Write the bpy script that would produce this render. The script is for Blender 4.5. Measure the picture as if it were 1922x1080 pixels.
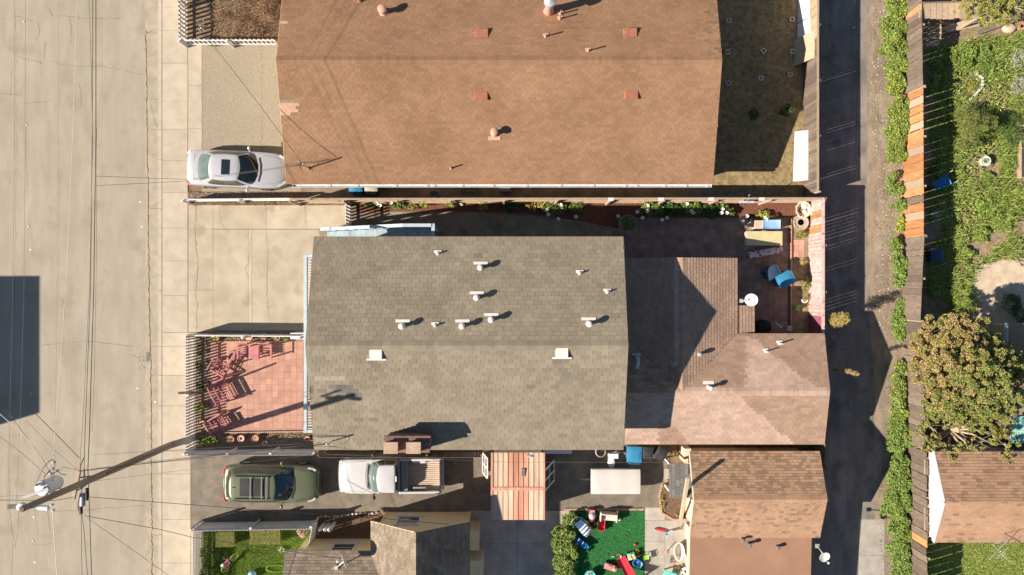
import bpy, math, random
import numpy as np
from mathutils import Vector, Matrix
for _o in list(bpy.data.objects): bpy.data.objects.remove(_o)
R = random.Random(11); NR = np.random.RandomState(5)
scene = bpy.context.scene; COL = scene.collection
# ---------------------------------------------------------------- camera, sky, sun, exposure
H = 40.0; S = 38.0; LOT = 0.10          # camera height, photo pixels per metre at z=0, level of the lots
cd = bpy.data.cameras.new('camera'); cam = bpy.data.objects.new('camera', cd); COL.objects.link(cam)
cam.location = (0, 0, H); cam.rotation_euler = (0, 0, 0)
cd.sensor_fit = 'HORIZONTAL'; cd.sensor_width = 36.0; cd.lens = 18.0 / (961 / S / H); cd.clip_start = 0.5; cd.clip_end = 1500
scene.camera = cam
SUN_EL = math.radians(33.7); SUN_AZ = math.radians(16.7)      # light travels towards (cos az, sin az)
w = bpy.data.worlds.new('World'); scene.world = w; w.use_nodes = True
nt = w.node_tree; bg = nt.nodes['Background']
sky = nt.nodes.new('ShaderNodeTexSky'); sky.sky_type = 'NISHITA'; sky.sun_disc = False
sky.sun_elevation = SUN_EL; sky.sun_rotation = math.radians(270) - SUN_AZ
sky.air_density = 1.0; sky.dust_density = 0.25; sky.ozone_density = 1.6
nt.links.new(sky.outputs[0], bg.inputs[0]); bg.inputs[1].default_value = 0.056
sl = bpy.data.lights.new('sun', 'SUN'); sl.energy = 5.0; sl.angle = math.radians(0.53); sl.color = (1.0, 0.89, 0.775)
sun = bpy.data.objects.new('sun', sl); COL.objects.link(sun); sun.location = (-40, -12, 40)
dvec = Vector((math.cos(SUN_AZ) * math.cos(SUN_EL), math.sin(SUN_AZ) * math.cos(SUN_EL), -math.sin(SUN_EL)))
sun.rotation_euler = dvec.to_track_quat('-Z', 'Y').to_euler()
vs = scene.view_settings; vs.view_transform = 'Standard'; vs.look = 'None'; vs.exposure = 0.85; vs.gamma = 1.0; vs.use_curve_mapping = False

# ---------------------------------------------------------------- helpers
def P(px, py, z=LOT):
    """a point of the place seen at photo pixel px,py and standing z metres high"""
    k = (H - z) / H / S
    return Vector(((px - 961) * k, (540 - py) * k, z))
def px_of(v):
    k = (H - v[2]) / H / S
    return v[0] / k + 961, 540 - v[1] / k
def G(px, py): return ((px - 961) / S * (H - LOT) / H, (540 - py) / S * (H - LOT) / H)

def lin(c):
    return tuple(((x / 255) / 12.92 if x / 255 <= .04045 else ((x / 255 + .055) / 1.055) ** 2.4) for x in c)
MATS = {}
def M(name, c1, c2=None, scale=3.0, rough=.85, bump=0.0, bscale=60.0, spec=.3, metal=0.0, vary=0.0, fine=0.0, coat=0.0,
      stretch=(1, 1, 1), big=0.0, trans=0.0, detail=6, contrast=(.35, .65), third=None, third_at=None, hue=None):
    """procedural material; colours are linear reflectances.  vary = tone change per piece, fine = grain, big = broad blotches"""
    m = bpy.data.materials.new(name); m.use_nodes = True; MATS[name] = m
    n = m.node_tree.nodes; l = m.node_tree.links; b = n['Principled BSDF']
    b.inputs['Roughness'].default_value = rough; b.inputs['Metallic'].default_value = metal
    b.inputs['Specular IOR Level'].default_value = spec; b.inputs['Coat Weight'].default_value = coat
    b.inputs['Coat Roughness'].default_value = .04
    c2 = c2 or c1
    geo = n.new('ShaderNodeNewGeometry')
    mp = n.new('ShaderNodeMapping'); mp.inputs['Scale'].default_value = stretch
    l.new(geo.outputs['Position'], mp.inputs['Vector'])
    nz = n.new('ShaderNodeTexNoise'); nz.inputs['Scale'].default_value = scale; nz.inputs['Detail'].default_value = detail
    nz.inputs['Roughness'].default_value = .62
    l.new(mp.outputs[0], nz.inputs['Vector'])
    rp = n.new('ShaderNodeValToRGB'); rp.color_ramp.elements[0].position = contrast[0]; rp.color_ramp.elements[1].position = contrast[1]
    rp.color_ramp.elements[0].color = (*c1, 1); rp.color_ramp.elements[1].color = (*c2, 1)
    l.new(nz.outputs['Fac'], rp.inputs['Fac']); col = rp.outputs[0]
    def mul(colsock, valsock, lo, hi):
        mr = n.new('ShaderNodeMapRange'); mr.inputs['To Min'].default_value = lo; mr.inputs['To Max'].default_value = hi
        l.new(valsock, mr.inputs['Value'])
        mx = n.new('ShaderNodeMix'); mx.data_type = 'RGBA'; mx.blend_type = 'MULTIPLY'; mx.inputs['Factor'].default_value = 1
        l.new(colsock, mx.inputs[6]); l.new(mr.outputs[0], mx.inputs[7]); return mx.outputs[2]
    if third is not None:
        z2 = n.new('ShaderNodeTexNoise'); z2.inputs['Scale'].default_value = third_at[0]; z2.inputs['Detail'].default_value = 5
        l.new(geo.outputs['Position'], z2.inputs['Vector'])
        r2 = n.new('ShaderNodeValToRGB'); r2.color_ramp.elements[0].position = third_at[1]; r2.color_ramp.elements[1].position = third_at[2]
        l.new(z2.outputs['Fac'], r2.inputs['Fac'])
        mx = n.new('ShaderNodeMix'); mx.data_type = 'RGBA'; l.new(r2.outputs[0], mx.inputs['Factor'])
        l.new(col, mx.inputs[6]); mx.inputs[7].default_value = (*third, 1); col = mx.outputs[2]
    if vary:
        oi = n.new('ShaderNodeObjectInfo'); ad = n.new('ShaderNodeMath'); ad.operation = 'ADD'
        fr = n.new('ShaderNodeMath'); fr.operation = 'FRACT'
        l.new(oi.outputs['Random'], ad.inputs[0]); l.new(geo.outputs['Random Per Island'], ad.inputs[1]); l.new(ad.outputs[0], fr.inputs[0])
        if hue is not None:
            r3 = n.new('ShaderNodeValToRGB'); cr = r3.color_ramp
            while len(cr.elements) < len(hue): cr.elements.new(.5)
            for i, hc in enumerate(hue):
                cr.elements[i].position = i / (len(hue) - 1); cr.elements[i].color = (*hc, 1)
            l.new(fr.outputs[0], r3.inputs['Fac'])
            mx = n.new('ShaderNodeMix'); mx.data_type = 'RGBA'; mx.blend_type = 'MIX'; mx.inputs['Factor'].default_value = vary
            l.new(col, mx.inputs[6]); l.new(r3.outputs[0], mx.inputs[7]); col = mx.outputs[2]
        else:
            col = mul(col, fr.outputs[0], 1 - vary, 1 + vary)
    if fine:
        wn = n.new('ShaderNodeTexNoise'); wn.inputs['Scale'].default_value = 38; wn.inputs['Detail'].default_value = 3
        l.new(geo.outputs['Position'], wn.inputs['Vector']); col = mul(col, wn.outputs['Fac'], 1 - fine * 2, 1 + fine * 2)
    if big:
        bn = n.new('ShaderNodeTexNoise'); bn.inputs['Scale'].default_value = .35; bn.inputs['Detail'].default_value = 4
        l.new(geo.outputs['Position'], bn.inputs['Vector']); col = mul(col, bn.outputs['Fac'], 1 - big * 2, 1 + big * 2)
    l.new(col, b.inputs['Base Color'])
    if bump:
        bz = n.new('ShaderNodeTexNoise'); bz.inputs['Scale'].default_value = bscale; bz.inputs['Detail'].default_value = 4
        l.new(mp.outputs[0], bz.inputs['Vector'])
        bp = n.new('ShaderNodeBump'); bp.inputs['Strength'].default_value = bump; bp.inputs['Distance'].default_value = .02
        l.new(bz.outputs['Fac'], bp.inputs['Height']); l.new(bp.outputs[0], b.inputs['Normal'])
    if trans:
        b.inputs['Transmission Weight'].default_value = trans
    return m

WL = {}
def tag(o, label=None, cat=None, group=None, kind=None):
    if label: o['label'] = label
    if cat: o['category'] = cat
    if group: o['group'] = group
    if kind: o['kind'] = kind
    return o
def thing(name, label, cat, loc, rotz=0.0, group=None, local=False):
    """an Empty at the thing's base; local=True: its parts are modelled round the origin, else in world coordinates"""
    o = bpy.data.objects.new(name, None); COL.objects.link(o); o.empty_display_size = .2
    o.location = loc; o.rotation_euler = (0, 0, rotz); tag(o, label, cat, group)
    WL[o.name] = Vector((0, 0, 0)) if local else Vector(loc); return o
def link(name, me, parent=None, at=None):
    o = bpy.data.objects.new(name, me); COL.objects.link(o); at = Vector(at)
    if parent: o.parent = parent; o.location = at - WL[parent.name]
    else: o.location = at
    WL[o.name] = at; return o

class MB:
    def __init__(s): s.v = []; s.f = []; s.m = []
    def add(s, vs, fs, mi=0):
        k = len(s.v); s.v += [tuple(q) for q in vs]; s.f += [tuple(i + k for i in f) for f in fs]; s.m += [mi] * len(fs); return s
    def box(s, x0, x1, y0, y1, z0, z1, mi=0):
        x0, x1 = min(x0, x1), max(x0, x1); y0, y1 = min(y0, y1), max(y0, y1)
        return s.add([(x0,y0,z0),(x1,y0,z0),(x1,y1,z0),(x0,y1,z0),(x0,y0,z1),(x1,y0,z1),(x1,y1,z1),(x0,y1,z1)],
                     [(0,3,2,1),(4,5,6,7),(0,1,5,4),(1,2,6,5),(2,3,7,6),(3,0,4,7)], mi)
    def bar(s, a, b, w, h, up=(0, 0, 1), mi=0):
        """a timber from a to b, w wide and h deep along up"""
        a = Vector(a); b = Vector(b); d = (b - a).normalized(); up = Vector(up)
        sd = d.cross(up)
        if sd.length < 1e-4: sd = d.cross(Vector((1, 0, 0)))
        sd.normalize(); u = sd.cross(d).normalized(); sd = sd * w / 2; u = u * h / 2
        vs = [p + i * sd + j * u for p in (a, b) for i, j in ((-1,-1),(1,-1),(1,1),(-1,1))]
        return s.add(vs, [(0,1,2,3),(7,6,5,4),(0,4,5,1),(1,5,6,2),(2,6,7,3),(3,7,4,0)], mi)
    def tube(s, pts, r, n=8, mi=0, caps=True):
        pts = [Vector(p) for p in pts]; rs = r if isinstance(r, (list, tuple)) else [r] * len(pts)
        k = len(s.v); fs = []; prev = None
        for i, p in enumerate(pts):
            d = (pts[min(i + 1, len(pts) - 1)] - pts[max(i - 1, 0)]).normalized()
            if prev is None: a = d.cross(Vector((0, 0, 1))); a = a if a.length > 1e-3 else d.cross(Vector((1, 0, 0)))
            else: a = prev - d * prev.dot(d)
            a.normalize(); prev = a; b = d.cross(a)
            for j in range(n):
                t = 2 * math.pi * j / n; s.v.append(tuple(p + (a * math.cos(t) + b * math.sin(t)) * rs[i]))
        for i in range(len(pts) - 1):
            for j in range(n):
                q = (j + 1) % n; fs.append((k + i*n + j, k + i*n + q, k + (i+1)*n + q, k + (i+1)*n + j))
        if caps: fs.append(tuple(k + j for j in range(n))[::-1]); fs.append(tuple(k + (len(pts)-1)*n + j for j in range(n)))
        s.f += fs; s.m += [mi] * len(fs); return s
    def lathe(s, c, prof, n=16, mi=0, sx=1, sy=1, caps=True):
        c = Vector(c); k = len(s.v); fs = []
        for r, z in prof:
            for j in range(n):
                t = 2 * math.pi * j / n; s.v.append((c.x + r * sx * math.cos(t), c.y + r * sy * math.sin(t), c.z + z))
        for i in range(len(prof) - 1):
            for j in range(n):
                q = (j + 1) % n; fs.append((k + i*n + j, k + i*n + q, k + (i+1)*n + q, k + (i+1)*n + j))
        if caps: fs.append(tuple(k + j for j in range(n))[::-1]); fs.append(tuple(k + (len(prof)-1)*n + j for j in range(n)))
        s.f += fs; s.m += [mi] * len(fs); return s
    def prism(s, poly, z0, z1, mi=0):
        n = len(poly); zz0 = z0 if isinstance(z0, (list, tuple)) else [z0]*n; zz1 = z1 if isinstance(z1, (list, tuple)) else [z1]*n
        vs = [(p[0], p[1], zz0[i]) for i, p in enumerate(poly)] + [(p[0], p[1], zz1[i]) for i, p in enumerate(poly)]
        ar = sum(poly[i][0]*poly[(i+1) % n][1] - poly[(i+1) % n][0]*poly[i][1] for i in range(n))
        o = list(range(n)) if ar > 0 else list(range(n))[::-1]
        fs = [tuple(o[::-1]), tuple(i + n for i in o)]
        for i in range(n): a, b = o[i], o[(i+1) % n]; fs.append((a, b, b + n, a + n))
        return s.add(vs, fs, mi)
    def grid(s, f, nu, nv, mi=0):
        vs = [f(i / nu, j / nv) for j in range(nv + 1) for i in range(nu + 1)]
        fs = [(j*(nu+1)+i, j*(nu+1)+i+1, (j+1)*(nu+1)+i+1, (j+1)*(nu+1)+i) for j in range(nv) for i in range(nu)]
        return s.add(vs, fs, mi)
    def sphere(s, c, r, n=10, m=6, sx=1, sy=1, sz=1, mi=0):
        return s.lathe((c[0], c[1], c[2]), [(max(.001, r*math.sin(math.pi*i/m)), -r*sz*math.cos(math.pi*i/m)) for i in range(m+1)], n, mi, sx, sy, caps=False)
    def build(s, name, mats, parent=None, smooth=False, bevel=0.0, kind=None, auto=None, sub=0):
        arr = np.array(s.v, dtype=float); c = (arr.min(0) + arr.max(0)) / 2
        me = bpy.data.meshes.new(name); me.from_pydata((arr - c).tolist(), [], s.f)
        for mt in (mats if isinstance(mats, (list, tuple)) else [mats]): me.materials.append(MATS[mt] if isinstance(mt, str) else mt)
        if any(s.m): me.polygons.foreach_set('material_index', s.m)
        if smooth: me.polygons.foreach_set('use_smooth', [True] * len(s.f))
        me.update(); o = link(name, me, parent, c)
        if bevel:
            b = o.modifiers.new('bevel', 'BEVEL'); b.width = bevel; b.segments = 2; b.limit_method = 'ANGLE'
        if sub:
            q = o.modifiers.new('sub', 'SUBSURF'); q.levels = sub; q.render_levels = sub
        if auto is not None:
            me.polygons.foreach_set('use_smooth', [True] * len(s.f))
            try: me.set_sharp_from_angle(angle=math.radians(auto))
            except Exception: pass
        if kind: o['kind'] = kind
        return o

def sheet(name, pts, z, mat, kind='structure', parent=None):
    """a flat piece of ground; pts are photo pixels at ground level"""
    k = (H - LOT) / H / S
    m = MB(); m.prism([((x - 961) * k, (540 - y) * k) for x, y in pts], z - .05, z)
    o = m.build(name, mat, parent)
    if kind and not parent: o['kind'] = kind
    return o
def rect(x0, y0, x1, y1): return [(x0, y0), (x1, y0), (x1, y1), (x0, y1)]
def piece(name, me, parent, mtx_world):
    """one of many alike pieces that share a mesh"""
    o = bpy.data.objects.new(name, me); COL.objects.link(o); o.parent = parent
    m = mtx_world.copy(); m.translation = m.translation - WL[parent.name]; o.matrix_local = m
    return o
def crack(parent, pts, wd=.012, z=.0, mat='crack', name='crack', jit=.03, step=.12):
    """a wandering open joint: a thin dark strip with uneven width"""
    Q = []
    for a, b in zip(pts[:-1], pts[1:]):
        A = Vector(G(*a)); B = Vector(G(*b)); n = max(1, int((B - A).length / step))
        for i in range(n): Q.append(A.lerp(B, i / n))
    Q.append(Vector(G(*pts[-1])))
    m = MB(); L = []
    for i, q in enumerate(Q):
        d = (Q[min(i+1, len(Q)-1)] - Q[max(i-1, 0)]).normalized(); nrm = Vector((-d.y, d.x))
        q = q + nrm * R.uniform(-jit, jit); h = wd * R.uniform(.2, .75)
        L.append((q - nrm * h, q + nrm * h))
    vs = []
    for a, b in L: vs += [(a.x, a.y, z), (b.x, b.y, z)]
    m.add(vs, [(2*i, 2*i+2, 2*i+3, 2*i+1) for i in range(len(L) - 1)])
    return m.build(name, mat, parent)

def leaves(name, mat, pts, size, parent=None, upbias=.6, aspect=.5, vs=.35, droop=.0, kind=None, fold=.25, mats=None):
    """many small leaf-shaped faces, one at each point"""
    pts = np.asarray(pts, float); n = len(pts)
    if n == 0: return None
    nr = NR.normal(size=(n, 3)); nr[:, 2] = np.abs(nr[:, 2]) + upbias * 2; nr /= np.linalg.norm(nr, axis=1)[:, None]
    t = NR.normal(size=(n, 3)); t -= (t * nr).sum(1)[:, None] * nr; t /= np.linalg.norm(t, axis=1)[:, None] + 1e-9
    b = np.cross(nr, t); L = size * (1 + vs * 1.3 * NR.uniform(-1, 1, n))[:, None]; W = L * aspect
    v0 = pts - t * L * .5; v2 = pts + t * L * .5 - np.array([0, 0, 1]) * droop * L
    v1 = pts + b * W * .5 + nr * W * fold - t * L * .08; v3 = pts - b * W * .5 + nr * W * fold - t * L * .08
    V = np.stack([v0, v1, v2, v3], 1).reshape(-1, 3); c = (V.min(0) + V.max(0)) / 2; V -= c
    idx = np.arange(n) * 4
    F = np.stack([idx, idx + 1, idx + 2, idx, idx + 2, idx + 3], 1).reshape(-1, 3)
    me = bpy.data.meshes.new(name); me.vertices.add(len(V)); me.vertices.foreach_set('co', V.ravel())
    me.loops.add(F.size); me.loops.foreach_set('vertex_index', F.ravel().astype(np.int32))
    me.polygons.add(len(F)); me.polygons.foreach_set('loop_start', (np.arange(len(F)) * 3).astype(np.int32))
    me.polygons.foreach_set('loop_total', np.full(len(F), 3, np.int32))
    ml = mats or [mat]
    for q in ml: me.materials.append(MATS[q])
    if len(ml) > 1:
        mi = NR.randint(0, len(ml), n); me.polygons.foreach_set('material_index', np.repeat(mi, 2).astype(np.int32))
    me.update(calc_edges=True); me.validate()
    o = link(name, me, parent, c)
    if kind: o['kind'] = kind
    return o
def blob_pts(blobs, per_m2=900, shell=.55, floor=None, top=True):
    """points spread through the outer part of lumpy ellipsoids (cx,cy,cz,rx,ry,rz)"""
    out = []
    for cx, cy, cz, rx, ry, rz in blobs:
        n = int(per_m2 * math.pi * rx * ry * 1.6) + 8
        d = NR.normal(size=(n, 3)); d /= np.linalg.norm(d, axis=1)[:, None]
        if top: d[:, 2] = np.where(d[:, 2] < -.2, -d[:, 2], d[:, 2])
        r = (shell + (1.06 - shell) * NR.uniform(0, 1, n) ** .6)[:, None]
        p = d * r * np.array([rx, ry, rz]) + np.array([cx, cy, cz]); out.append(p)
    p = np.concatenate(out)
    if floor is not None: p = p[p[:, 2] > floor]
    return p
def blades(name, mat, pts, h, wd=.012, lean=.5, parent=None, kind=None, vs=.5):
    """upright tapering grass or strap leaves from ground points"""
    pts = np.asarray(pts, float); n = len(pts); a = NR.uniform(0, 2*np.pi, n); hh = h * (1 + vs * NR.uniform(-1, 1, n))
    ln = lean * hh * NR.uniform(.2, 1, n); d = np.stack([np.cos(a), np.sin(a), np.zeros(n)], 1)
    s = np.stack([-np.sin(a), np.cos(a), np.zeros(n)], 1) * (wd * NR.uniform(.6, 1.2, n))[:, None]
    mid = pts + d * ln[:, None] * .35 + np.array([0, 0, 1]) * (hh * .6)[:, None]
    tip = pts + d * ln[:, None] + np.array([0, 0, 1]) * (hh * np.clip(1 - lean * .35, .3, 1))[:, None]
    V = np.stack([pts - s, pts + s, mid + s * .8, mid - s * .8, tip], 1).reshape(-1, 3); c = (V.min(0) + V.max(0)) / 2; V -= c
    k = np.arange(n) * 5
    F = np.stack([k, k+1, k+2, k, k+2, k+3, k+3, k+2, k+4], 1).reshape(-1, 3)
    me = bpy.data.meshes.new(name); me.vertices.add(len(V)); me.vertices.foreach_set('co', V.ravel())
    me.loops.add(F.size); me.loops.foreach_set('vertex_index', F.ravel().astype(np.int32))
    me.polygons.add(len(F)); me.polygons.foreach_set('loop_start', (np.arange(len(F)) * 3).astype(np.int32))
    me.polygons.foreach_set('loop_total', np.full(len(F), 3, np.int32)); me.materials.append(MATS[mat])
    me.update(calc_edges=True); me.validate(); o = link(name, me, parent, c)
    if kind: o['kind'] = kind
    return o
def scatter(poly, n, z=LOT):
    """random points inside a photo-pixel polygon at ground level"""
    xs = [p[0] for p in poly]; ys = [p[1] for p in poly]; out = []
    x = NR.uniform(min(xs), max(xs), n * 4); y = NR.uniform(min(ys), max(ys), n * 4)
    ins = np.zeros(len(x), bool); j = len(poly) - 1
    for i in range(len(poly)):
        xi, yi = poly[i]; xj, yj = poly[j]
        c = ((yi > y) != (yj > y)) & (x < (xj - xi) * (y - yi) / ((yj - yi) if yj != yi else 1e-9) + xi); ins ^= c; j = i
    k = (H - LOT) / H / S
    p = np.stack([(x[ins] - 961) * k, (540 - y[ins]) * k, np.full(ins.sum(), z)], 1)[:n]
    return p
def shrub(name, label, cat, blobs_px, mat, leaf=.07, per=900, group=None, stem=True, aspect=.55, mats=None, upbias=.6, shell=.5, stems=3, parts='foliage'):
    """a plant of leafy lumps; blobs_px: (px, py, radius_px_x, radius_px_y, height m)"""
    bl = []
    if name == 'hedge_shrub': blobs_px = blobs_px + [((a[0]+b[0])/2 + R.uniform(-4, 4), (a[1]+b[1])/2, min(a[2], b[2])*.95, 14, (a[4]+b[4])/2*.9) for a, b in zip(blobs_px[:-1], blobs_px[1:])]
    for px, py, rx, ry, h in blobs_px:
        zc = LOT + h * .45; c = P(px, py, zc); k = (H - zc) / H / S
        bl.append((c.x, c.y, zc, rx * k, ry * k, h * .55))
    c0 = (sum(b[0] for b in bl) / len(bl), sum(b[1] for b in bl) / len(bl))
    t = thing(name, label, cat, (c0[0], c0[1], LOT), group=group)
    # break every lump into smaller tufts so that the outline is uneven
    tufts = []
    for cx, cy, cz, rx, ry, rz in bl:
        tufts.append((cx, cy, cz, rx*.72, ry*.72, rz*.8))
        for _ in range(int(6 + 22 * rx * ry)):
            a = R.uniform(0, 6.283); q = R.uniform(.45, 1.0); e = R.uniform(.22, .42)
            tufts.append((cx + math.cos(a)*rx*q*.8, cy + math.sin(a)*ry*q*.8, cz + rz*R.uniform(-.2, .75)*(1.15-q*.6), min(rx, ry)*e, min(rx, ry)*e, rz*e*1.1))
    leaves(parts, mat, blob_pts(tufts, per, shell, LOT + .01), leaf, t, upbias, aspect, mats=mats)
    if stem:
        m = MB()
        for b in bl:
            for _ in range(stems):
                m.tube([(b[0] + R.uniform(-.04, .04), b[1] + R.uniform(-.04, .04), LOT - .02), (b[0] + R.uniform(-.4, .4)*b[3], b[1] + R.uniform(-.4, .4)*b[4], b[2]), (b[0] + R.uniform(-.7, .7)*b[3], b[1] + R.uniform(-.7, .7)*b[4], b[2] + b[5]*.5)], [.018, .012, .005], 5)
        m.build('stem', 'bark', t)
    return t
# ---------------------------------------------------------------- materials (linear reflectances)
M('asphalt_road', (.322,.275,.206), (.378,.328,.252), 1.4, .92, .25, 90, fine=.13, big=.07, stretch=(1.3,.3,1), third=(.285,.243,.182), third_at=(.8,.56,.75))
M('gutter', (0.324,0.275,0.205), (0.414,0.351,0.265), 2.2, .9, .15, 80, fine=.07, big=.08)
M('kerb', (0.413,0.359,0.28), (0.482,0.423,0.335), 3, .9, .1, 80, fine=.05)
M('walk', (.425,.358,.268), (.505,.432,.328), 1.8, .9, .12, 80, vary=.06, fine=.05, big=.06)
M('drive', (.385,.325,.235), (.485,.415,.308), 1.1, .9, .12, 70, vary=.05, fine=.05, big=.09, third=(.315,.258,.18), third_at=(.9,.60,.78))
M('aggregate', (0.257,0.212,0.143), (0.39,0.336,0.254), 16, .95, .5, 60, fine=.16, big=.07, contrast=(.3,.7))
M('asphalt_drive', (.155,.13,.10), (.235,.20,.155), 2.0, .95, .3, 80, fine=.12, big=.14)
M('alley_asphalt', (.175,.155,.135), (.28,.245,.205), 1.5, .95, .3, 80, fine=.13, big=.13, stretch=(1.2,.35,1), third=(.145,.13,.112), third_at=(1.1,.52,.70))
M('alley_dirt', (.215,.168,.12), (.335,.265,.19), 2.5, .95, .6, 45, fine=.18, big=.14, stretch=(1.3,.5,1))
M('dirt', (.145,.095,.058), (.29,.20,.125), 3.5, .97, .8, 40, fine=.18, big=.1)
M('dry_grass_soil', (.19,.135,.065), (.37,.285,.15), 5, .97, .8, 50, fine=.22, big=.1)
M('garden_soil', (.20,.15,.085), (.36,.275,.165), 4, .97, .8, 40, fine=.2, big=.1)
M('sand', (.46,.36,.25), (.60,.49,.36), 3, .97, .5, 40, fine=.1, big=.06)
M('mulch_red', (0.135,0.051,0.0323), (0.255,0.115,0.0723), 18, .95, .8, 50, fine=.2, contrast=(.3,.7))
M('mulch_brown', (.11,.07,.042), (.27,.18,.115), 18, .95, .8, 50, fine=.2, contrast=(.3,.7))
M('gravel_brown', (.10,.07,.05), (.42,.34,.26), 22, .95, .4, 60, vary=.9, hue=[(.10,.06,.04),(.30,.22,.16),(.18,.12,.08),(.45,.37,.29)])
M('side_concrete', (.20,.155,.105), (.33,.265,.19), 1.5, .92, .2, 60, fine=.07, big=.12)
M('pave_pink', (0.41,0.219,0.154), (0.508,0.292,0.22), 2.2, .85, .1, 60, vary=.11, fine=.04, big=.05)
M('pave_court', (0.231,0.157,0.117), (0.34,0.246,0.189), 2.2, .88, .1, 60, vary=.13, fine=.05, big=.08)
M('grout', (.20,.15,.105), (.30,.23,.165), 6, .95)
M('crack', (.075,.06,.042), (.15,.12,.085), 8, .95)
M('crack_soft', (.20,.165,.12), (.27,.225,.165), 8, .95)
M('moss', (.10,.11,.03), (.17,.16,.06), 12, .95)
M('oil', (.13,.12,.11), (.24,.205,.155), 5, .8)
M('lot_conc', (0.315,0.287,0.239), (0.425,0.392,0.333), 1.4, .9, .12, 70, vary=.06, fine=.05, big=.1)
M('lot_conc_dark', (.38,.315,.255), (.52,.44,.365), 1.4, .9, .12, 70, vary=.06, fine=.05, big=.14)
M('turf', (.030,.155,.042), (.046,.225,.062), 9, .9, .5, 140, fine=.14, big=.09)
M('turf_blade', (.032,.165,.045), (.05,.245,.068), 3, .8, vary=.35, big=.06)
M('lawn', (.10,.16,.022), (.15,.22,.035), 6, .95, .5, 90, fine=.12)
M('lawn_blade', (.12,.20,.025), (.19,.28,.04), 3, .8, vary=.35)
M('brick_edge', (.42,.23,.17), (.55,.35,.27), 6, .9, .3, 60, vary=.15)
# roofs
M('underlay', (.035,.03,.025), (.05,.04,.035), 4, .95)
M('shingle_grey', (.225,.188,.132), (.278,.235,.170), 1.0, .93, .45, 130, vary=.10, fine=.10, big=.06)
M('shingle_grey_pale', (.31,.275,.21), (.35,.31,.24), 1.0, .93, .45, 130, vary=.08, fine=.08)
M('shingle_grey_dark', (.135,.12,.105), (.165,.15,.13), 1.0, .93, .45, 130, vary=.12, fine=.08)
M('shingle_brown', (.256,.143,.078), (.312,.180,.102), .5, .93, .45, 130, vary=.10, fine=.12, big=.05)
M('shingle_brown_pale', (.50,.30,.20), (.55,.34,.23), 1.0, .93, .45, 130, vary=.06, fine=.06)
M('shingle_brown_grey', (.22,.20,.15), (.25,.23,.17), 1.0, .93, .45, 130, vary=.06, fine=.06)
M('shingle_stain', (.205,.125,.072), (.25,.152,.09), 3.0, .93, .45, 130, vary=.12, fine=.08)
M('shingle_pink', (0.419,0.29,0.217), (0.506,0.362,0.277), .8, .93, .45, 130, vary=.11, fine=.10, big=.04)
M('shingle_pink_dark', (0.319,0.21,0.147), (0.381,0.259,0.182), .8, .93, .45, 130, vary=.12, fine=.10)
M('shingle_umber', (.30,.20,.13), (.38,.26,.18), .8, .93, .45, 130, vary=.25, fine=.10)
M('shingle_tan', (.36,.215,.13), (.43,.265,.165), .8, .93, .45, 130, vary=.08, fine=.10)
M('shingle_tan_dark', (.255,.165,.105), (.30,.195,.125), .8, .93, .45, 130, vary=.12, fine=.10)
M('shingle_taupe', (.19,.148,.105), (.27,.215,.158), .8, .93, .45, 130, vary=.22, fine=.10)
M('shingle_charcoal', (.095,.09,.085), (.13,.125,.115), .8, .93, .45, 130, vary=.2, fine=.10)
M('roll_roof', (0.288,0.16,0.1), (0.336,0.192,0.12), .7, .95, .3, 150, fine=.07, big=.05)
M('roof_brown_flat', (.24,.175,.115), (.30,.22,.15), .8, .95, .3, 120, fine=.05, big=.05)
M('vent_red', (.30,.115,.065), (.38,.155,.09), 6, .6, .1, 30)
M('vent_pink', (.52,.28,.20), (.60,.34,.26), 6, .6)
M('vent_white', (.66,.60,.54), (.76,.70,.63), 6, .55)
M('galv', (.40,.40,.38), (.55,.55,.52), 7, .45, metal=.3)
M('galv_dark', (.16,.16,.16), (.24,.24,.23), 7, .5, metal=.3)
M('fascia_yellow', (.55,.36,.12), (.62,.45,.2), 6, .8)
# walls and paint
M('white_paint', (0.634,0.607,0.581), (0.722,0.695,0.669), 5, .6, .05, 40, vary=.05, fine=.02)
M('white_aged', (.58,.56,.54), (.78,.75,.72), 6, .7, .1, 40, vary=.08, fine=.05)
M('wall_tan', (.42,.33,.22), (.48,.38,.26), 3, .85, .1, 60)
M('wall_brown', (.25,.17,.11), (.32,.22,.15), 3, .85, .1, 60)
M('wall_yellow', (.80,.63,.36), (.86,.70,.42), 2, .85, .06, 60)
M('wall_cream', (.62,.50,.36), (.70,.58,.43), 2, .85, .06, 60)
M('blue_paint', (.37,.45,.475), (.44,.52,.545), 4, .7, .08, 40, vary=.05)
M('blue_deck', (.30,.385,.415), (.40,.485,.51), 5, .75, .08, 40, vary=.08)
M('blue_deep', (.10,.20,.30), (.15,.27,.37), 5, .75, .08, 40, vary=.10)
M('slat_peach', (.60,.45,.36), (.70,.55,.44), 5, .75, vary=.1)
M('brick_dark', (.155,.092,.075), (.25,.15,.12), 5, .9, .3, 60, vary=.25)
M('brick_cap', (.40,.24,.15), (.46,.37,.28), 3, .9, .2, 50, contrast=(.35,.65))
M('clay', (.46,.22,.14), (.56,.31,.21), 5, .8, .1, 40)
M('clay_pale', (.58,.38,.28), (.66,.46,.35), 5, .8, .1, 40)
M('stone', (.48,.43,.36), (.64,.58,.50), 6, .9, .3, 40, vary=.15)
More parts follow.
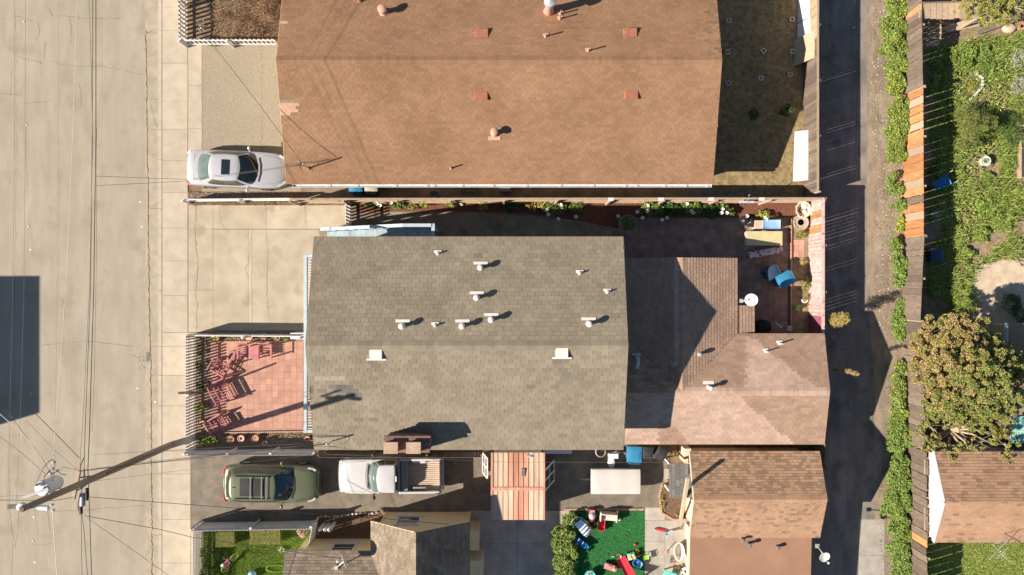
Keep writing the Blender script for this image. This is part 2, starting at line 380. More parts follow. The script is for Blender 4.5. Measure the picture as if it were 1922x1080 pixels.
# wood
M('wood_grey', (.115,.085,.062), (.225,.175,.135), 5, .9, .35, 60, vary=.28, fine=.10, stretch=(.35,6,6))
M('wood_grey_vert', (.115,.085,.062), (.225,.175,.135), 5, .9, .35, 60, vary=.28, fine=.10, stretch=(6,6,.5))
M('wood_orange', (.40,.165,.06), (.54,.265,.12), 4, .85, .25, 60, vary=.25, fine=.06, stretch=(3,3,.5), big=.08)
M('wood_tan', (.36,.26,.17), (.50,.38,.26), 5, .9, .3, 60, vary=.16, fine=.08, stretch=(1,4,4))
M('wood_pale', (.46,.35,.24), (.60,.47,.34), 5, .85, .2, 60, vary=.1, stretch=(3,1,3))
M('pole_wood', (.20,.155,.11), (.34,.27,.20), 3, .9, .4, 30, stretch=(5,5,.25), fine=.08)
M('pink_board', (.47,.315,.28), (.60,.45,.41), 4, .8, .15, 50, vary=.10, fine=.05, third=(.34,.15,.12), third_at=(5,.60,.66))
M('magenta_board', (.26,.075,.10), (.34,.11,.14), 4, .8, .1, 50, vary=.12)
M('pink_paint', (.40,.145,.15), (.50,.20,.20), 5, .65, .05, 40, vary=.10)
M('bark', (.15,.105,.07), (.26,.19,.13), 7, .95, .6, 30)
M('branch_pale', (.34,.26,.18), (.48,.39,.29), 7, .95, .4, 30)
# leaves
M('leaf_hedge', (.16,.24,.04), (.25,.34,.07), 4, .55, spec=.35, vary=.7, hue=[(.075,.13,.022),(.165,.25,.045),(.26,.36,.08),(.19,.27,.06)])
M('leaf_yellow', (.35,.33,.03), (.48,.44,.06), 4, .6, vary=.4, hue=[(.22,.26,.04),(.45,.42,.05),(.58,.54,.12)])
M('leaf_dark', (.03,.065,.015), (.06,.11,.025), 4, .6, vary=.5, hue=[(.02,.05,.012),(.06,.12,.03),(.10,.16,.04)])
M('leaf_mid', (.10,.16,.03), (.17,.24,.05), 4, .6, vary=.6, hue=[(.06,.11,.02),(.13,.20,.035),(.21,.27,.055),(.10,.16,.032)])
M('leaf_lime', (.22,.30,.04), (.32,.38,.06), 4, .6, vary=.5, hue=[(.14,.22,.03),(.30,.38,.06),(.42,.46,.10)])
M('leaf_tan', (.46,.27,.13), (.58,.36,.19), 4, .8, vary=.6, hue=[(.34,.18,.08),(.55,.33,.16),(.68,.46,.26),(.44,.23,.10)])
M('leaf_olive', (.19,.20,.05), (.29,.28,.08), 4, .65, vary=.6, hue=[(.11,.13,.028),(.25,.25,.06),(.38,.34,.10),(.19,.20,.05)])
M('leaf_gold', (.34,.27,.05), (.46,.36,.09), 4, .7, vary=.5, hue=[(.22,.20,.04),(.44,.34,.08),(.54,.44,.14)])
M('leaf_silver', (.40,.43,.34), (.55,.58,.48), 4, .7, vary=.4)
M('grass_blade', (.17,.235,.04), (.27,.345,.07), 2, .65, vary=.6, hue=[(.10,.165,.025),(.21,.30,.045),(.33,.40,.08),(.42,.38,.15)])
M('dry_stalk', (.30,.20,.11), (.42,.31,.19), 5, .9, vary=.4)
M('dry_rust', (.20,.09,.045), (.30,.15,.08), 5, .9, vary=.5)
M('flower_white', (.80,.78,.72), (.86,.84,.80), 5, .6, vary=.08)
M('flower_pink', (.62,.30,.30), (.75,.48,.46), 5, .6, vary=.3)
M('flower_red', (.55,.03,.03), (.62,.06,.05), 5, .6)
# hard goods
M('glass_dark', (.012,.017,.02), (.018,.025,.028), 3, .06, spec=.6, coat=.6)
M('glass_green', (.08,.115,.105), (.15,.19,.17), 1.5, .06, spec=.6, coat=.6, contrast=(.3,.7))
M('glass_teal', (.010,.034,.046), (.018,.06,.075), 1.5, .06, spec=.6, coat=.6, contrast=(.3,.7))
M('glass_side', (.07,.065,.045), (.14,.125,.085), 2.5, .08, spec=.6, coat=.5)
M('glass_window', (.03,.03,.035), (.10,.09,.085), 2.5, .08, spec=.6, coat=.4, stretch=(.4,5,5))
M('car_silver', (0.504,0.5,0.504), (0.531,0.526,0.531), 2, .30, spec=.5, metal=.25, coat=.6)
M('car_green', (0.135,0.149,0.0808), (0.149,0.162,0.0902), 2, .32, spec=.5, metal=.2, coat=.5)
M('car_white', (.50,.49,.485), (.54,.53,.525), 2, .35, spec=.5, coat=.5)
M('trim_black', (.018,.018,.018), (.03,.03,.03), 5, .55)
M('trim_grey', (.30,.28,.255), (.38,.36,.33), 5, .5)
M('tyre', (.02,.02,.02), (.035,.035,.033), 8, .9)
M('rim', (.42,.41,.40), (.5,.49,.48), 5, .35, metal=.7)
M('lamp_clear', (.55,.56,.58), (.68,.69,.70), 5, .12, spec=.6, coat=.6)
M('lamp_red', (.45,.03,.035), (.55,.06,.06), 5, .2, spec=.5, coat=.5)
M('chrome', (.6,.6,.6), (.66,.66,.66), 5, .18, metal=.9)
M('bed_steel', (.42,.31,.22), (.58,.47,.37), 5, .7, fine=.1, stretch=(.6,5,1), big=.1)
M('steel_grey', (.24,.25,.27), (.32,.33,.35), 5, .5, metal=.2)
M('bin_blue', (.035,.20,.36), (.05,.25,.42), 5, .45)
M('bin_blue_dark', (.03,.06,.11), (.04,.08,.13), 5, .5)
M('bin_black', (.03,.03,.033), (.055,.052,.052), 5, .5)
M('bin_beige', (.40,.35,.28), (.48,.42,.34), 5, .5)
M('plastic_blue', (.035,.22,.52), (.05,.28,.60), 5, .35, spec=.5)
M('plastic_sky', (.22,.42,.62), (.28,.50,.70), 5, .4)
M('plastic_red', (.58,.03,.045), (.66,.05,.065), 5, .35, spec=.5)
M('plastic_crimson', (.30,.025,.045), (.38,.04,.065), 5, .4)
M('plastic_pink', (.62,.22,.24), (.70,.32,.33), 5, .4)
M('plastic_hotpink', (.62,.05,.25), (.70,.10,.33), 5, .4)
M('plastic_yellow', (.70,.52,.06), (.76,.60,.12), 5, .4)
M('plastic_teal', (.12,.48,.44), (.17,.55,.50), 5, .4)
M('plastic_beige', (.60,.52,.42), (.68,.60,.50), 5, .5)
M('plastic_lime', (.28,.52,.05), (.34,.60,.08), 5, .4)
M('plastic_white', (.72,.71,.69), (.80,.79,.77), 5, .4)
M('plastic_lilac', (.44,.44,.52), (.52,.52,.60), 5, .5)
M('fabric_stripe', (.30,.32,.42), (.72,.70,.72), 1, .9, stretch=(1,1,1), contrast=(.45,.55))
M('fabric_blue', (.05,.10,.26), (.08,.14,.32), 5, .9)
M('cover_white', (.55,.51,.46), (.61,.57,.52), .8, .7, .15, 6)
M('bench_yellow', (.50,.44,.22), (.57,.51,.28), 3, .7, .05, 40)
M('bench_shell', (.42,.44,.36), (.48,.50,.42), 3, .7)
M('sheet_blue', (.24,.44,.66), (.29,.50,.72), 3, .55)
M('roll_print', (.66,.60,.58), (.30,.09,.06), 6, .8, contrast=(.52,.58), detail=3)
M('shell_rust', (.47,.215,.135), (.62,.335,.225), 2, .6, .1, 40, vary=.12, big=.06, stretch=(4,.35,1))
M('shell_tan', (.50,.345,.235), (.66,.49,.36), 2, .6, .1, 40, vary=.08, big=.06, stretch=(4,.35,1))
M('corrug_teal', (.20,.50,.42), (.42,.64,.56), 4, .6, big=.15, third=(.08,.22,.26), third_at=(1.6,.52,.62))
M('hose_green', (.05,.17,.12), (.07,.22,.15), 5, .5)
M('bag_black', (.015,.016,.022), (.03,.03,.04), 5, .35, .6, 12)
M('cloth_cream', (.62,.56,.42), (.74,.68,.55), 7, .9, .5, 14)
M('rock', (.34,.29,.22), (.48,.42,.33), 7, .95, .8, 18)
M('wire_black', (.03,.028,.025), (.045,.04,.036), 5, .7)
M('wire_grey', (.16,.14,.12), (.22,.20,.17), 5, .7)
M('wire_white', (.62,.60,.58), (.72,.70,.68), 5, .6)
M('porcelain', (.42,.40,.38), (.56,.54,.52), 5, .25, spec=.5)
M('transformer', (.62,.62,.63), (.70,.70,.71), 4, .45, .1, 14)
M('dish', (.66,.64,.60), (.76,.74,.70), 4, .45)
M('rubber_mat', (.12,.115,.11), (.16,.155,.15), 4, .9)
M('pebble', (.42,.36,.29), (.60,.54,.46), 5, .9, vary=.25)
M('pot_grey', (.24,.225,.19), (.36,.335,.285), 6, .9, .4, 30)
M('reflector', (.62,.42,.14), (.72,.52,.2), 5, .5)

M('grout_pink', (.33,.20,.145), (.42,.27,.20), 6, .95)
M('wall_blush', (.52,.47,.455), (.58,.53,.51), 2, .85, .06, 60)
M('shingle_grey_stain', (.185,.155,.115), (.22,.185,.14), 1.0, .93, .45, 130, vary=.12, fine=.10)# ---------------------------------------------------------------- the setting
m = MB(); m.box(-420, 420, -420, 420, -.4, -.06); m.build('ground', 'dirt')['kind'] = 'structure'
X = lambda px: (px - 961) / S
m = MB(); m.box(-70, X(273), -90, 90, -.2, 0); road = m.build('road', 'asphalt_road'); road['kind'] = 'structure'
m = MB(); m.box(X(272.5), X(297), -90, 90, -.2, .006); gut = m.build('gutter', 'gutter'); gut['kind'] = 'structure'
m = MB(); m.box(X(304), 200, -90, 90, -.2, LOT - .02); lot = m.build('terrain', 'dirt'); lot['kind'] = 'structure'
# kerb stones, each a piece
kerb = sheet('kerb', rect(296.6, -900, 304.4, 1900), .055, 'kerb')
ys = [-30, 57, 243, 300, 392, 428, 545, 651, 705, 762, 890, 1003, 1110]
for a, b in zip(ys[:-1], ys[1:]):
    q = MB(); x0, y0 = G(297, b - .3); x1, y1 = G(304, a + .3); q.box(x0, x1, y0, y1, .0, LOT + .004 + R.uniform(0, .006))
    q.build('kerb_stone', 'kerb', kerb, bevel=.015)
# pavement slabs
def slabs(base, xs, ys, z, mat, name='slab', gap=.36, th=.05, jit=.004):
    for xa, xb in zip(xs[:-1], xs[1:]):
        for ya, yb in zip(ys[:-1], ys[1:]):
            q = MB(); x0, y1 = G(xa + gap / 2, ya + gap / 2); x1, y0 = G(xb - gap / 2, yb - gap / 2)
            q.box(x0, x1, y0, y1, z - th, z + R.uniform(-jit, jit)); q.build(name, mat, base, bevel=.006)
pav = sheet('pavement', rect(304.2, -900, 353, 1900), LOT - .01, 'crack_soft')
slabs(pav, [304.6, 352.6], [-40, 14, 57, 120, 190, 243, 302, 362, 428, 490, 555, 624], LOT + .012, 'walk'); slabs(pav, [304.6, 358], [847, 890, 975, 1057, 1120], LOT + .012, 'walk'); slabs(pav, [304.6, 368], [624.4, 651, 705, 762, 846.6], LOT + .012, 'walk'); slabs(pav, [358.4, 381], [992, 1057, 1120], LOT + .012, 'walk')
slabs(pav, [353, 379.3], [84, 160, 242, 300, 347], LOT + .012, 'walk')
# cracks and worn joints of the road
def rc(pts, wd=.012, mat='crack', z=.004): crack(road, pts, wd, z, mat)
rc([(272,57),(273,100),(274,140),(274,200),(275,270),(276,330),(276.5,400),(277.5,480),(279,560),(280,640),(282,720),(282.5,800),(283,900),(284,1000),(284,1090)], .035, 'crack', .011)
rc([(273,60),(276,62),(286,57)], .022, 'moss', .011)
rc([(90,15),(95,28),(130,30),(150,33),(195,34),(230,33)], .012); rc([(0,35),(35,30),(60,40)], .008)
rc([(33,106),(60,113),(73,115),(75,120)], .014); rc([(95,113),(110,120),(140,124),(190,123),(232,132),(272,140)], .011)
rc([(70,40),(72,62),(66,74)], .009); rc([(128,30),(132,50),(130,80)], .009); rc([(83,80),(80,110)], .010)
rc([(0,175),(38,178)], .012); rc([(42,195),(60,192),(85,190),(98,184)], .010); rc([(47,230),(46,300),(50,350)], .009)
rc([(27,0),(28,200),(27,420),(24,800)], .006, 'crack_soft'); rc([(107,0),(108,400),(100,900)], .006, 'crack_soft')
rc([(147,155),(152,200),(146,205)], .008); rc([(75,649),(95,646),(115,645),(130,642),(145,644),(160,641),(178,642),(215,647),(250,650)], .013)
rc([(100,961),(150,960),(200,955),(240,953),(282,948)], .012); rc([(35,985),(60,945),(70,1010)], .006, 'crack_soft')
rc([(16,900),(15,960),(22,1010),(20,1080)], .012); rc([(88,960),(92,1000)], .010); rc([(30,930),(33,990),(26,1030)], .009)
rc([(95,1022),(60,1024)], .009); rc([(245,665),(262,676)], .008); rc([(20,130),(18,180)], .007); rc([(118,560),(121,600)], .007)
for pts in ([(274,62),(297,62)],[(280,185),(297,187)],[(276,291),(297,288)],[(277,391),(305,391)],[(280,652),(304,651)],[(283,705),(304,706)],[(284,1005),(312,1007)],[(281,243),(296,243)]):
    crack(gut, pts, .012, .012, 'crack', 'joint')
crack(gut, [(282,195),(290,230),(296,242)], .010, .012)
# oil stain near the kerb, painted sewer mark, raised lane markers
def stain(parent, px, py, rx, ry, mat, z, n=22, name='stain'):
    c = G(px, py); vs = []
    for i in range(n):
        t = 6.283 * i / n; k = R.uniform(.6, 1.1); vs.append((c[0] + math.cos(t)*rx/S*k, c[1] + math.sin(t)*ry/S*k, z))
    m = MB(); m.add(vs, [tuple(range(n))]); return m.build(name, mat, parent)
stain(road, 276, 671, 4, 12, 'oil', .0095)
for q in range(26): stain(road, 268 + R.gauss(-2, 5), 670 + R.gauss(0, 14), R.uniform(.4, 1.6), R.uniform(.4, 1.8), 'oil', .005 + q*.0001, 9)
for i, (px, py) in enumerate(((45,41),(50,235),(54,425),(58,739),(62,1015))):
    q = MB(); q.lathe((X(px), -(py-540)/S, 0), [(.055,0),(.05,.012),(.03,.018),(.01,.019)], 10)
    o = q.build('lane_marker', 'reflector', smooth=True)
    tag(o, ['round yellow lane marker nearest the top of the road','round yellow lane marker second from the top of the road','round yellow lane marker on the road third from the top','round yellow lane marker inside the blue house shadow','round yellow lane marker lowest on the road'][i], 'lane marker', 'yellow lane markers')
for px, py in ((261,379),(265,426),(55,469),(61,972),(63,1057),(256,730),(289,755)):
    stain(road, px, py, 2, 2, 'white_aged', .0065, 8, 'gum_spot')
# --- lots
sheet('bare_yard', rect(352, -60, 540, 84), LOT + .004, 'dirt')
agg = sheet('aggregate_driveway', rect(379.6, 84, 565, 362), LOT + .008, 'aggregate')
for pts in ([(437,290),(445,268),(470,242),(480,244),(500,240),(530,250)],[(491,85),(492,250),(493,345)],[(380,243),(420,246)],[(400,195),(430,200),(445,240)]):
    crack(agg, pts, .008, LOT + .0125, 'crack_soft')
sheet('gravel_strip', rect(352.5, 360, 566, 378), LOT + .010, 'gravel_brown')
sheet('verge_strip', rect(355, 377.5, 650, 385), LOT + .006, 'dry_grass_soil')
drv = sheet('driveway', rect(353, 384, 660, 624), LOT - .006, 'crack_soft')
slabs(drv, [353.4, 400], [385, 430, 545, 623], LOT + .012, 'drive')
slabs(drv, [400, 500, 575, 655], [385, 430], LOT + .012, 'drive')
slabs(drv, [400, 466, 473, 600], [431, 620.5], LOT + .012, 'drive')
for pts in ([(367,385),(368,405),(366,428)],[(365,430),(368,470),(372,500),(368,540),(371,590),(368,620)],[(410,388),(416,420),(420,430)],[(471,445),(468,490),(462,505),(466,520)],[(573,385),(571,430)],[(500,432),(503,470),(500,540),(505,600)]):
    crack(drv, pts, .012, LOT + .0175, 'crack' if pts[0][0] < 400 else 'crack_soft', jit=.05)

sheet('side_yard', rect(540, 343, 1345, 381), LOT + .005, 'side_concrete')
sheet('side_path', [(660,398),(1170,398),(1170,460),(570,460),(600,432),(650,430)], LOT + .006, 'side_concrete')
sheet('front_patio_base', rect(366, 624, 600, 846), LOT + .002, 'grout')
sheet('flower_bed', [(668,380),(1545,377),(1545,408),(1400,409),(1165,430),(1150,428),(1090,416),(1000,402),(820,396),(668,398)], LOT + .012, 'mulch_red')
sheet('back_yard', rect(1340, -60, 1512, 378), LOT + .006, 'dry_grass_soil')
sheet('asphalt_driveway', [(358.5,846),(930,846),(930,962),(716,962),(595,972),(595,995),(358.5,995)], LOT + .008, 'asphalt_drive')
sheet('back_asphalt', [(925,846),(1260,846),(1248,900),(1235,925),(1236,952),(1050,957),(925,960)], LOT + .009, 'asphalt_drive')
lc = sheet('side_concrete_yard', rect(876, 958, 1090, 1130), LOT + .004, 'crack')
slabs(lc, [876, 971, 1050, 1090], [958.5, 1021, 1090, 1130], LOT + .012, 'lot_conc_dark')
pc = sheet('play_concrete', rect(1205, 880, 1300, 1130), LOT + .003, 'crack_soft')
slabs(pc, [1205, 1248], [953, 977, 1017, 1060, 1130], LOT + .012, 'lot_conc'); slabs(pc, [1248, 1298], [977, 1062, 1130], LOT + .0125, 'lot_conc'); slabs(pc, [1246, 1290], [880, 905, 953], LOT + .011, 'lot_conc')
tf = sheet('artificial_turf', rect(1068, 957.5, 1210, 1130), LOT + .020, 'turf')
for xx in (1194,):
    crack(tf, [(xx,958),(xx,1000),(xx+1,1050),(xx+1,1090)], .006, LOT + .0225, 'turf_blade', 'seam', .004)
blades('turf_pile', 'turf_blade', scatter(rect(1085, 958.5, 1209.5, 1085), 26000, LOT + .018), .035, .006, .6, kind='stuff')['label'] = 'short green pile of the artificial turf in the play yard'
sheet('front_lawn', rect(376, 990, 600, 1130), LOT + .010, 'lawn')
blades('lawn_grass', 'lawn_blade', scatter([(400,996),(585,996),(560,1030),(545,1090),(400,1090)], 24000, LOT + .008), .05, .008, .6, kind='stuff')['label'] = 'short bright green lawn grass behind the white fence'
sheet('side_bed', rect(590, 960, 712, 1015), LOT + .012, 'mulch_brown')
al = sheet('alley', [(1508,-900),(1652,-900),(1652,1900),(1508,1900)], LOT + .006, 'alley_asphalt')
crack(al, [(1609,-5),(1609,200),(1603,300),(1606,420),(1604,500)], .02, LOT + .0075, 'crack', 'joint')
slabs(al, [1612, 1660], [975, 1043, 1120], LOT + .013, 'lot_conc', gap=.3)
sheet('alley_margin', [(1627,-900),(1740,-900),(1740,1900),(1646,1900),(1640,700),(1627,540)], LOT + .010, 'alley_dirt')
sheet('garden', rect(1700, -900, 2400, 1900), LOT + .012, 'garden_soil')
sheet('sand_patch', [(1830,505),(1850,494),(1885,488),(1940,480),(1960,560),(1935,640),(1850,650),(1835,600),(1826,545)], LOT + .018, 'sand')
# the planted bed between the porch roof and the play yard, bounded by bricks
sheet('curb_bed', [(1250,902),(1292,900),(1290,975),(1262,975),(1240,962),(1237,930),(1243,908)], LOT + .018, 'mulch_brown')
be = sheet('brick_edging', [(1237,930),(1243,908),(1250,902),(1252,903),(1245,910),(1239,931),(1242,961),(1263,973),(1290,973),(1290,976),(1262,976),(1239,963)], LOT + .016, 'grout')
def brick_run(parent, pts, n, mat='brick_edge', wd=.1, z0=LOT, z1=LOT + .07, gapf=.86):
    Q = [Vector((*G(*p), 0)) for p in pts]; seg = [(b - a).length for a, b in zip(Q[:-1], Q[1:])]; T = sum(seg)
    def at(d):
        for (a, b), s_ in zip(zip(Q[:-1], Q[1:]), seg):
            if d <= s_ + 1e-6: return a.lerp(b, d / s_), (b - a).normalized()
            d -= s_
        return Q[-1], (Q[-1] - Q[-2]).normalized()
    L = T / n
    for i in range(n):
        c, d = at((i + .5) * L); h = z1 + R.uniform(-.01, .01)
        q = MB(); q.bar(c - d*L*gapf/2 + Vector((0,0,(z0+h)/2)), c + d*L*gapf/2 + Vector((0,0,(z0+h)/2)), wd, h - z0); q.build('brick', mat, parent)
brick_run(be, [(1253,901),(1243,909),(1237,930),(1241,962),(1262,975),(1291,975)], 26)
brick_run(tf, [(1058,956),(1208,956)], 34, wd=.09)
# bare twigs and dry growth of the yard at the top
pts = scatter([(385,0),(526,-20),(524,72),(400,70)], 2600, LOT)
blades('dry_growth', 'dry_stalk', pts, .16, .008, .9, kind='stuff')['label'] = 'thin dry weeds over the bare soil yard'
pts = scatter([(450,-10),(526,-10),(524,74),(440,72)], 1500, LOT); blades('rusty_growth', 'dry_rust', pts, .2, .008, .9, kind='stuff')['label'] = 'rust brown dead weeds beside the brown house'
pts = scatter(rect(1340, -20, 1508, 345), 9000, LOT); blades('dry_lawn', 'dry_stalk', pts, .06, .006, .9, kind='stuff')['label'] = 'short dry grass of the yard behind the brown house'
# gravel of the strip by the silver car
m = MB()
for p in scatter(rect(354, 361, 564, 372), 1500, LOT + .01):
    r = R.uniform(.018, .045); m.sphere((p[0], p[1], p[2] + r*.3), r, 6, 3, R.uniform(.7,1.2), R.uniform(.7,1.2), .7)
o = m.build('gravel', 'gravel_brown', kind='stuff'); o['label'] = 'coarse brown gravel strip beside the silver car'
pts = scatter(rect(358, 378, 648, 386), 2200, LOT + .006); blades('verge_weeds', 'dry_stalk', pts, .07, .008, .8, kind='stuff')['label'] = 'dry weeds along the foot of the white fence'
m = MB()
for p in scatter([(668,381),(1520,379),(1520,406),(1165,427),(1090,414),(820,394),(668,396)], 5200, LOT + .012):
    a = R.uniform(0, 3.14); l = R.uniform(.02, .05); m.bar((p[0]-math.cos(a)*l, p[1]-math.sin(a)*l, p[2]), (p[0]+math.cos(a)*l, p[1]+math.sin(a)*l, p[2]+R.uniform(0,.02)), .018, .01)
o = m.build('bark_chips', 'mulch_red', kind='stuff'); o['label'] = 'red bark chips covering the long flower bed'
m = MB()
for reg in ([(592,965),(700,965),(700,1005),(592,1005)],[(1245,905),(1288,905),(1288,972),(1264,972),(1240,955),(1240,930)]):
    for p in scatter(reg, 1300, LOT + .016):
        a = R.uniform(0, 3.14); l = R.uniform(.02, .05); m.bar((p[0]-math.cos(a)*l, p[1]-math.sin(a)*l, p[2]), (p[0]+math.cos(a)*l, p[1]+math.sin(a)*l, p[2]+R.uniform(0,.02)), .02, .01)
o = m.build('wood_chips', 'mulch_brown', kind='stuff'); o['label'] = 'brown wood chips in the small beds of the lower lots'
# paving of the front patio and the back courtyard, tile by tile
def tiles(base, px0, py0, px1, py1, step, mat, z, limit=300, skip=None):
    k = step - .3; done = 0; rest = MB(); me = None
    a = .5 * k / S; b = MB(); b.box(-a, a, -a, a, -.03, 0); proto = None
    ny = int((py1 - py0) / step); nx = int((px1 - px0) / step)
    cells = [(px0 + (i + .5) * step, py0 + (j + .5) * step) for j in range(ny) for i in range(nx)]
    cells = [c for c in cells if not (skip and skip(*c))]
    cells.sort(key=lambda c: (c[0] - 961) ** 2 + (c[1] - 540) ** 2)
    for i, (cx, cy) in enumerate(cells):
        x, y = G(cx, cy); dz = R.uniform(-.003, .003)
        if i < limit:
            if me is None:
                me = bpy.data.meshes.new('tile'); me.from_pydata(b.v, [], b.f); me.materials.append(MATS[mat])
            piece('tile', me, base, Matrix.Translation((x, y, z + dz)) @ Matrix.Rotation(R.uniform(-.006, .006), 4, 'Z'))
        else: rest.box(x - a, x + a, y - a, y + a, z + dz - .03, z + dz)
    if rest.v: rest.build('paving', mat, base, kind='stuff')
patio = sheet('front_patio', rect(395, 641, 575, 809), LOT + .018, 'grout_pink')
tiles(patio, 395, 641, 574.5, 808.5, 11.6, 'pave_pink', LOT + .03)
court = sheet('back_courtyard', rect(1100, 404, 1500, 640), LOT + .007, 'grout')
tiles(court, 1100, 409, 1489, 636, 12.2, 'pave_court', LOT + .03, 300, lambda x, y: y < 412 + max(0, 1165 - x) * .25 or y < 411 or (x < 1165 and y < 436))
tiles(sheet('pink_step', rect(1487, 449, 1520, 490), LOT + .03, 'grout'), 1487.5, 450, 1519, 490, 11, 'pave_pink', LOT + .055)
# ---------------------------------------------------------------- roofs
def scan(poly, v):
    xs = []
    for (x0, y0), (x1, y1) in zip(poly, poly[1:] + poly[:1]):
        if (y0 > v) != (y1 > v): xs.append(x0 + (v - y0) * (x1 - x0) / (y1 - y0))
    xs.sort(); return [(xs[i], xs[i+1]) for i in range(0, len(xs) - 1, 2)]
def roof_plane(house, poly, course, tab, mats, fn=None, keep=300, th=.09, deck='underlay', name='roof', lift=.022):
    """one slope: a boarded deck under separate shingle tabs.  poly: 3-D corners, first edge along the eave"""
    poly = [Vector(p) for p in poly]; O = poly[0]; U = (poly[1] - poly[0]).normalized()
    N = (poly[1] - poly[0]).cross(poly[2] - poly[1]).normalized()
    if N.z < 0: N = -N
    V = N.cross(U).normalized()
    d = MB(); n = len(poly); vs = [p for p in poly] + [p - Vector((0, 0, th)) for p in poly]
    d.add(vs, [tuple(range(n)), tuple(range(n, 2*n))[::-1]] + [(i, (i+1) % n, (i+1) % n + n, i + n) for i in range(n)])
    dk = d.build(name, deck, house)
    p2 = [((p - O).dot(U), (p - O).dot(V)) for p in poly]; vmax = max(q[1] for q in p2); vmin = min(q[1] for q in p2)
    tabs = []; row = 0; v = vmin - .02
    while v < vmax - course * .25:
        off = (row % 2) * tab * .5 + R.uniform(-.1, .1) * tab + (row // 2 % 3) * tab * .11
        for u0, u1 in scan(p2, min(v + course * .5, vmax - .003)):
            u0 -= .015; u1 += .015
            k = math.floor((u0 - off) / tab); u = off + k * tab
            while u < u1 - .01:
                a = max(u, u0); b = min(u + tab, u1)
                if b - a > .03:
                    vt = min(v + course * 1.25, vmax + .01)
                    c = O + U * ((a + b) / 2) + V * (v + course / 2); q = px_of(c)
                    tabs.append((a, b, v, vt, fn(q[0], q[1]) if fn else 0, b - a > tab * .98 and vt > v + course * 1.2, (q[0]-961)**2 + (q[1]-540)**2, q))
                u += tab
        v += course; row += 1
    inframe = lambda q: -10 < q[0] < 1932 and -10 < q[1] < 1090
    full = sorted([t for t in tabs if t[5] and inframe(t[7])], key=lambda t: t[6])[:keep]; own = set(id(t) for t in full)
    gap = tab * .0145; meshes = {}
    def corners(a, b, v0, v1):
        return [(a + gap, v0, .001), (b - gap, v0, .001), (b - gap, v1, .0005), (a + gap, v1, .0005), (a + gap, v0, lift), (b - gap, v0, lift), (b - gap, v1, .004), (a + gap, v1, .004)]
    FS = [(4,5,6,7),(0,1,5,4),(1,2,6,5),(3,0,4,7)]
    Q = Matrix(((U.x, V.x, N.x, 0), (U.y, V.y, N.y, 0), (U.z, V.z, N.z, 0), (0, 0, 0, 1)))
    rest = MB()
    for t in tabs:
        a, b, v0, v1, mi = t[:5]
        if id(t) in own:
            if mi not in meshes:
                me = bpy.data.meshes.new('shingle'); me.from_pydata(corners(-tab/2, tab/2, -course/2, course*.75), [], FS); me.materials.append(MATS[mats[mi]]); meshes[mi] = me
            piece('shingle', meshes[mi], dk, Matrix.Translation(O + U*((a+b)/2) + V*(v0 + course/2) + N*R.uniform(0,.002)) @ Q)
        else:
            rest.add([O + U*x + V*y + N*z for x, y, z in corners(a, b, v0, v1)], FS, mi)
    if rest.v: rest.build('shingle_field', mats, dk, kind='stuff')
    return dk
def ridge_caps(house, a, b, wd, step, mat, drop, name='ridge_cap', side=None):
    """bent caps laid one by one along a ridge from a to b; drop = fall per metre each side"""
    a = Vector(a); b = Vector(b); d = (b - a); L = d.length; d.normalize(); s = Vector((-d.y, d.x, 0)).normalized(); n = int(L / step)
    h = wd / 2; me = bpy.data.meshes.new(name); l = step * 1.15; vs = []
    for t, z in ((-l/2, .030), (l/2, .018)):
        vs += [(t, -h, -h*drop + z), (t, 0, z + .004), (t, h, -h*drop + z)]
    vs += [(-l/2, -h, -h*drop + .002), (-l/2, 0, .004), (-l/2, h, -h*drop + .002)]
    me.from_pydata(vs, [], [(0,3,4,1),(1,4,5,2),(6,0,1,7),(7,1,2,8)]); me.materials.append(MATS[mat])
    Q = Matrix(((d.x, s.x, 0, 0), (d.y, s.y, 0, 0), (d.z, 0, 1, 0), (0, 0, 0, 1)))
    for i in range(n): piece(name, me, house, Matrix.Translation(a + d * (i + .5) * L / n + Vector((0, 0, R.uniform(0, .002)))) @ Q)
class Slope:
    """height of a gable roof whose ridge runs east-west"""
    def __init__(s, yr, zr, k): s.yr = yr; s.zr = zr; s.k = k
    def at(s, px, py):
        z = s.zr
        for _ in range(12): q = P(px, py, z); z = s.zr - abs(q.y - s.yr) * s.k
        return P(px, py, z)
    def normal_sign(s, y): return 1 if y > s.yr else -1
def gable_ew(house, x0, x1, yn, ys_, ze, zr, wallmat, walls=.4, wall_h=None):
    """the walls under an east-west gable"""
    yr = (yn + ys_) / 2; w = walls; k = (zr - ze) / (yn - yr); zt = ze + w * k - .1
    poly = [(yn - w, LOT), (yn - w, zt), (yr, zr - .12), (ys_ + w, zt), (ys_ + w, LOT)]
    m = MB(); n = len(poly)
    vs = [(x0 + w, y, z) for y, z in poly] + [(x1 - w, y, z) for y, z in poly]
    m.add(vs, [tuple(range(n)), tuple(range(n, 2*n))[::-1]] + [(i, i + n, (i+1) % n + n, (i+1) % n) for i in range(n)])
    return m.build('wall', wallmat, house)
def fascia(house, a, b, mat, h=.16, t=.03, name='fascia'):
    m = MB(); z = Vector((0, 0, h/2 + .01)); m.bar(Vector(a) - z, Vector(b) - z, t, h); return m.build(name, mat, house)
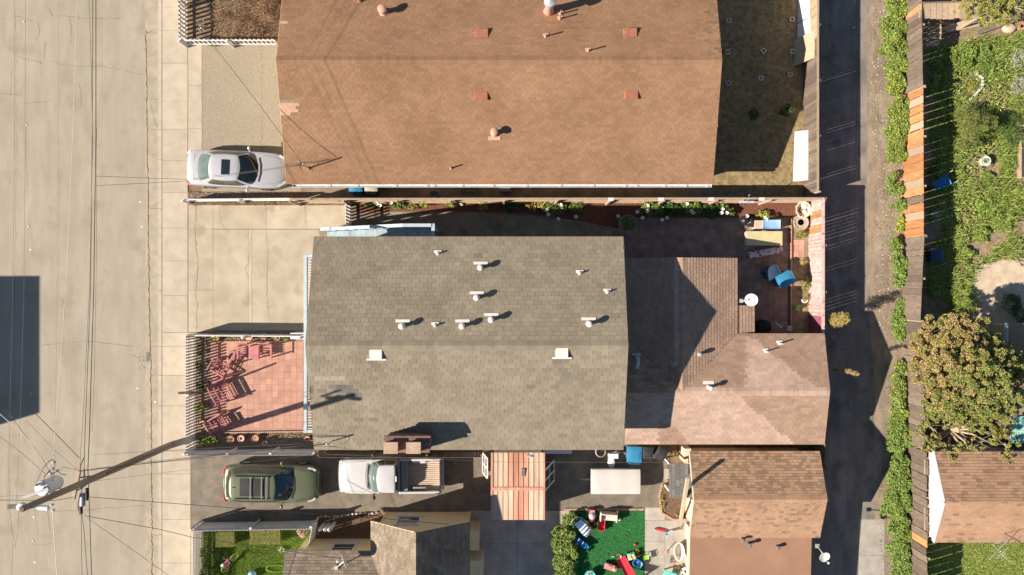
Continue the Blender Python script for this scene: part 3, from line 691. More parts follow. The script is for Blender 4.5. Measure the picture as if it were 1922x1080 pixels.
def vent_tee(house, sl, px, py, h=.42, r=.12, mat='vent_white', plate=(.62, .13), dpy=6, cap=True):
    """roof vent: flashing plate, tapered collar, pipe and cap"""
    c = sl.at(px, py); sg = sl.normal_sign(c.y); sv = Vector((0, sg, -sl.k)).normalized()
    m = MB(); nn = Vector((0, sg * sl.k, 1)).normalized(); e = c + Vector((0, sg, -sl.k)) * .20 + nn * .03
    m.bar(e - Vector((plate[0]/2, 0, 0)), e + Vector((plate[0]/2, 0, 0)), plate[1], .012, nn)
    m.build('flashing', mat, house)
    m = MB(); m.lathe(c, [(r*1.35, -.1), (r*1.2, .06), (r*.8, .12), (r*.8, h - .12)], 14); v = m.build('vent_pipe', mat, house, auto=40)
    if cap:
        m = MB(); m.lathe(c, [(r*.7, h - .13), (r*1.25, h - .10), (r*1.25, h - .02), (r*.8, h + .03), (.02, h + .04)], 14); m.build('vent_cap', mat, v, auto=40)
def pipe(house, sl, px, py, h=.4, r=.035, mat='vent_white', collar=True, off=(0, 0)):
    c = sl.at(px, py) if hasattr(sl, 'at') else Vector(sl)
    m = MB(); m.lathe(c, [(r, -.1), (r, h), (r*.7, h), (r*.7, h - .05)], 10); v = m.build('pipe', mat, house, auto=40)
    if collar:
        q = MB(); q.lathe(c, [(r*2.6, -.06), (r*2.4, .03), (r*1.3, .10), (r*1.2, .10)], 10)
        q.box(c.x - r*4, c.x + r*4, c.y + .02, c.y + .13, c.z - .03, c.z + .018); q.build('pipe_collar', mat, v, auto=40)
def vent_box(house, sl, px, py, wd=.62, ln=.36, h=.15, mat='vent_red', lip=False):
    """low slanted box vent: open on its downhill side"""
    c = sl.at(px, py); sg = sl.normal_sign(c.y); n = Vector((0, sg * sl.k, 1)).normalized(); dn = Vector((0, sg, -sl.k)).normalized(); x = Vector((1, 0, 0))
    vs = []
    for t, hh in ((-ln/2, .03), (ln/2, h)):
        for s_ in (-1, 1):
            vs += [c + dn*t + x*s_*wd/2 - n*.02, c + dn*t + x*s_*(wd/2 - .03) + n*hh]
    m = MB(); m.add(vs, [(0,2,3,1), (4,5,7,6), (0,1,5,4), (2,6,7,3), (1,3,7,5)]); v = m.build('roof_vent', mat, house)
    if lip:
        q = MB(); e = c + dn*(ln/2 + .03) + n*.03; q.bar(e - x*(wd/2 + .14), e + x*(wd/2 + .14), .07, .014, n); q.build('flashing', mat, v)
    q = MB(); e = c + dn*(ln/2 - .005) + n*(h*.45); q.bar(e - x*(wd/2 - .05), e + x*(wd/2 - .05), .02, h*.55, n); q.build('vent_screen', 'trim_black', v)

# ---------------------------------------------------------------- brown house (top of the picture)
ze, zr = 2.8, 4.42; x0, x1 = -10.35, 9.22; yS = 4.77; yR = P(0, 113, zr).y; yN = 2*yR - yS; k = (zr - ze) / (yR - yS)
hb = thing('brown_house', 'long single storey house with brown shingle roof and white gutter', 'house', (0, yR, LOT))
gable_ew(hb, x0, x1, yN, yS, ze, zr, 'wall_tan')
SB = ['shingle_brown', 'shingle_brown_pale', 'shingle_brown_grey', 'shingle_stain']
def fn_brown(px, py):
    if 526 < px < 568 and 194 < py < 211 and px < 566 - (py % 7): return 1
    if 526 < px < 549 and 210 < py < 218: return 1
    if 526 < px < 549 and 186 < py < 194: return 2
    if 540 < px < 552 and 185 < py < 189: return 2
    if 522 < px < 540 and 38 < py < 45: return 1
    if 522 < px < 540 and 45 < py < 51: return 2
    if px > 1322 and py < 106 and R.random() < (.5 if 1328 < px < 1344 else .25): return 3
    return 0
roof_plane(hb, [(x0, yS, ze), (x1, yS, ze), (x1, yR, zr), (x0, yR, zr)], .135, .27, SB, fn_brown, lift=.017)
roof_plane(hb, [(x1, yN, ze), (x0, yN, ze), (x0, yR, zr), (x1, yR, zr)], .135, .27, SB, fn_brown, lift=.017)
ridge_caps(hb, (x0, yR, zr), (x1, yR, zr), .34, .15, 'shingle_brown', k)
for xx, mt in ((x0 + .015, 'fascia_yellow'), (x1 - .015, 'fascia_yellow')):
    s_ = -1 if xx < 0 else 1
    fascia(hb, (xx + s_*.03, yS, ze), (xx + s_*.03, yR, zr), mt); fascia(hb, (xx + s_*.03, yN, ze), (xx + s_*.03, yR, zr), mt)
SLb = Slope(yR, zr, k)
g = MB(); gx0, gx1 = x0 + .25, x1 - .05
for y_, z_, w_, h_ in ((yS - .15, ze - .10, .012, .11), (yS - .03, ze - .10, .012, .11), (yS - .09, ze - .155, .12, .012)):
    g.box(gx0, gx1, y_ - w_/2, y_ + w_/2, z_ - h_/2, z_ + h_/2)
g.box(gx0 - .012, gx0, yS - .156, yS - .024, ze - .16, ze - .045); g.box(gx1, gx1 + .012, yS - .156, yS - .024, ze - .16, ze - .045)
gt = g.build('gutter_channel', 'white_aged', hb)
for px in (614, 667, 739, 798, 811, 864, 922, 985, 1050, 1111, 1172, 1193, 1246, 1286, 1327):
    q = MB(); x = P(px, 344, ze).x; q.box(x - .02, x + .02, yS - .16, yS - .02, ze - .05, ze - .03); q.build('gutter_strap', 'white_paint', gt)
m = MB(); dx = P(668, 350, 2).x; m.tube([(dx, yS - .09, ze - .15), (dx, yS + .2, ze - .4), (dx, yS + .33, ze - .6), (dx, yS + .33, LOT + .1)], .035, 8); m.build('downpipe', 'white_aged', hb)
for px, py in ((904, 64), (1183, 63), (903, 180), (1185, 178)): vent_box(hb, SLb, px, py)
vent_tee(hb, SLb, 720, 24, .55, .16, 'vent_pink', (.01, .01)); vent_tee(hb, SLb, 928, 251, .5, .14, 'vent_pink', (.55, .17))
c = SLb.at(1030, 22); m = MB(); m.lathe(c, [(.26, -.15), (.24, .04), (.18, .40), (.17, .95)], 16); fl = m.build('flue', 'vent_pink', hb, auto=40)
m = MB(); m.lathe(c, [(.15, .9), (.15, 1.18), (.27, 1.2), (.25, 1.36), (.02, 1.48)], 16); m.build('flue_cap', 'galv', fl, auto=35)
for px, py in ((1052, 27), (1051, 36), (1024, 69), (1104, 96)): pipe(hb, SLb, px, py, .48, .032, 'vent_pink')
pipe(hb, SLb, 847, 316, .42, .03, 'vent_pink'); pipe(hb, SLb, 676, 2, .2, .06, 'vent_red')
c = SLb.at(580, 316); m = MB(); m.tube([c - Vector((0,0,.1)), c + Vector((0,0,1.15))], .028, 8); m.tube([c + Vector((0,0,1.1)), c + Vector((.04,.03,1.2)), c + Vector((.1,.05,1.12))], .03, 8); mast = m.build('service_mast', 'galv', hb, auto=40); MASTB = c + Vector((0,0,1.1))
m = MB(); m.lathe(c, [(.09,-.05),(.08,.05),(.03,.1)], 10); m.build('mast_collar', 'vent_red', mast)
m = MB()
for i in range(5): m.tube([c + Vector((0,0,1.1 - .15*i)), c + Vector((-.14 - .05*i, .07, 1.0 - .12*i)), c + Vector((-.22, .15 - .1*i, .7 - .12*i))], .008, 5)
m.build('mast_wire', 'wire_black', mast)
# ---------------------------------------------------------------- grey house (middle)
ze, zr = 4.3, 5.8; x0, x1 = -8.71, 4.9; yN, yS = 2.208, -7.117; yR = (yN + yS) / 2; k = (zr - ze) / (yN - yR)
hg = thing('grey_house', 'two storey house with grey shingle roof and white roof vents', 'house', (-2, yR, LOT))
gable_ew(hg, x0, x1, yN, yS, ze, zr, 'blue_paint', .38)
SG = ['shingle_grey', 'shingle_grey_pale', 'shingle_grey_dark', 'clay_pale', 'shingle_grey_stain']
def fn_grey(px, py):
    if 597 < px < 641 and 704 < py < 709: return 3
    if (588 < px < 647 and 704 < py < 711) or (597 < px < 641 and 709 < py < 716): return 1
    if (612 < px < 658 and 722 < py < 729) or (620 < px < 667 and 729 < py < 737) or (640 < px < 682 and 735 < py < 747 and px > 633 + (py - 735) * 2): return 2
    if abs(px - 708) < 18 - (py - 676) * .12 and 674 < py < 735 and R.random() < .75 - (py - 674) * .008: return 4
    if abs(px - 1056) < 18 - (py - 672) * .15 and 670 < py < 725 and R.random() < .7 - (py - 670) * .008: return 4
    if R.random() < .012: return 4
    return 0
roof_plane(hg, [(x0, yS, ze), (x1, yS, ze), (x1, yR, zr), (x0, yR, zr)], .195, .34, SG, fn_grey, lift=.016)
roof_plane(hg, [(x1, yN, ze), (x0, yN, ze), (x0, yR, zr), (x1, yR, zr)], .195, .34, SG, fn_grey, lift=.016)
ridge_caps(hg, (x0, yR, zr), (x1, yR, zr), .36, .17, 'shingle_grey', k)
for xx in (x0 - .015, x1 + .015):
    fascia(hg, (xx, yS, ze), (xx, yR, zr), 'wall_brown'); fascia(hg, (xx, yN, ze), (xx, yR, zr), 'wall_brown')
fascia(hg, (x0, yN + .03, ze), (x1, yN + .03, ze), 'wall_brown'); fascia(hg, (x0, yS - .03, ze), (x1, yS - .03, ze), 'wall_brown')
SLg = Slope(yR, zr, k)
for px, py in ((902, 503), (895, 559), (756, 612), (868, 612), (922, 600), (1105, 608)): vent_tee(hg, SLg, px, py, .46, .105)
for px, py in ((822, 476), (817, 611), (1088, 513), (1140, 548)): pipe(hg, SLg, px, py, .24, .04)
vent_box(hg, SLg, 706, 665, .55, .42, .17, 'vent_white', True); vent_box(hg, SLg, 1055, 662, .55, .42, .17, 'vent_white', True)
# chimney on the south eave
c0 = P(725, 849, 5.55); c1 = P(805, 821, 5.55)
ch = MB(); ch.box(c0.x, c1.x, c0.y, c1.y, LOT, 5.5); chim = ch.build('chimney', 'brick_dark', hg)
def bricks(parent, x0, x1, y0, y1, z0, z1, mat='brick_dark', L=.22, hh=.075):
    nz = int((z1 - z0) / hh)
    me = bpy.data.meshes.new('brick'); b = MB(); b.box(-L/2 + .006, L/2 - .006, -.02, .02, -hh/2 + .005, hh/2 - .005); me.from_pydata(b.v, [], b.f); me.materials.append(MATS[mat])
    for j in range(nz):
        z = z0 + (j + .5) * hh; o = (j % 2) * L / 2
        for (ax, ay, bx, by, rz) in ((x0, y1, x1, y1, 0), (x1, y1, x1, y0, math.pi/2)):
            ln = math.hypot(bx - ax, by - ay); n = int((ln - o) / L)
            for i in range(n):
                t = (o + (i + .5) * L) / ln
                piece('brick', me, parent, Matrix.Translation((ax + (bx-ax)*t, ay + (by-ay)*t, z)) @ Matrix.Rotation(rz, 4, 'Z'))
bricks(chim, c0.x, c1.x, c0.y, c1.y, 4.55, 5.5)
q = MB(); q.box(c0.x - .05, c1.x + .05, c0.y - .02, c1.y + .05, 5.5, 5.6); q.box(c0.x - .09, c1.x + .09, c1.y - .12, c1.y + .09, 5.6, 5.7); q.build('chimney_cap', 'brick_dark', chim, bevel=.015)
for pa, pb in ((722, 746), (764, 789)):
    a = P(pa, 850, 5.9); b = P(pb, 831, 5.9); q = MB(); q.box(a.x, b.x, a.y, b.y, 5.6, 5.95); st = q.build('chimney_stack', 'clay_pale', chim, bevel=.02)
    q = MB(); q.box(a.x - .03, b.x + .03, a.y - .03, b.y + .03, 5.95, 6.0); q.build('stack_lid', 'brick_cap', st, bevel=.01)
# service mast and loose wires on the south-west corner
c = SLg.at(624, 828); m = MB(); m.tube([c - Vector((0,0,.3)), c + Vector((0,0,.75))], .026, 8); m.tube([c + Vector((0,0,.72)), c + Vector((-.05,0,.8)), c + Vector((-.12,0,.72))], .03, 8); mast = m.build('service_mast', 'galv', hg, auto=40); MASTG = c + Vector((0,0,.7))
m = MB(); m.tube([c + Vector((-.1,0,.7)), c + Vector((-.5,.02,.5)), c + Vector((-.9,.08,.25))], .014, 6); m.tube([c + Vector((-.1,0,.7)), c + Vector((.05,-.15,.5)), c + Vector((.2,-.2,.2))], .01, 6); m.build('mast_wire', 'wire_grey', mast)
for ya_, yb_ in ((1.3, -1.3), (-2.1, -4.7)):
    m = MB(); m.box(x0 + .34, x0 + .378, ya_, yb_, LOT, 2.3); gd = m.build('garage_door', 'white_aged', hg)
    for i in range(4): q = MB(); q.box(x0 + .325, x0 + .339, ya_ - .06, yb_ + .06, .2 + i * .52, .64 + i * .52); q.build('door_panel', 'white_aged', gd)
for xa in (-6.2, -.4, 2.6):
    m = MB(); m.box(xa, xa + 1.2, yS + .34, yS + .379, 2.9, 3.9); wf = m.build('window', 'white_paint', hg); q = MB(); q.box(xa + .08, xa + 1.12, yS + .33, yS + .339, 2.98, 3.82); q.build('pane', 'glass_window', wf)
# blue pergola along the front
pg = thing('pergola', 'pale blue slatted pergola along the front of the grey house', 'pergola', (-9.2, yR, 2.6)); zp = 2.75
xo = P(573, 600, zp).x; ya = P(576, 478, zp).y; yb = P(576, 813, zp).y; xw = x0 + .42
m = MB(); m.box(xo - .075, xo + .075, yb, ya, zp - .2, zp); m.build('front_beam', 'blue_paint', pg, bevel=.01)
for yy in (ya - .07, yb + .07):
    m = MB(); m.box(xo + .08, xw, yy - .07, yy + .07, zp - .19, zp - .005); m.build('end_beam', 'blue_paint', pg, bevel=.01)
me = bpy.data.meshes.new('slat'); b = MB(); b.bar((xo + .08, 0, .05), (xw, 0, .05), .045, .035); me.from_pydata(b.v, [], b.f); me.materials.append(MATS['slat_peach'])
n = 62
for i in range(n): piece('slat', me, pg, Matrix.Translation((0, yb + .2 + (ya - yb - .4) * i / (n - 1), zp - .1)))
for yy in (ya - .1, yR + .9, yR - 1.6, yb + .1):
    m = MB(); m.box(xo - .05, xo + .05, yy - .05, yy + .05, LOT, zp - .2); m.build('post', 'blue_paint', pg)
m = MB(); m.box(xo + .14, xw - .02, yb + .16, ya - .16, zp - .42, zp - .4); m.build('shade_panel', 'galv_dark', pg)
# outside stair on the north wall
stt = thing('outdoor_stair', 'pale blue timber stair and landing on the north wall of the grey house', 'stair', (-6.5, 2.3, LOT)); yw = yN - .38; yo = 2.80
nst = 14; xs0, xs1 = -9.05, -4.95; zl = 2.6
for i in range(nst):
    xa = xs0 + (xs1 - xs0) * i / nst; z = LOT + (zl - LOT) * (i + 1) / nst
    q = MB(); q.box(xa - .02, xa + (xs1 - xs0) / nst, yw + .02, yo - .05, z - .04, z); q.build('tread', 'blue_deck', stt, bevel=.006)
    q = MB(); q.box(xa, xa + .02, yw + .02, yo - .05, z - .18, z - .04); q.build('riser', 'blue_deck', stt)
for i in range(10):
    xa = xs1 + .01 + i * .134
    q = MB(); q.box(xa, xa + .126, yw + .02, yo - .05, zl - .04, zl); q.build('deck_board', 'blue_deck', stt)
m = MB(); m.bar((xs0, yo, LOT + .05), (xs1, yo, zl - .12), .05, .28); m.build('stringer', 'blue_paint', stt)
m = MB(); m.bar((xs0 - .15, yo, LOT + 1.0), (xs1 + .05, yo, zl + .98), .15, .05); m.build('hand_rail', 'blue_paint', stt)
m = MB(); m.bar((xs1 + .05, yo, zl + .98), (-3.58, yo, zl + .98), .15, .05); m.build('hand_rail', 'blue_paint', stt)
m = MB(); m.bar((-3.55, yo + .075, zl + .98), (-3.55, yw, zl + .98), .15, .05); m.build('hand_rail', 'blue_paint', stt)
for i in range(9):
    t = i / 8; xa = xs0 + (xs1 - xs0) * t; z = LOT + (zl - LOT) * t
    q = MB(); q.box(xa - .04, xa + .04, yo - .035, yo + .035, z - .05, z + .95); q.build('baluster', 'blue_paint', stt)
for i in range(5):
    xa = xs1 + .3 + i * .27; q = MB(); q.box(xa - .05, xa + .05, yo - .035, yo + .035, zl - .05, zl + .95); q.build('baluster', 'blue_paint', stt)
m = MB(); m.bar((xs0, yo + .03, LOT + .52), (xs1, yo + .03, zl + .5), .03, .2); m.build('mid_rail', 'blue_paint', stt)
m = MB(); m.box(xs1, -3.55, yo - .02, yo + .05, zl - .3, zl + .3); m.build('skirt_board', 'blue_paint', stt)
for xx in (xs1 + .1, -3.65):
    m = MB(); m.box(xx - .06, xx + .06, yo - .1, yo + .02, LOT, zl - .04); m.build('post', 'blue_paint', stt)
# ---------------------------------------------------------------- pink rear house
ze, zr = 2.4, 3.05; yS, yN = -7.248, -2.177; yR = (yS + yN) / 2; xE = 14.5; xW = 4.95; k = (zr - ze) / (yN - yR)
wx0, wxr = 5.12, 7.78; wx1 = 2*wxr - wx0; wy = 1.36
hp = thing('pink_house', 'low rear house with patched pinkish shingle roof and a north wing', 'house', (9.7, -3, LOT))
m = MB(); m.box(xW, xE - .35, yS + .3, yN - .3, LOT, ze); m.build('wall', 'wall_tan', hp)
m = MB(); m.box(wx0 + .1, wx1 - .35, yN - .29, wy - .3, LOT, ze - .003); m.build('wall', 'wall_tan', hp)
m = MB(); m.add([(xE - .4, yS + .3, ze), (xE - .4, yN - .3, ze), (xE - .4, yR, zr - .1), (xE - .5, yS + .3, ze), (xE - .5, yN - .3, ze), (xE - .5, yR, zr - .1)], [(0,1,2),(5,4,3),(0,2,5,3),(1,4,5,2)]); m.build('gable_wall', 'wall_tan', hp)
SP = ['shingle_pink', 'shingle_pink_dark', 'shingle_umber']
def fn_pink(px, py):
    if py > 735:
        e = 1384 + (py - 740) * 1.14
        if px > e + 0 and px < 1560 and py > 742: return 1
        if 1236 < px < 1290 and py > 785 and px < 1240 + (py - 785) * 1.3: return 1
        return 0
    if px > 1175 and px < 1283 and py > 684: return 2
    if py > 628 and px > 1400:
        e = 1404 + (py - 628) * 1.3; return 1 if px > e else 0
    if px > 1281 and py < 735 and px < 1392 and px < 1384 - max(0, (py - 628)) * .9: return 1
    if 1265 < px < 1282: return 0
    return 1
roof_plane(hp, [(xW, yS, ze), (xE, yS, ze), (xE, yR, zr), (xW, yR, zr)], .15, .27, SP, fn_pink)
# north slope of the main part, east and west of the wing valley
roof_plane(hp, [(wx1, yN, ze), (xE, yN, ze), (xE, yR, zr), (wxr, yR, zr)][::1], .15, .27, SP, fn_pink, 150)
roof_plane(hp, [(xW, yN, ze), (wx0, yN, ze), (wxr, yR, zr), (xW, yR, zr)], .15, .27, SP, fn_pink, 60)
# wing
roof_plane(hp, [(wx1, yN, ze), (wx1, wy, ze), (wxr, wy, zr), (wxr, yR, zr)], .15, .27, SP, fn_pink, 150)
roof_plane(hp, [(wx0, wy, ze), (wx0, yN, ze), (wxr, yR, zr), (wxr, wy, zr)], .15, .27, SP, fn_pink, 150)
ridge_caps(hp, (wxr, yR, zr), (xE, yR, zr), .32, .15, 'shingle_pink', k); ridge_caps(hp, (wxr, yR, zr), (wxr, wy, zr), .3, .15, 'shingle_pink_dark', k)
a = P(1384, 574, 2.3); b = P(1415, 628, 2.2)
roof_plane(hp, [(b.x, b.y, 2.22), (b.x, a.y, 2.22), (wx1 - .02, a.y, 2.36), (wx1 - .02, b.y, 2.36)], .15, .27, ['shingle_pink_dark'], None, 30)
m = MB(); m.box(wx1 - .3, b.x - .1, b.y + .05, a.y - .1, LOT, 2.1); m.build('wall', 'wall_tan', hp)
for yy in (yS - .03, ): fascia(hp, (xW, yy, ze), (xE, yy, ze), 'wall_brown')
fascia(hp, (xE + .015, yS, ze), (xE + .015, yR, zr), 'pink_board'); fascia(hp, (xE + .015, yN, ze), (xE + .015, yR, zr), 'pink_board'); fascia(hp, (wx1, yN + .03, ze), (xE, yN + .03, ze), 'wall_brown')
SLp = Slope(yR, zr, k)
vent_tee(hp, Slope(yR, zr, k), 1330, 727, .5, .085, 'vent_white', (.5, .14)); vent_tee(hp, SLp, 1309, 664, .55, .085, 'galv', (.3, .2))
pipe(hp, SLp, 1437, 660, .4, .03); pipe(hp, SLp, 1463, 645, .42, .035)
c = SLp.at(1195, 680); m = MB(); m.tube([c + Vector((0,.3,-.1)), c + Vector((0,.2,.3)), c + Vector((0,0,.35)), c + Vector((0,-.25,.2))], [.09,.09,.1,.08], 12); m.box(c.x - .2, c.x + .2, c.y + .28, c.y + .42, c.z - .2, c.z + .02); m.build('vent_pipe', 'galv', hp, auto=40)
# ---------------------------------------------------------------- tan garage (lower right)
ze, zr = 2.5, 3.4; x0, x1 = 8.24, 14.24; yN = -7.6; yR = -9.58; yS = 2*yR - yN; k = (zr - ze) / (yN - yR)
ht = thing('tan_garage', 'cream walled garage with mottled tan shingle gable roof', 'garage', (11.2, yR - 1, LOT))
gable_ew(ht, x0, x1, yN, yS, ze, zr, 'wall_cream', .3)
ST = ['shingle_tan', 'shingle_tan_dark']
def fn_tan(px, py):
    if py < 935: return 1 if R.random() < .45 else 0
    return 1 if R.random() < max(0, .34 - (py - 935) * .0032) else 0
roof_plane(ht, [(x0, yS, ze), (x1, yS, ze), (x1, yR, zr), (x0, yR, zr)], .13, .20, ST, fn_tan, 200)
roof_plane(ht, [(x1, yN, ze), (x0, yN, ze), (x0, yR, zr), (x1, yR, zr)], .13, .20, ST, fn_tan, 200)
ridge_caps(ht, (x0, yR, zr), (x1, yR, zr), .36, .2, 'shingle_tan', k)
for xx in (x0 - .015, x1 + .015):
    fascia(ht, (xx, yS, ze), (xx, yR, zr), 'wall_cream'); fascia(ht, (xx, yN, ze), (xx, yR, zr), 'fascia_yellow' if xx > 10 else 'wall_cream')
m = MB(); m.prism([(x0 + .03, yS + .02), (x1 - .35, yS + .02), (x1 - .35, -15.5), (x0 + .03, -15.5)], [ze - .14, ze - .14, 2.0, 2.0], [ze - .03, ze - .03, 2.25, 2.25]); m.build('flat_roof', 'roll_roof', ht)
for i in range(5):
    q = MB(); yy = yS - .6 - i * .92; z = ze - .03 - (yS - yy) * .0625; q.box(x0 + .03, x1 - .35, yy - .012, yy, z - .01, z + .004); q.build('roll_lap', 'roll_roof', ht)
m = MB(); m.box(x0 + .3, x1 - .6, -15.3, yS, LOT, 2.2); m.build('wall', 'wall_cream', ht)
SLt = Slope(yR, zr, k)
for px, py in ((1392, 1011), ): vent_tee(ht, SLt, px, py, .35, .07, 'galv_dark', (.2, .1))
for px, py, h in ((1404, 1020, .3), (1458, 1026, .18)):
    c = P(px, py, 2.45); m = MB(); m.lathe(c, [(.1, -.1), (.08, .05), (.06, h), (.09, h), (.09, h + .08), (.02, h + .1)], 12); m.build('vent_pipe', 'galv_dark', ht, auto=40)
wpos = P(1296, 950, 1.5); m = MB(); xx = x0 + .29; m.box(xx - .03, xx, -10.1, -9.0, 1.1, 2.1); wn = m.build('window', 'white_paint', ht); m = MB(); m.box(xx - .04, xx - .031, -10.0, -9.1, 1.18, 2.02); m.build('pane', 'glass_window', wn)
# porch roof of charcoal shingles beside it
pr = thing('porch_roof', 'small charcoal shingled porch roof beside the tan garage', 'porch', (*G(1278, 902), LOT))
zz = 2.45; a = P(1255, 871, zz); b = P(1300, 934, 2.0)
roof_plane(pr, [(P(1256,934,2.0).x, P(1256,934,2.0).y, 2.0), (P(1256,871,2.05).x, P(1256,871,2.05).y, 2.05), (P(1295,871,zz).x, P(1295,871,zz).y, zz), (P(1300,934,2.4).x, P(1300,934,2.4).y, 2.4)], .2, .33, ['shingle_charcoal'], None, 60)
for px, py in ((1262, 876), (1262, 928)):
    q = P(px, py, 2.0); m = MB(); m.box(q.x - .05, q.x + .05, q.y - .05, q.y + .05, LOT, 1.95); m.build('post', 'white_aged', pr)
o = MB(); o.bar(P(1278, 975, LOT), P(1291, 899, 4.0), .16, .12); bo = o.build('timber_beam', 'wood_pale', bevel=.008); tag(bo, 'long pale timber leaning over the small planted bed by the garage', 'timber')
# ---------------------------------------------------------------- yellow house (bottom)
ze, zr = 3.0, 4.66; yF = -10.71; xL, xR = -6.43, -1.95; xr = (xL + xR) / 2; yB = -19.0; k = (zr - ze) / (xR - xr); yw = -11.05
hy = thing('yellow_house', 'yellow walled house with taupe and charcoal shingle gables', 'house', (-5.5, -13, LOT))
m = MB(); m.add([(xL + .3, yw, LOT), (xR - .12, yw, LOT), (xR - .12, yw, ze), (xr, yw, zr - .14), (xL + .3, yw, ze), (xL + .3, yB, LOT), (xR - .12, yB, LOT), (xR - .12, yB, ze), (xr, yB, zr - .14), (xL + .3, yB, ze)], [(0,1,2,3,4),(9,8,7,6,5),(1,6,7,2),(0,4,9,5)]); m.build('wall', 'wall_yellow', hy)
m = MB(); m.box(xL + .25, xL + .31, yw, yw + .05, LOT, ze + .1); m.build('corner_board', 'wall_yellow', hy); m = MB(); m.box(xR - .14, xR - .07, yw, yw + .05, LOT, ze + .1); m.build('corner_board', 'wall_yellow', hy)
roof_plane(hy, [(xL, yF, ze), (xL, yB, ze), (xr, yB, zr), (xr, yF, zr)], .14, .24, ['shingle_taupe'], None, 200)
roof_plane(hy, [(xR, yB, ze), (xR, yF, ze), (xr, yF, zr), (xr, yB, zr)], .14, .24, ['shingle_taupe'], None, 200)
fascia(hy, (xL, yF + .015, ze), (xr, yF + .015, zr), 'wall_yellow', .14); fascia(hy, (xR, yF + .015, ze), (xr, yF + .015, zr), 'wall_yellow', .14)
ridge_caps(hy, (xr, yF, zr), (xr, yB, zr), .3, .15, 'shingle_taupe', k)
def window(house, xa, xb, y, z0, z1, s=1):
    m = MB(); t = .09
    m.box(xa, xb, y, y + .05*s, z0, z0 + t); m.box(xa, xb, y, y + .05*s, z1 - t, z1); m.box(xa, xa + t, y, y + .05*s, z0 + t, z1 - t); m.box(xb - t, xb, y, y + .05*s, z0 + t, z1 - t)
    f = m.build('window', 'white_paint', house)
    q = MB(); q.box(xa + t, xb - t, y + .008*s, y + .015*s, z0 + t, z1 - t); q.build('pane', 'glass_window', f)
    q = MB(); q.box(xa + t, xb - t, y + .016*s, y + .035*s, (z0+z1)/2 - .02, (z0+z1)/2 + .02); q.build('meeting_rail', 'white_paint', f)
    q = MB(); q.box(xa - .05, xb + .05, y, y + .09*s, z0 - .05, z0 - .001); q.build('window_sill', 'white_paint', f)
window(hy, (745-961)/S*.965, (789-961)/S*.955, yw, 1.05, 2.45)
# west wing, low eave to the north
zw, xwl = 2.95, -10.38; yw2 = -12.37; ye = -12.07
m = MB(); m.box(xwl + .3, xL + .31, yw2, yB, LOT, zw + .05); m.build('wall', 'wall_yellow', hy)
kz = .36; yr2 = -16.2; zr2 = zw + (ye - yr2) * kz
xv = xL + (zr2 - ze) / k if (zr2 - ze) / k < xr - xL else xr
roof_plane(hy, [(xL + .02, ye, zw), (xwl, ye, zw), (xwl, yr2, zr2), (xv, yr2, zr2)], .14, .24, ['shingle_taupe'], None, 200)
fascia(hy, (xwl, ye + .015, zw), (xL, ye + .015, zw), 'wall_yellow', .13)
window(hy, (625-961)/S*.97, (668-961)/S*.965, yw2, .95, 2.15)
for (pa, ya_, pb, yb_, z) in ((881, 999, 898, 1032, 2.0), (882, 1057, 905, 1095, 2.3)):
    a = P(pa, ya_, z); b = P(pb, yb_, z); m = MB(); m.box(xR - .2, b.x, a.y, b.y, LOT, z - .06); m.build('bay_wall', 'wall_cream', hy); m = MB(); m.box(xR - .15, b.x + .04, a.y + .04, b.y - .04, z - .06, z); m.build('bay_roof', 'wall_yellow', hy)
# ---------------------------------------------------------------- neighbour house at the right edge
ze, zr = 2.5, 3.42; x0, x1 = 19.56, 27.5; yN = -7.62; yR = -9.7; yS = 2*yR - yN; k = (zr - ze) / (yN - yR)
hn = thing('tan_house', 'tan shingle roofed house with white gable wall behind the wooden fence', 'house', (23.5, yR, LOT))
m = MB(); m.add([(x0 + .03, yN - .1, LOT), (x0 + .03, yN - .1, ze - .1), (x0 + .03, yR, zr - .12), (x0 + .03, yS + .1, ze - .1), (x0 + .03, yS + .1, LOT), (x1, yN - .1, LOT), (x1, yN - .1, ze - .1), (x1, yR, zr - .12), (x1, yS + .1, ze - .1), (x1, yS + .1, LOT)], [(0,1,2,3,4),(9,8,7,6,5),(0,5,6,1),(3,8,9,4)]); m.build('wall', 'wall_blush', hn)
for i in range(9):
    q = MB(); yy = yN - .3 - i * .45; q.box(x0 + .005, x0 + .03, yy - .02, yy + .02, LOT, ze - .2); q.build('batten', 'white_paint', hn)
roof_plane(hn, [(x0, yS, ze), (x1, yS, ze), (x1, yR, zr), (x0, yR, zr)], .14, .28, ['shingle_tan', 'shingle_tan_dark'], lambda a, b: 1 if R.random() < .05 else 0, 200)
roof_plane(hn, [(x1, yN, ze), (x0, yN, ze), (x0, yR, zr), (x1, yR, zr)], .14, .28, ['shingle_tan', 'shingle_tan_dark'], lambda a, b: 1 if R.random() < .2 else 0, 200)
fascia(hn, (x0 - .02, yS, ze + .03), (x0 - .02, yR, zr + .03), 'white_paint', .2, .05); fascia(hn, (x0 - .02, yN, ze + .03), (x0 - .02, yR, zr + .03), 'white_paint', .2, .05)
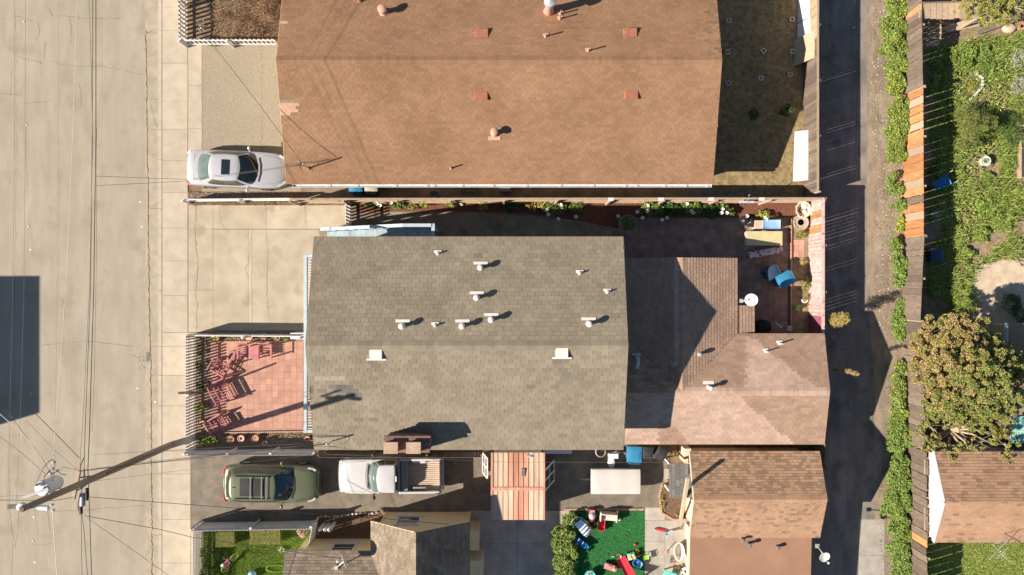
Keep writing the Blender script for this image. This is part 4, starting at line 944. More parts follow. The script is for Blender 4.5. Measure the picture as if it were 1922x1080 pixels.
# brown roofed shed and turquoise corrugated lean-to at the right edge
hs = thing('garden_shed', 'flat brown roofed shed with pale blue trim at the right edge', 'shed', (*G(1925, 690), LOT)); z = 2.4
a = P(1892, 607, z); b = P(1990, 779, z); m = MB(); m.box(a.x + .1, b.x, a.y - .1, b.y + .1, LOT, z - .1); m.build('wall', 'wall_tan', hs)
m = MB(); m.prism([(a.x, a.y), (b.x, a.y), (b.x, b.y), (a.x, b.y)], z - .1, z); m.build('roof', 'roof_brown_flat', hs)
m = MB(); m.box(a.x - .06, a.x - .002, b.y, a.y, z - .2, z + .03); m.build('fascia', 'blue_paint', hs)
hl = thing('lean_to', 'weathered turquoise corrugated lean-to below the brown shed roof', 'lean-to', (*G(1925, 806), LOT)); z = 1.9
a = P(1895, 781, z); b = P(1990, 832, z); m = MB(); n = 12
for i in range(n):
    y0_ = a.y + (b.y - a.y) * i / n; y1_ = a.y + (b.y - a.y) * (i + 1) / n; m = MB()
    m.grid(lambda u, v: (a.x + (b.x - a.x) * u, y0_ + (y1_ - y0_) * v, z - .02 * v * (i % 1) + .035 * math.sin(v * math.pi)), 1, 6); m.build('corrugation', 'corrug_teal', hl, smooth=True)
m = MB(); m.box(a.x + .1, b.x, b.y + .1, a.y - .05, LOT, z - .05); m.build('frame', 'wood_grey', hl)
# house across the street: only its shadow reaches the picture
hx = thing('street_house', 'grey walled two storey house across the street, left of the picture', 'house', (-34, -3, 0))
zz = 6.2; sx = P(75, 518, 0); L = zz * 1.5; cy = sx.y - L * math.sin(SUN_AZ); cx = sx.x - L * math.cos(SUN_AZ)
yb = P(75, 775, 0).y - L * math.sin(SUN_AZ)
m = MB(); m.box(cx - 9, cx, yb, cy, 0, zz - .2); m.build('wall', 'wall_tan', hx)
m = MB(); m.prism([(cx - 9.3, yb - .0), (cx, yb - .0), (cx, cy), (cx - 9.3, cy)], zz - .2, zz); m.build('roof', 'shingle_grey_dark', hx)
m = MB(); m.box(cx - 9, cx - .9, yb - 1.6, yb, 0, zz - .9); m.build('porch', 'wall_tan', hx)
for i in range(3):
    q = MB(); yy = cy - 1.2 - i * 2; q.box(cx, cx + .03, yy - .5, yy + .5, 3.6, 4.9); q.build('window', 'white_paint', hx); 
# ---------------------------------------------------------------- fences
def fence(name, label, a, b, h, step, bw, mat, rail='same', rails=(.25, .85), posts=2.4, th=.018, tops='flat', side=1, postmat=None, mats=None, jit=.0, cap=None, railw=.04, group=None, hj=.0, lean=0.0, gaps=0.0):
    """upright boards from ground point a to b (photo pixels of the foot); side: which side the rails are on"""
    A = Vector((*G(*a), LOT)); B = Vector((*G(*b), LOT)); d = B - A; L = d.length; d.normalize(); s = Vector((-d.y, d.x, 0)) * side
    t = thing(name, label, 'fence', A.lerp(B, .5), group=group); n = max(1, int(L / step)); meshes = {}
    Q = Matrix(((d.x, s.x, 0, 0), (d.y, s.y, 0, 0), (0, 0, 1, 0), (0, 0, 0, 1)))
    part = 'picket' if bw < .12 and tops == 'point' else 'board'
    for i in range(n):
        mt = mats(i / n, i) if mats else mat
        if mt not in meshes:
            q = MB()
            if tops == 'point':
                poly = [(-bw/2, 0), (bw/2, 0), (bw/2, h - bw*.6), (0, h), (-bw/2, h - bw*.6)]
                q.add([(x, 0, z) for x, z in poly] + [(x, th, z) for x, z in poly], [(0,1,2,3,4), (9,8,7,6,5)] + [(j, j+5, (j+1) % 5 + 5, (j+1) % 5) for j in range(5)])
            else: q.box(-bw/2, bw/2, 0, th, 0, h)
            me = bpy.data.meshes.new(part); me.from_pydata(q.v, [], q.f); me.materials.append(MATS[mt]); meshes[mt] = me
        p = A + d * (i + .5) * L / n + s * R.uniform(0, jit)
        mm = Matrix.Translation(p + Vector((0, 0, R.uniform(-hj, hj)))) @ Q @ Matrix.Rotation(R.uniform(-1, 1) * lean, 4, 'X')
        piece(part, meshes[mt], t, mm @ Matrix.Diagonal((.90 if R.random() < gaps else 1, 1, 1, 1)))
    rm = mat if rail == 'same' else rail
    for f in rails:
        q = MB(); z = LOT + h * f; q.bar(A - s * (railw/2 + .003) + Vector((0,0,z-LOT)), B - s * (railw/2 + .003) + Vector((0,0,z-LOT)), railw, .085); q.build('rail', rm, t)
    if posts:
        m = max(1, round(L / posts))
        for i in range(m + 1):
            p = A + d * L * i / m - s * (railw + .05); q = MB(); q.box(p.x - .045, p.x + .045, p.y - .045, p.y + .045, LOT - .05, LOT + h * (1.02 if tops == 'point' else .99)); q.build('post', postmat or rm, t)
    if cap:
        q = MB(); zz = LOT + h + .02; q.bar(A + s*th/2 + Vector((0,0,zz-LOT)), B + s*th/2 + Vector((0,0,zz-LOT)), cap, .035); q.build('cap_rail', rm, t)
    return t
fence('picket_fence', 'white picket fence along the pavement by the bare yard', (349, -60), (350.5, 85), 1.02, .21, .095, 'white_paint', tops='point', side=-1)
fence('picket_fence', 'white picket fence between the bare yard and the pebbled driveway', (351, 85.5), (526, 85.5), 1.02, .21, .10, 'white_paint', tops='point', side=1)
fence('picket_fence', 'low white picket fence between the silver car and the concrete driveway', (356, 378), (563, 376), .95, .115, .09, 'white_paint', tops='point', side=1, cap=None)
def mixw(f, i): return 'wood_grey_vert'
A9 = (563, 379.5)
fence('board_fence', 'long weathered board fence between the brown and grey houses', (563, 380.3), (1520, 379), 1.9, .15, .13, 'wood_grey_vert', rail='wood_tan', rails=(.15, .55, .97), posts=2.4, side=1, postmat='wood_tan', hj=.02, railw=.08)
fence('board_fence', 'weathered board fence along the alley behind the brown house', (1508, -30), (1508, 368), 1.9, .145, .146, 'wood_grey_vert', rail='wood_tan', side=-1, gaps=.36, rails=(.2, .97), hj=.02, jit=.01, cap=.09, mats=lambda f, i: 'wood_tan' if f < .30 else 'wood_grey_vert')
pinkm = lambda f, i: ('wood_orange' if i in (3, 4, 7, 8) else ('magenta_board' if f > .84 else 'pink_board'))
fence('board_fence', 'peeling pink board fence at the back of the courtyard', (1518, 380), (1518, 632), 1.85, .17, .171, 'pink_board', gaps=.2, side=-1, rails=(.2, .92), mats=pinkm, cap=.14, railw=.07, jit=.01)
fence('slat_gate', 'white slatted side gate at the head of the concrete driveway', (659, 384), (659, 432), 1.35, .14, .085, 'white_paint', tops='point', side=1, posts=1.2, rails=(.2, .8))
fence('picket_fence', 'white picket fence between the pink patio and the pavement', (366, 627), (366, 846), 1.15, .145, .085, 'white_paint', tops='point', side=-1, rails=(.22, .75))
fence('picket_fence', 'white picket fence along the concrete driveway side of the patio', (367, 627), (574, 628.5), 1.3, .115, .105, 'white_paint', tops='point', side=1, rails=(.2, .8))
fence('picket_fence', 'white picket fence between the patio and the asphalt driveway', (367, 845), (602, 843), 1.45, .135, .09, 'white_aged', tops='point', side=-1, rails=(.15, .8))
fence('picket_fence', 'white picket fence between the asphalt driveway and the small lawn', (379, 981), (597, 977), 1.45, .125, .115, 'white_paint', tops='point', side=-1, rails=(.2, .8))
fence('picket_fence', 'white picket fence along the pavement by the small lawn', (380, 981), (380, 1110), 1.2, .125, .085, 'white_paint', tops='point', side=-1, rails=(.2, .8))
fence('picket_fence', 'short white picket return beside the yellow house', (597, 978), (590, 1014), 1.3, .125, .11, 'white_paint', tops='point', side=1, rails=(.2, .8), posts=.9)
w_end = MB(); a = P(545, 637, 1.2); b = P(571, 626, 1.2); w_end.box(a.x, b.x, a.y, b.y + .02, LOT, 1.2); tag(w_end.build('planter_box', 'white_aged', bevel=.01), 'square white wooden box at the corner of patio and driveway fence', 'box')
# the fence of the gardens: weathered, then new orange boards, then weathered again
fk = dict(rail='wood_tan', th=.02, side=-1, gaps=.25, postmat='wood_tan')
fence('garden_fence', 'weathered grey board fence at the top of the overgrown garden', (1692, -40), (1695, 180), 1.95, .27, .271, 'wood_grey_vert', mats=lambda f, i: 'wood_orange' if i == 7 else 'wood_grey_vert', jit=.012, **fk)
fence('garden_fence', 'new orange board fence stretch of the overgrown garden', (1696, 181), (1697, 447), 1.93, .37, .371, 'wood_orange', mats=lambda f, i: 'wood_tan' if i in (1, 4, 7, 11, 15) else ('wood_grey_vert' if i == 13 else 'wood_orange'), jit=.012, **fk)
fence('garden_fence', 'dark weathered board fence stretch next to the orange boards', (1698, 448), (1691, 600), 1.93, .30, .301, 'wood_grey_vert', jit=.012, **fk)
fence('garden_fence', 'weathered board fence stretch beside the tan tree', (1693, 602), (1701, 830), 1.93, .33, .331, 'wood_grey_vert', jit=.012, **fk)
fence('garden_fence', 'knotty weathered board fence by the white gabled house', (1703, 834), (1703, 1120), 1.95, .36, .361, 'wood_grey_vert', mats=lambda f, i: 'wood_orange' if i == 11 else 'wood_grey_vert', jit=.012, lean=.03, **fk)
pk = thing('plank_canopy', 'low flat canopy of tan planks across the top of the overgrown garden', 'canopy', (*G(1760, 18), LOT))
for i in range(11):
    xa = 1724 + i * 11.2; q = MB(); A = P(xa + 5.4, 4 + R.uniform(-1, 1), 1.98); Bq = P(xa + 5.4, 36 + R.uniform(-2, 1), 1.9); q.bar(A, Bq, .255, .03); q.build('plank', 'wood_tan', pk)
q = MB(); q.bar(P(1722, 6, 2.03), P(1848, 2, 2.03), .05, .06); q.build('edge_batten', 'wood_grey', pk)
for px, py in ((1730, 8), (1730, 33), (1838, 8), (1838, 33)): q = MB(); a = P(px, py, 1.8); q.box(a.x - .05, a.x + .05, a.y - .05, a.y + .05, LOT, 1.86); q.build('post', 'wood_tan', pk)
# narrow timber fence between grey house and lower lots
fence('board_fence', 'dark board fence beside the white pickup under the grey eave', (610, 847), (905, 846.5), 1.5, .16, .145, 'wood_grey_vert', rail='wood_grey', side=-1, rails=(.2, .9), hj=.02)
# boards leaning against the alley fence
for (px, py, w_, l_, rz, mt, lab) in ((1505, 70, .45, 1.3, .02, 'white_aged', 'grey white sheet leaning on the alley fence below the narrow strips'), (1506, 20, .4, 1.2, -.06, 'white_paint', 'white painted board leaning on the alley fence nearest the top'), (1499, 100, .5, 1.3, .05, 'wood_tan', 'bare plywood board leaning on the alley fence'),):
    A = Vector((*G(px - 8, py), LOT)); t = MB(); t.bar(A + Vector((0, 0, .0)), A + Vector((.45, 0, 1.55)), l_, .03, (1, 0, 0)); o = t.build('leaning_board', mt); tag(o, lab, 'board')
a = P(1490, 246, .75); b = P(1523, 340, .85); t = thing('folding_table', 'long white folding table top by the alley fence', 'table', (*G(1505, 293), LOT)); m = MB(); m.prism([(P(1492,247,.8).x, P(1492,247,.8).y), (P(1522,243,.8).x, P(1522,243,.8).y), (P(1525,338,.8).x, P(1525,338,.8).y), (P(1489,341,.8).x, P(1489,341,.8).y)], .76, .8); m.build('table_top', 'white_aged', t, bevel=.01)
for px, py in ((1495, 252), (1520, 250), (1494, 335), (1521, 333)):
    q = P(px, py, .7); m = MB(); m.tube([(q.x, q.y, LOT), (q.x, q.y, .76)], .02, 6); m.build('leg', 'steel_grey', t)
fence('board_fence', 'dark board fence in the narrow gap below the pink roof', (1295, 847), (1516, 846), 1.5, .16, .145, 'wood_grey_vert', rail='wood_grey', side=-1, rails=(.2, .9), hj=.02)
fence('board_fence', 'short dark board fence added to block the light slit to the alley', (1518, 800), (1518, 862), 2.1, .16, .165, 'wood_grey_vert', rail='wood_grey', side=-1, rails=(.2, .9), posts=1.2)  # fence added to stop a slit of sunlight between pink house and garage
# ---------------------------------------------------------------- vehicles
def loft(sections):
    """closed hull through mirrored half sections [(x, [(y,z)...bottom to top])]"""
    m = MB(); rings = []
    for x, half in sections:
        ring = [(x, y, z) for y, z in half] + [(x, -y, z) for y, z in half[::-1] if y > 1e-6]
        rings.append(ring)
    n = len(rings[0]); vs = [v for r in rings for v in r]; fs = []
    for i in range(len(rings) - 1):
        for j in range(n): q = (j + 1) % n; fs.append((i*n + j, i*n + q, (i+1)*n + q, (i+1)*n + j))
    fs.append(tuple(range(n))[::-1]); fs.append(tuple((len(rings)-1)*n + j for j in range(n)))
    m.add(vs, fs); return m
def crv(P_, s):
    n = len(P_); i = math.floor(s); f = s - i; p = [P_[(i + j) % n] for j in (-1, 0, 1, 2)]
    return tuple(.5*((2*p[1][c]) + (-p[0][c]+p[2][c])*f + (2*p[0][c]-5*p[1][c]+4*p[2][c]-p[3][c])*f*f + (-p[0][c]+3*p[1][c]-3*p[2][c]+p[3][c])*f**3) for c in range(2))
def vehicle(name, label, loc, rotz, st, cab, paint, L):
    t = thing(name, label, 'car' if 'pickup' not in name else 'pickup', loc, rotz, local=True)
    secs = []
    for x, w_, zl, zb, zd in st:
        secs.append((x, [(0, zl), (w_*.86, zl), (w_*.97, zl + .06), (w_, (zl + zb)*.5), (w_*.985, zb - .06), (w_*.94, zb + .01), (w_*.86, zb + (zd - zb)*.62), (w_*.45, zd), (0, zd + .012)]))
    body = loft(secs).build('body', paint, t, smooth=True, sub=2)
    base, roof, zb, zr, bulge, crown = cab['base'], cab['roof'], cab['zb'], cab['zr'], cab.get('bulge', .06), cab.get('crown', .05)
    def Hh(s, tt, off=0.0):
        b = crv(base, s); r = crv(roof, s); x = b[0] + (r[0]-b[0])*tt; y = b[1] + (r[1]-b[1])*tt; z = zb + (zr - zb)*tt
        o = bulge * math.sin(math.pi * tt) * .6 + off; cx = (base[0][0] + base[6][0]) / 2; dx = x - cx; dl = math.hypot(dx*.45, y) + 1e-6
        return (x + o*dx*.45/dl, y + o*y/dl, z + off*.6 + bulge*.35*math.sin(math.pi*tt))
    def cap(x, y):
        # height of the roof skin
        xs = [p[0] for p in roof]; c = (max(xs) + min(xs)) / 2; hx = (max(xs) - min(xs)) / 2; hy = max(p[1] for p in roof)
        return zr + crown * max(0, 1 - ((x - c)/hx)**2*.8) * max(0, 1 - (y/hy)**2*.9)
    m = MB(); N = 48; rows = 7; vs = []; fs = []
    for j in range(rows):
        for i in range(N): vs.append(Hh(12*i/N, j/(rows-1)))
    cx = sum(p[0] for p in roof)/12
    for q in (.93, .75, .5, .25):
        for i in range(N):
            r = crv(roof, 12*i/N); x = cx + (r[0]-cx)*q; y = r[1]*q; vs.append((x, y, cap(x, y)))
    tot = rows + 4
    for j in range(tot - 1):
        for i in range(N): q = (i+1) % N; fs.append((j*N+i, j*N+q, (j+1)*N+q, (j+1)*N+i))
    vs.append((cx, 0, cap(cx, 0))); k = len(vs) - 1
    for i in range(N): fs.append(((tot-1)*N+i, (tot-1)*N+(i+1) % N, k))
    m.add(vs, fs); m.build('cabin', paint, t, smooth=True)
    def glass(nm, s0, s1, t0, t1, mt, off=.012, pt=None):
        g = MB(); g.grid(lambda u, v: Hh(s0 + (s1-s0)*u, t0 + (t1-t0)*v, off), 14, 5); return g.build(nm, mt, pt or t, smooth=True)
    def top(nm, x0, x1, y0, y1, mt, off=.012, n=6):
        g = MB(); g.grid(lambda u, v: (x0 + (x1-x0)*u, y0 + (y1-y0)*v, cap(x0 + (x1-x0)*u, y0 + (y1-y0)*v) + off), n, n); return g.build(nm, mt, t, smooth=True)
    return t, glass, top, cap, Hh
def wheels(t, xs, hw, r, wd=.2):
    for x in xs:
        for s_ in (-1, 1):
            w_ = MB(); q = [(r*.6, -wd/2), (r*.93, -wd/2), (r, -wd*.32), (r, wd*.32), (r*.93, wd/2), (r*.6, wd/2)]
            n = 20; vs = []; 
            for rr, yy in q:
                for j in range(n): a = 2*math.pi*j/n; vs.append((x + rr*math.cos(a), s_*hw + yy, r + rr*math.sin(a)))
            fs = [(i*n+j, i*n+(j+1) % n, (i+1)*n+(j+1) % n, (i+1)*n+j) for i in range(len(q)-1) for j in range(n)]
            w_.add(vs, fs); o = w_.build('wheel', 'tyre', t, smooth=True)
            g = MB(); g.lathe((0, 0, 0), [(r*.62, -wd*.45), (r*.62, wd*.42), (r*.5, wd*.40), (r*.12, wd*.46), (.01, wd*.47)], 16)
            g.v = [(x + a, s_*hw + s_*c, r + b) for a, b, c in g.v]; g.build('rim', 'rim', o, smooth=True)
            for q in range(5):
                a = 2*math.pi*q/5; g = MB(); y = s_*(hw + wd*.46); g.bar((x, y, r), (x + math.cos(a)*r*.55, y, r + math.sin(a)*r*.55), .05, .03, (0, 1, 0)); g.build('spoke', 'rim', o)
def mirror(t, x, y, z, s_, paint, ln=.2):
    m = MB(); m.sphere((x, s_*(y + ln*.55), z), .1, 10, 6, .75, 1.1, .75); o = m.build('wing_mirror', paint, t, smooth=True)
    m = MB(); m.bar((x + .03, s_*(y - .08), z - .06), (x, s_*(y + ln*.4), z - .03), .06, .04); m.build('mirror_stalk', paint, o)
def lampstrip(t, nm, pts, w_, mt, h=.05):
    m = MB(); 
    for a, b in zip(pts[:-1], pts[1:]): m.bar(a, b, w_, h)
    return m.build(nm, mt, t, bevel=.01)
# --- silver sedan, nose to the east
B = [(1.18, 0), (1.0, .60), (.55, .80), (-.35, .83), (-1.25, .78), (-1.78, .56), (-1.90, 0), (-1.78, -.56), (-1.25, -.78), (-.35, -.83), (.55, -.80), (1.0, -.60)]
T = [(.30, 0), (.22, .46), (.10, .57), (-.4, .60), (-.85, .56), (-1.05, .45), (-1.12, 0), (-1.05, -.45), (-.85, -.56), (-.4, -.60), (.10, -.57), (.22, -.46)]
st = [(-2.42,.50,.40,.62,.70),(-2.38,.74,.30,.74,.84),(-2.25,.84,.24,.86,.96),(-1.9,.885,.22,.90,1.0),(-1.2,.90,.2,.92,1.0),(0,.905,.2,.92,.98),(.9,.90,.2,.90,.97),(1.5,.89,.2,.85,.92),(2.0,.85,.22,.78,.84),(2.28,.74,.25,.68,.74),(2.40,.55,.32,.56,.62),(2.43,.35,.38,.5,.55)]
c = P(449, 320, .5)
t, glass, top, cap, Hh = vehicle('sedan', 'silver sedan parked on the pebbled driveway', (c.x, c.y, LOT), math.radians(-2.4), st, dict(base=B, roof=T, zb=.90, zr=1.36, bulge=.05, crown=.05), 'car_silver', 4.8)
glass('windscreen', -1.42, 1.42, .10, .95, 'glass_dark'); glass('rear_window', 4.75, 7.25, .12, .95, 'glass_green')
for s0, s1 in ((1.95, 2.98), (3.04, 4.15)): glass('side_window', s0, s1, .14, .88, 'glass_side')
for s0, s1 in ((7.85, 8.96), (9.02, 10.05)): glass('side_window', s0, s1, .14, .88, 'glass_side')
top('sunroof', -.52, -.12, -.36, .36, 'glass_dark')
wheels(t, (-1.42, 1.38), .80, .32)
for s_ in (-1, 1): mirror(t, .62, .90, .98, s_, 'car_silver')
for s_ in (-1, 1):
    lampstrip(t, 'headlight', [(2.05, s_*.74, .80), (2.26, s_*.62, .735), (2.36, s_*.48, .68)], .12, 'lamp_clear'); lampstrip(t, 'tail_light', [(-2.20, s_*.78, .90), (-2.36, s_*.66, .82)], .09, 'lamp_red')
lampstrip(t, 'wiper', [(1.10, .25, .955), (1.06, -.35, .965)], .02, 'trim_black', .02); lampstrip(t, 'cowl', [(1.13, .58, .945), (1.22, .2, .965), (1.22, -.2, .965), (1.13, -.58, .945)], .07, 'trim_black', .02)
for s_ in (-1, 1):
    lampstrip(t, 'bonnet_seam', [(1.3, s_*.70, .925), (1.9, s_*.62, .862), (2.2, s_*.50, .795)], .012, 'trim_grey', .012)
lampstrip(t, 'boot_seam', [(-1.98, .66, .985), (-1.98, -.66, .985)], .012, 'trim_grey', .012)
# --- green crossover, nose to the east
B = [(1.12, 0), (.95, .62), (.50, .80), (-.5, .84), (-1.55, .82), (-2.02, .66), (-2.12, 0), (-2.02, -.66), (-1.55, -.82), (-.5, -.84), (.50, -.80), (.95, -.62)]
T = [(.38, 0), (.33, .46), (.20, .58), (-.5, .63), (-1.35, .60), (-1.72, .50), (-1.80, 0), (-1.72, -.50), (-1.35, -.60), (-.5, -.63), (.20, -.58), (.33, -.46)]
st = [(-2.30,.52,.50,.72,.80),(-2.27,.76,.36,.88,.96),(-2.18,.86,.30,.98,1.04),(-1.8,.90,.28,1.03,1.10),(-1.0,.91,.26,1.05,1.10),(0,.91,.26,1.04,1.10),(.8,.91,.26,1.02,1.09),(1.4,.90,.26,.99,1.07),(1.9,.87,.28,.93,1.0),(2.15,.80,.32,.84,.90),(2.28,.62,.40,.72,.78),(2.31,.42,.46,.64,.70)]
c = P(514, 905, .6)
t, glass, top, cap, Hh = vehicle('crossover', 'olive green crossover parked on the asphalt driveway', (c.x, c.y, LOT), math.radians(-.6), st, dict(base=B, roof=T, zb=1.02, zr=1.60, bulge=.05, crown=.05), 'car_green', 4.6)
glass('windscreen', -1.45, 1.45, .06, 1.0, 'glass_teal'); glass('rear_window', 4.85, 7.15, .25, .85, 'glass_dark')
for s0, s1 in ((1.95, 2.75), (2.82, 3.7), (3.78, 4.4)): glass('side_window', s0, s1, .14, .88, 'glass_side')
for s0, s1 in ((7.6, 8.22), (8.30, 9.18), (9.25, 10.05)): glass('side_window', s0, s1, .14, .88, 'glass_side')
for a, b in ((-1.28, -.76), (-.74, -.24), (-.22, -.02)): top('roof_panel', a, b, -.42, .42, 'trim_black', .014)
for x in (-.75, -.23, -.01):
    m = MB(); m.tube([(x, -.52, cap(x, .5) + .08), (x, 0, cap(x, 0) + .07), (x, .52, cap(x, .5) + .08)], .018, 8); m.build('roof_bar', 'trim_grey', t)
for s_ in (-1, 1):
    m = MB(); m.tube([(-1.55, s_*.53, cap(-1.5, .5) - .01), (-1.45, s_*.53, cap(-1.4, .5) + .06), (.1, s_*.52, cap(.1, .5) + .06), (.2, s_*.50, cap(.2, .5) - .02)], .02, 8); m.build('roof_rail', 'trim_black', t)
m = MB(); m.tube([(-1.52, 0, cap(-1.5, 0)), (-1.64, 0, cap(-1.6, 0) + .07)], [.03, .008], 6); m.build('aerial', 'trim_black', t)
wheels(t, (-1.38, 1.36), .83, .35)
for s_ in (-1, 1): mirror(t, .55, .92, 1.12, s_, 'car_green', .22)
for s_ in (-1, 1):
    lampstrip(t, 'headlight', [(1.78, s_*.80, .985), (2.0, s_*.76, .93), (2.14, s_*.66, .90)], .09, 'lamp_clear'); lampstrip(t, 'tail_light', [(-2.14, s_*.84, 1.0), (-2.25, s_*.74, .96), (-2.29, s_*.45, .93)], .06, 'lamp_red', .08)
lampstrip(t, 'number_plate', [(-2.312, .2, .80), (-2.312, -.2, .80)], .02, 'plastic_white', .12)
lampstrip(t, 'wiper', [(1.02, .35, 1.10), (1.05, -.3, 1.10)], .025, 'trim_black', .02); lampstrip(t, 'cowl', [(1.02, .66, 1.075), (1.15, .25, 1.095), (1.15, -.25, 1.095), (1.02, -.66, 1.075)], .08, 'trim_black', .02)
lampstrip(t, 'grille', [(2.27, .5, .72), (2.325, 0, .70), (2.27, -.5, .72)], .05, 'trim_black', .14)
for s_ in (-1, 1): lampstrip(t, 'bonnet_seam', [(1.2, s_*.76, 1.072), (1.75, s_*.68, 1.03), (2.1, s_*.52, .93)], .012, 'trim_black', .012)
lampstrip(t, 'tailgate_lip', [(-1.92, .5, 1.53), (-1.94, 0, 1.55), (-1.92, -.5, 1.53)], .10, 'car_green', .03)
# --- white pickup, nose to the west, open bed to the east (modelled nose to +x and turned round)
B = [(1.02, 0), (.90, .60), (.55, .76), (.2, .79), (-.28, .79), (-.40, .72), (-.42, 0), (-.40, -.72), (-.28, -.79), (.2, -.79), (.55, -.76), (.90, -.60)]
T = [(.50, 0), (.44, .48), (.32, .60), (.1, .63), (-.22, .63), (-.34, .58), (-.36, 0), (-.34, -.58), (-.22, -.63), (.1, -.63), (.32, -.60), (.44, -.48)]
st = [(-.44,.80,.34,.98,1.02),(-.42,.845,.30,1.02,1.06),(0,.86,.28,1.03,1.06),(.6,.865,.28,1.02,1.06),(1.1,.865,.28,1.0,1.06),(1.7,.86,.28,.97,1.04),(2.1,.84,.30,.93,.99),(2.36,.78,.34,.84,.90),(2.47,.66,.42,.74,.80),(2.5,.45,.46,.68,.74)]
c = P(733, 891, .7)
t, glass, top, cap, Hh = vehicle('pickup', 'white pickup with an open empty bed on the asphalt driveway', (c.x, c.y, LOT), math.radians(180.6), st, dict(base=B, roof=T, zb=1.0, zr=1.58, bulge=.05, crown=.045), 'car_white', 5)
glass('windscreen', -1.40, 1.40, .06, .96, 'glass_green'); glass('rear_window', 5.2, 6.8, .25, .85, 'glass_dark')
for s0, s1 in ((1.75, 2.95), (3.1, 4.2)): glass('side_window', s0, s1, .16, .88, 'glass_side')
for s0, s1 in ((7.8, 8.9), (9.05, 10.25)): glass('side_window', s0, s1, .16, .88, 'glass_side')
bx0, bx1, bw, zf, zt = -2.42, -.50, .83, .62, 1.06
m = MB(); m.box(bx0, bx1, -bw + .06, bw - .06, .40, zf - .02); bed = m.build('cargo_bed', 'bed_steel', t)
for i in range(15):
    y = -bw + .16 + i * (2*bw - .32) / 14; q = MB(); q.box(bx0 + .05, bx1 - .02, y - .028, y + .028, zf - .02, zf + .012); q.build('bed_rib', 'bed_steel', bed)
for s_ in (-1, 1):
    m = MB(); m.box(bx0, bx1, s_*(bw - .07), s_*(bw + .02), .34, zt - .03); m.build('bed_side', 'car_white', t, bevel=.02)
    m = MB(); m.box(bx0 + .02, bx1 + .02, s_*(bw - .10), s_*(bw + .01), zt - .029, zt); m.build('side_rail', 'car_white', t, bevel=.012)
    q = MB(); q.box(-1.75, -1.1, s_*(bw - .27), s_*(bw - .075), zf, zf + .2); q.build('wheel_arch', 'trim_grey' if s_ > 0 else 'car_white', bed, bevel=.05)
m = MB(); m.box(bx0 - .06, bx0 - .002, -bw - .01, bw + .01, .42, zt - .005); m.build('tailgate', 'car_white', t, bevel=.015)
m = MB(); m.box(bx0 - .058, bx0 - .004, -bw + .05, bw - .05, zt - .004, zt + .006); m.build('tailgate_cap', 'trim_black', t)
m = MB(); m.box(bx1 - .002, bx1 + .05, -bw + .02, bw - .02, .4, zt - .02); m.build('bed_front', 'car_white', t)
m = MB(); m.box(bx1 - .36, bx1 - .06, -bw + .14, bw - .14, zf + .06, zt - .12); tb = m.build('tool_box', 'steel_grey', t, bevel=.015)
q = MB(); q.box(bx1 - .37, bx1 - .05, -bw + .13, bw - .13, zt - .118, zt - .09); q.build('box_lid', 'steel_grey', tb, bevel=.01)
m = MB(); m.box(bx0 - .17, bx0 - .08, -bw + .05, bw - .05, .40, .52); m.build('bumper', 'chrome', t, bevel=.02)
for s_ in (-1, 1):
    mirror(t, .72, .88, 1.12, s_, 'trim_black', .2); lampstrip(t, 'headlight', [(2.28, s_*.76, .86), (2.42, s_*.66, .80)], .1, 'lamp_clear'); lampstrip(t, 'tail_light', [(bx0 - .04, s_*(bw + .012), .6), (bx0 - .04, s_*(bw + .012), .95)], .06, 'lamp_red', .05)
wheels(t, (-1.43, 1.62), .79, .36, .23)
lampstrip(t, 'brake_light', [(-.405, -.12, 1.56), (-.405, .12, 1.56)], .03, 'lamp_red', .05)
lampstrip(t, 'cowl', [(1.02, .62, 1.075), (1.09, .25, 1.085), (1.09, -.25, 1.085), (1.02, -.62, 1.075)], .13, 'trim_grey', .02)
for ya, yb in ((.5, -.02), (-.08, -.55)): lampstrip(t, 'wiper', [(1.03, ya, 1.10), (1.0, yb, 1.105)], .03, 'trim_black', .02)
for x, ww in ((1.6, .74),): lampstrip(t, 'bonnet_seam', [(1.15, ww, 1.048), (2.1, ww - .06, .975)], .012, 'trim_grey', .012); lampstrip(t, 'bonnet_seam', [(1.15, -ww, 1.048), (2.1, -ww + .06, .975)], .012, 'trim_grey', .012)
lampstrip(t, 'grille', [(2.475, .5, .72), (2.51, 0, .70), (2.475, -.5, .72)], .05, 'trim_black', .12)
# ---------------------------------------------------------------- utility pole and wires
PB = P(320, 836, LOT); PT = P(41, 956, 12.1)
def pole_at(z): f = (z - LOT) / (12.1 - LOT); return PB.lerp(PT, f)
up = thing('utility_pole', 'tall wooden utility pole leaning across the road with a transformer', 'utility pole', PB)
m = MB(); m.tube([pole_at(z) for z in (-.1, 2, 4, 6, 8, 10, 12.1)], [.165, .158, .15, .14, .13, .118, .105], 16); m.build('shaft', 'pole_wood', up, auto=50)
m = MB(); m.lathe(PT + Vector((0,0,-.02)), [(.107, 0), (.107, .03), (.09, .05), (.02, .055)], 16); m.build('pole_cap', 'wood_grey', up, auto=40)
# transformer can
tc = P(79, 917, 10.55); m = MB(); m.lathe(tc, [(.20, -1.0), (.26, -.97), (.27, -.9), (.27, -.08), (.285, -.07), (.285, -.02), (.25, .03), (.05, .07)], 20); tr = m.build('transformer', 'transformer', up, auto=40)
q = pole_at(10.2); m = MB(); m.bar(q, Vector((tc.x, tc.y, 10.2)), .1, .3); m.bar(pole_at(9.7), Vector((tc.x, tc.y, 9.7)), .1, .12); m.build('bracket', 'galv', tr)
for dx, dy in ((-.1, .16), (.1, .17), (.18, .05)):
    m = MB(); m.lathe(tc + Vector((dx, dy, 0)), [(.035, .0), (.06, .05), (.035, .08), (.055, .13), (.03, .16), (.045, .2), (.015, .26)], 10); m.build('bushing', 'porcelain', tr, auto=40)
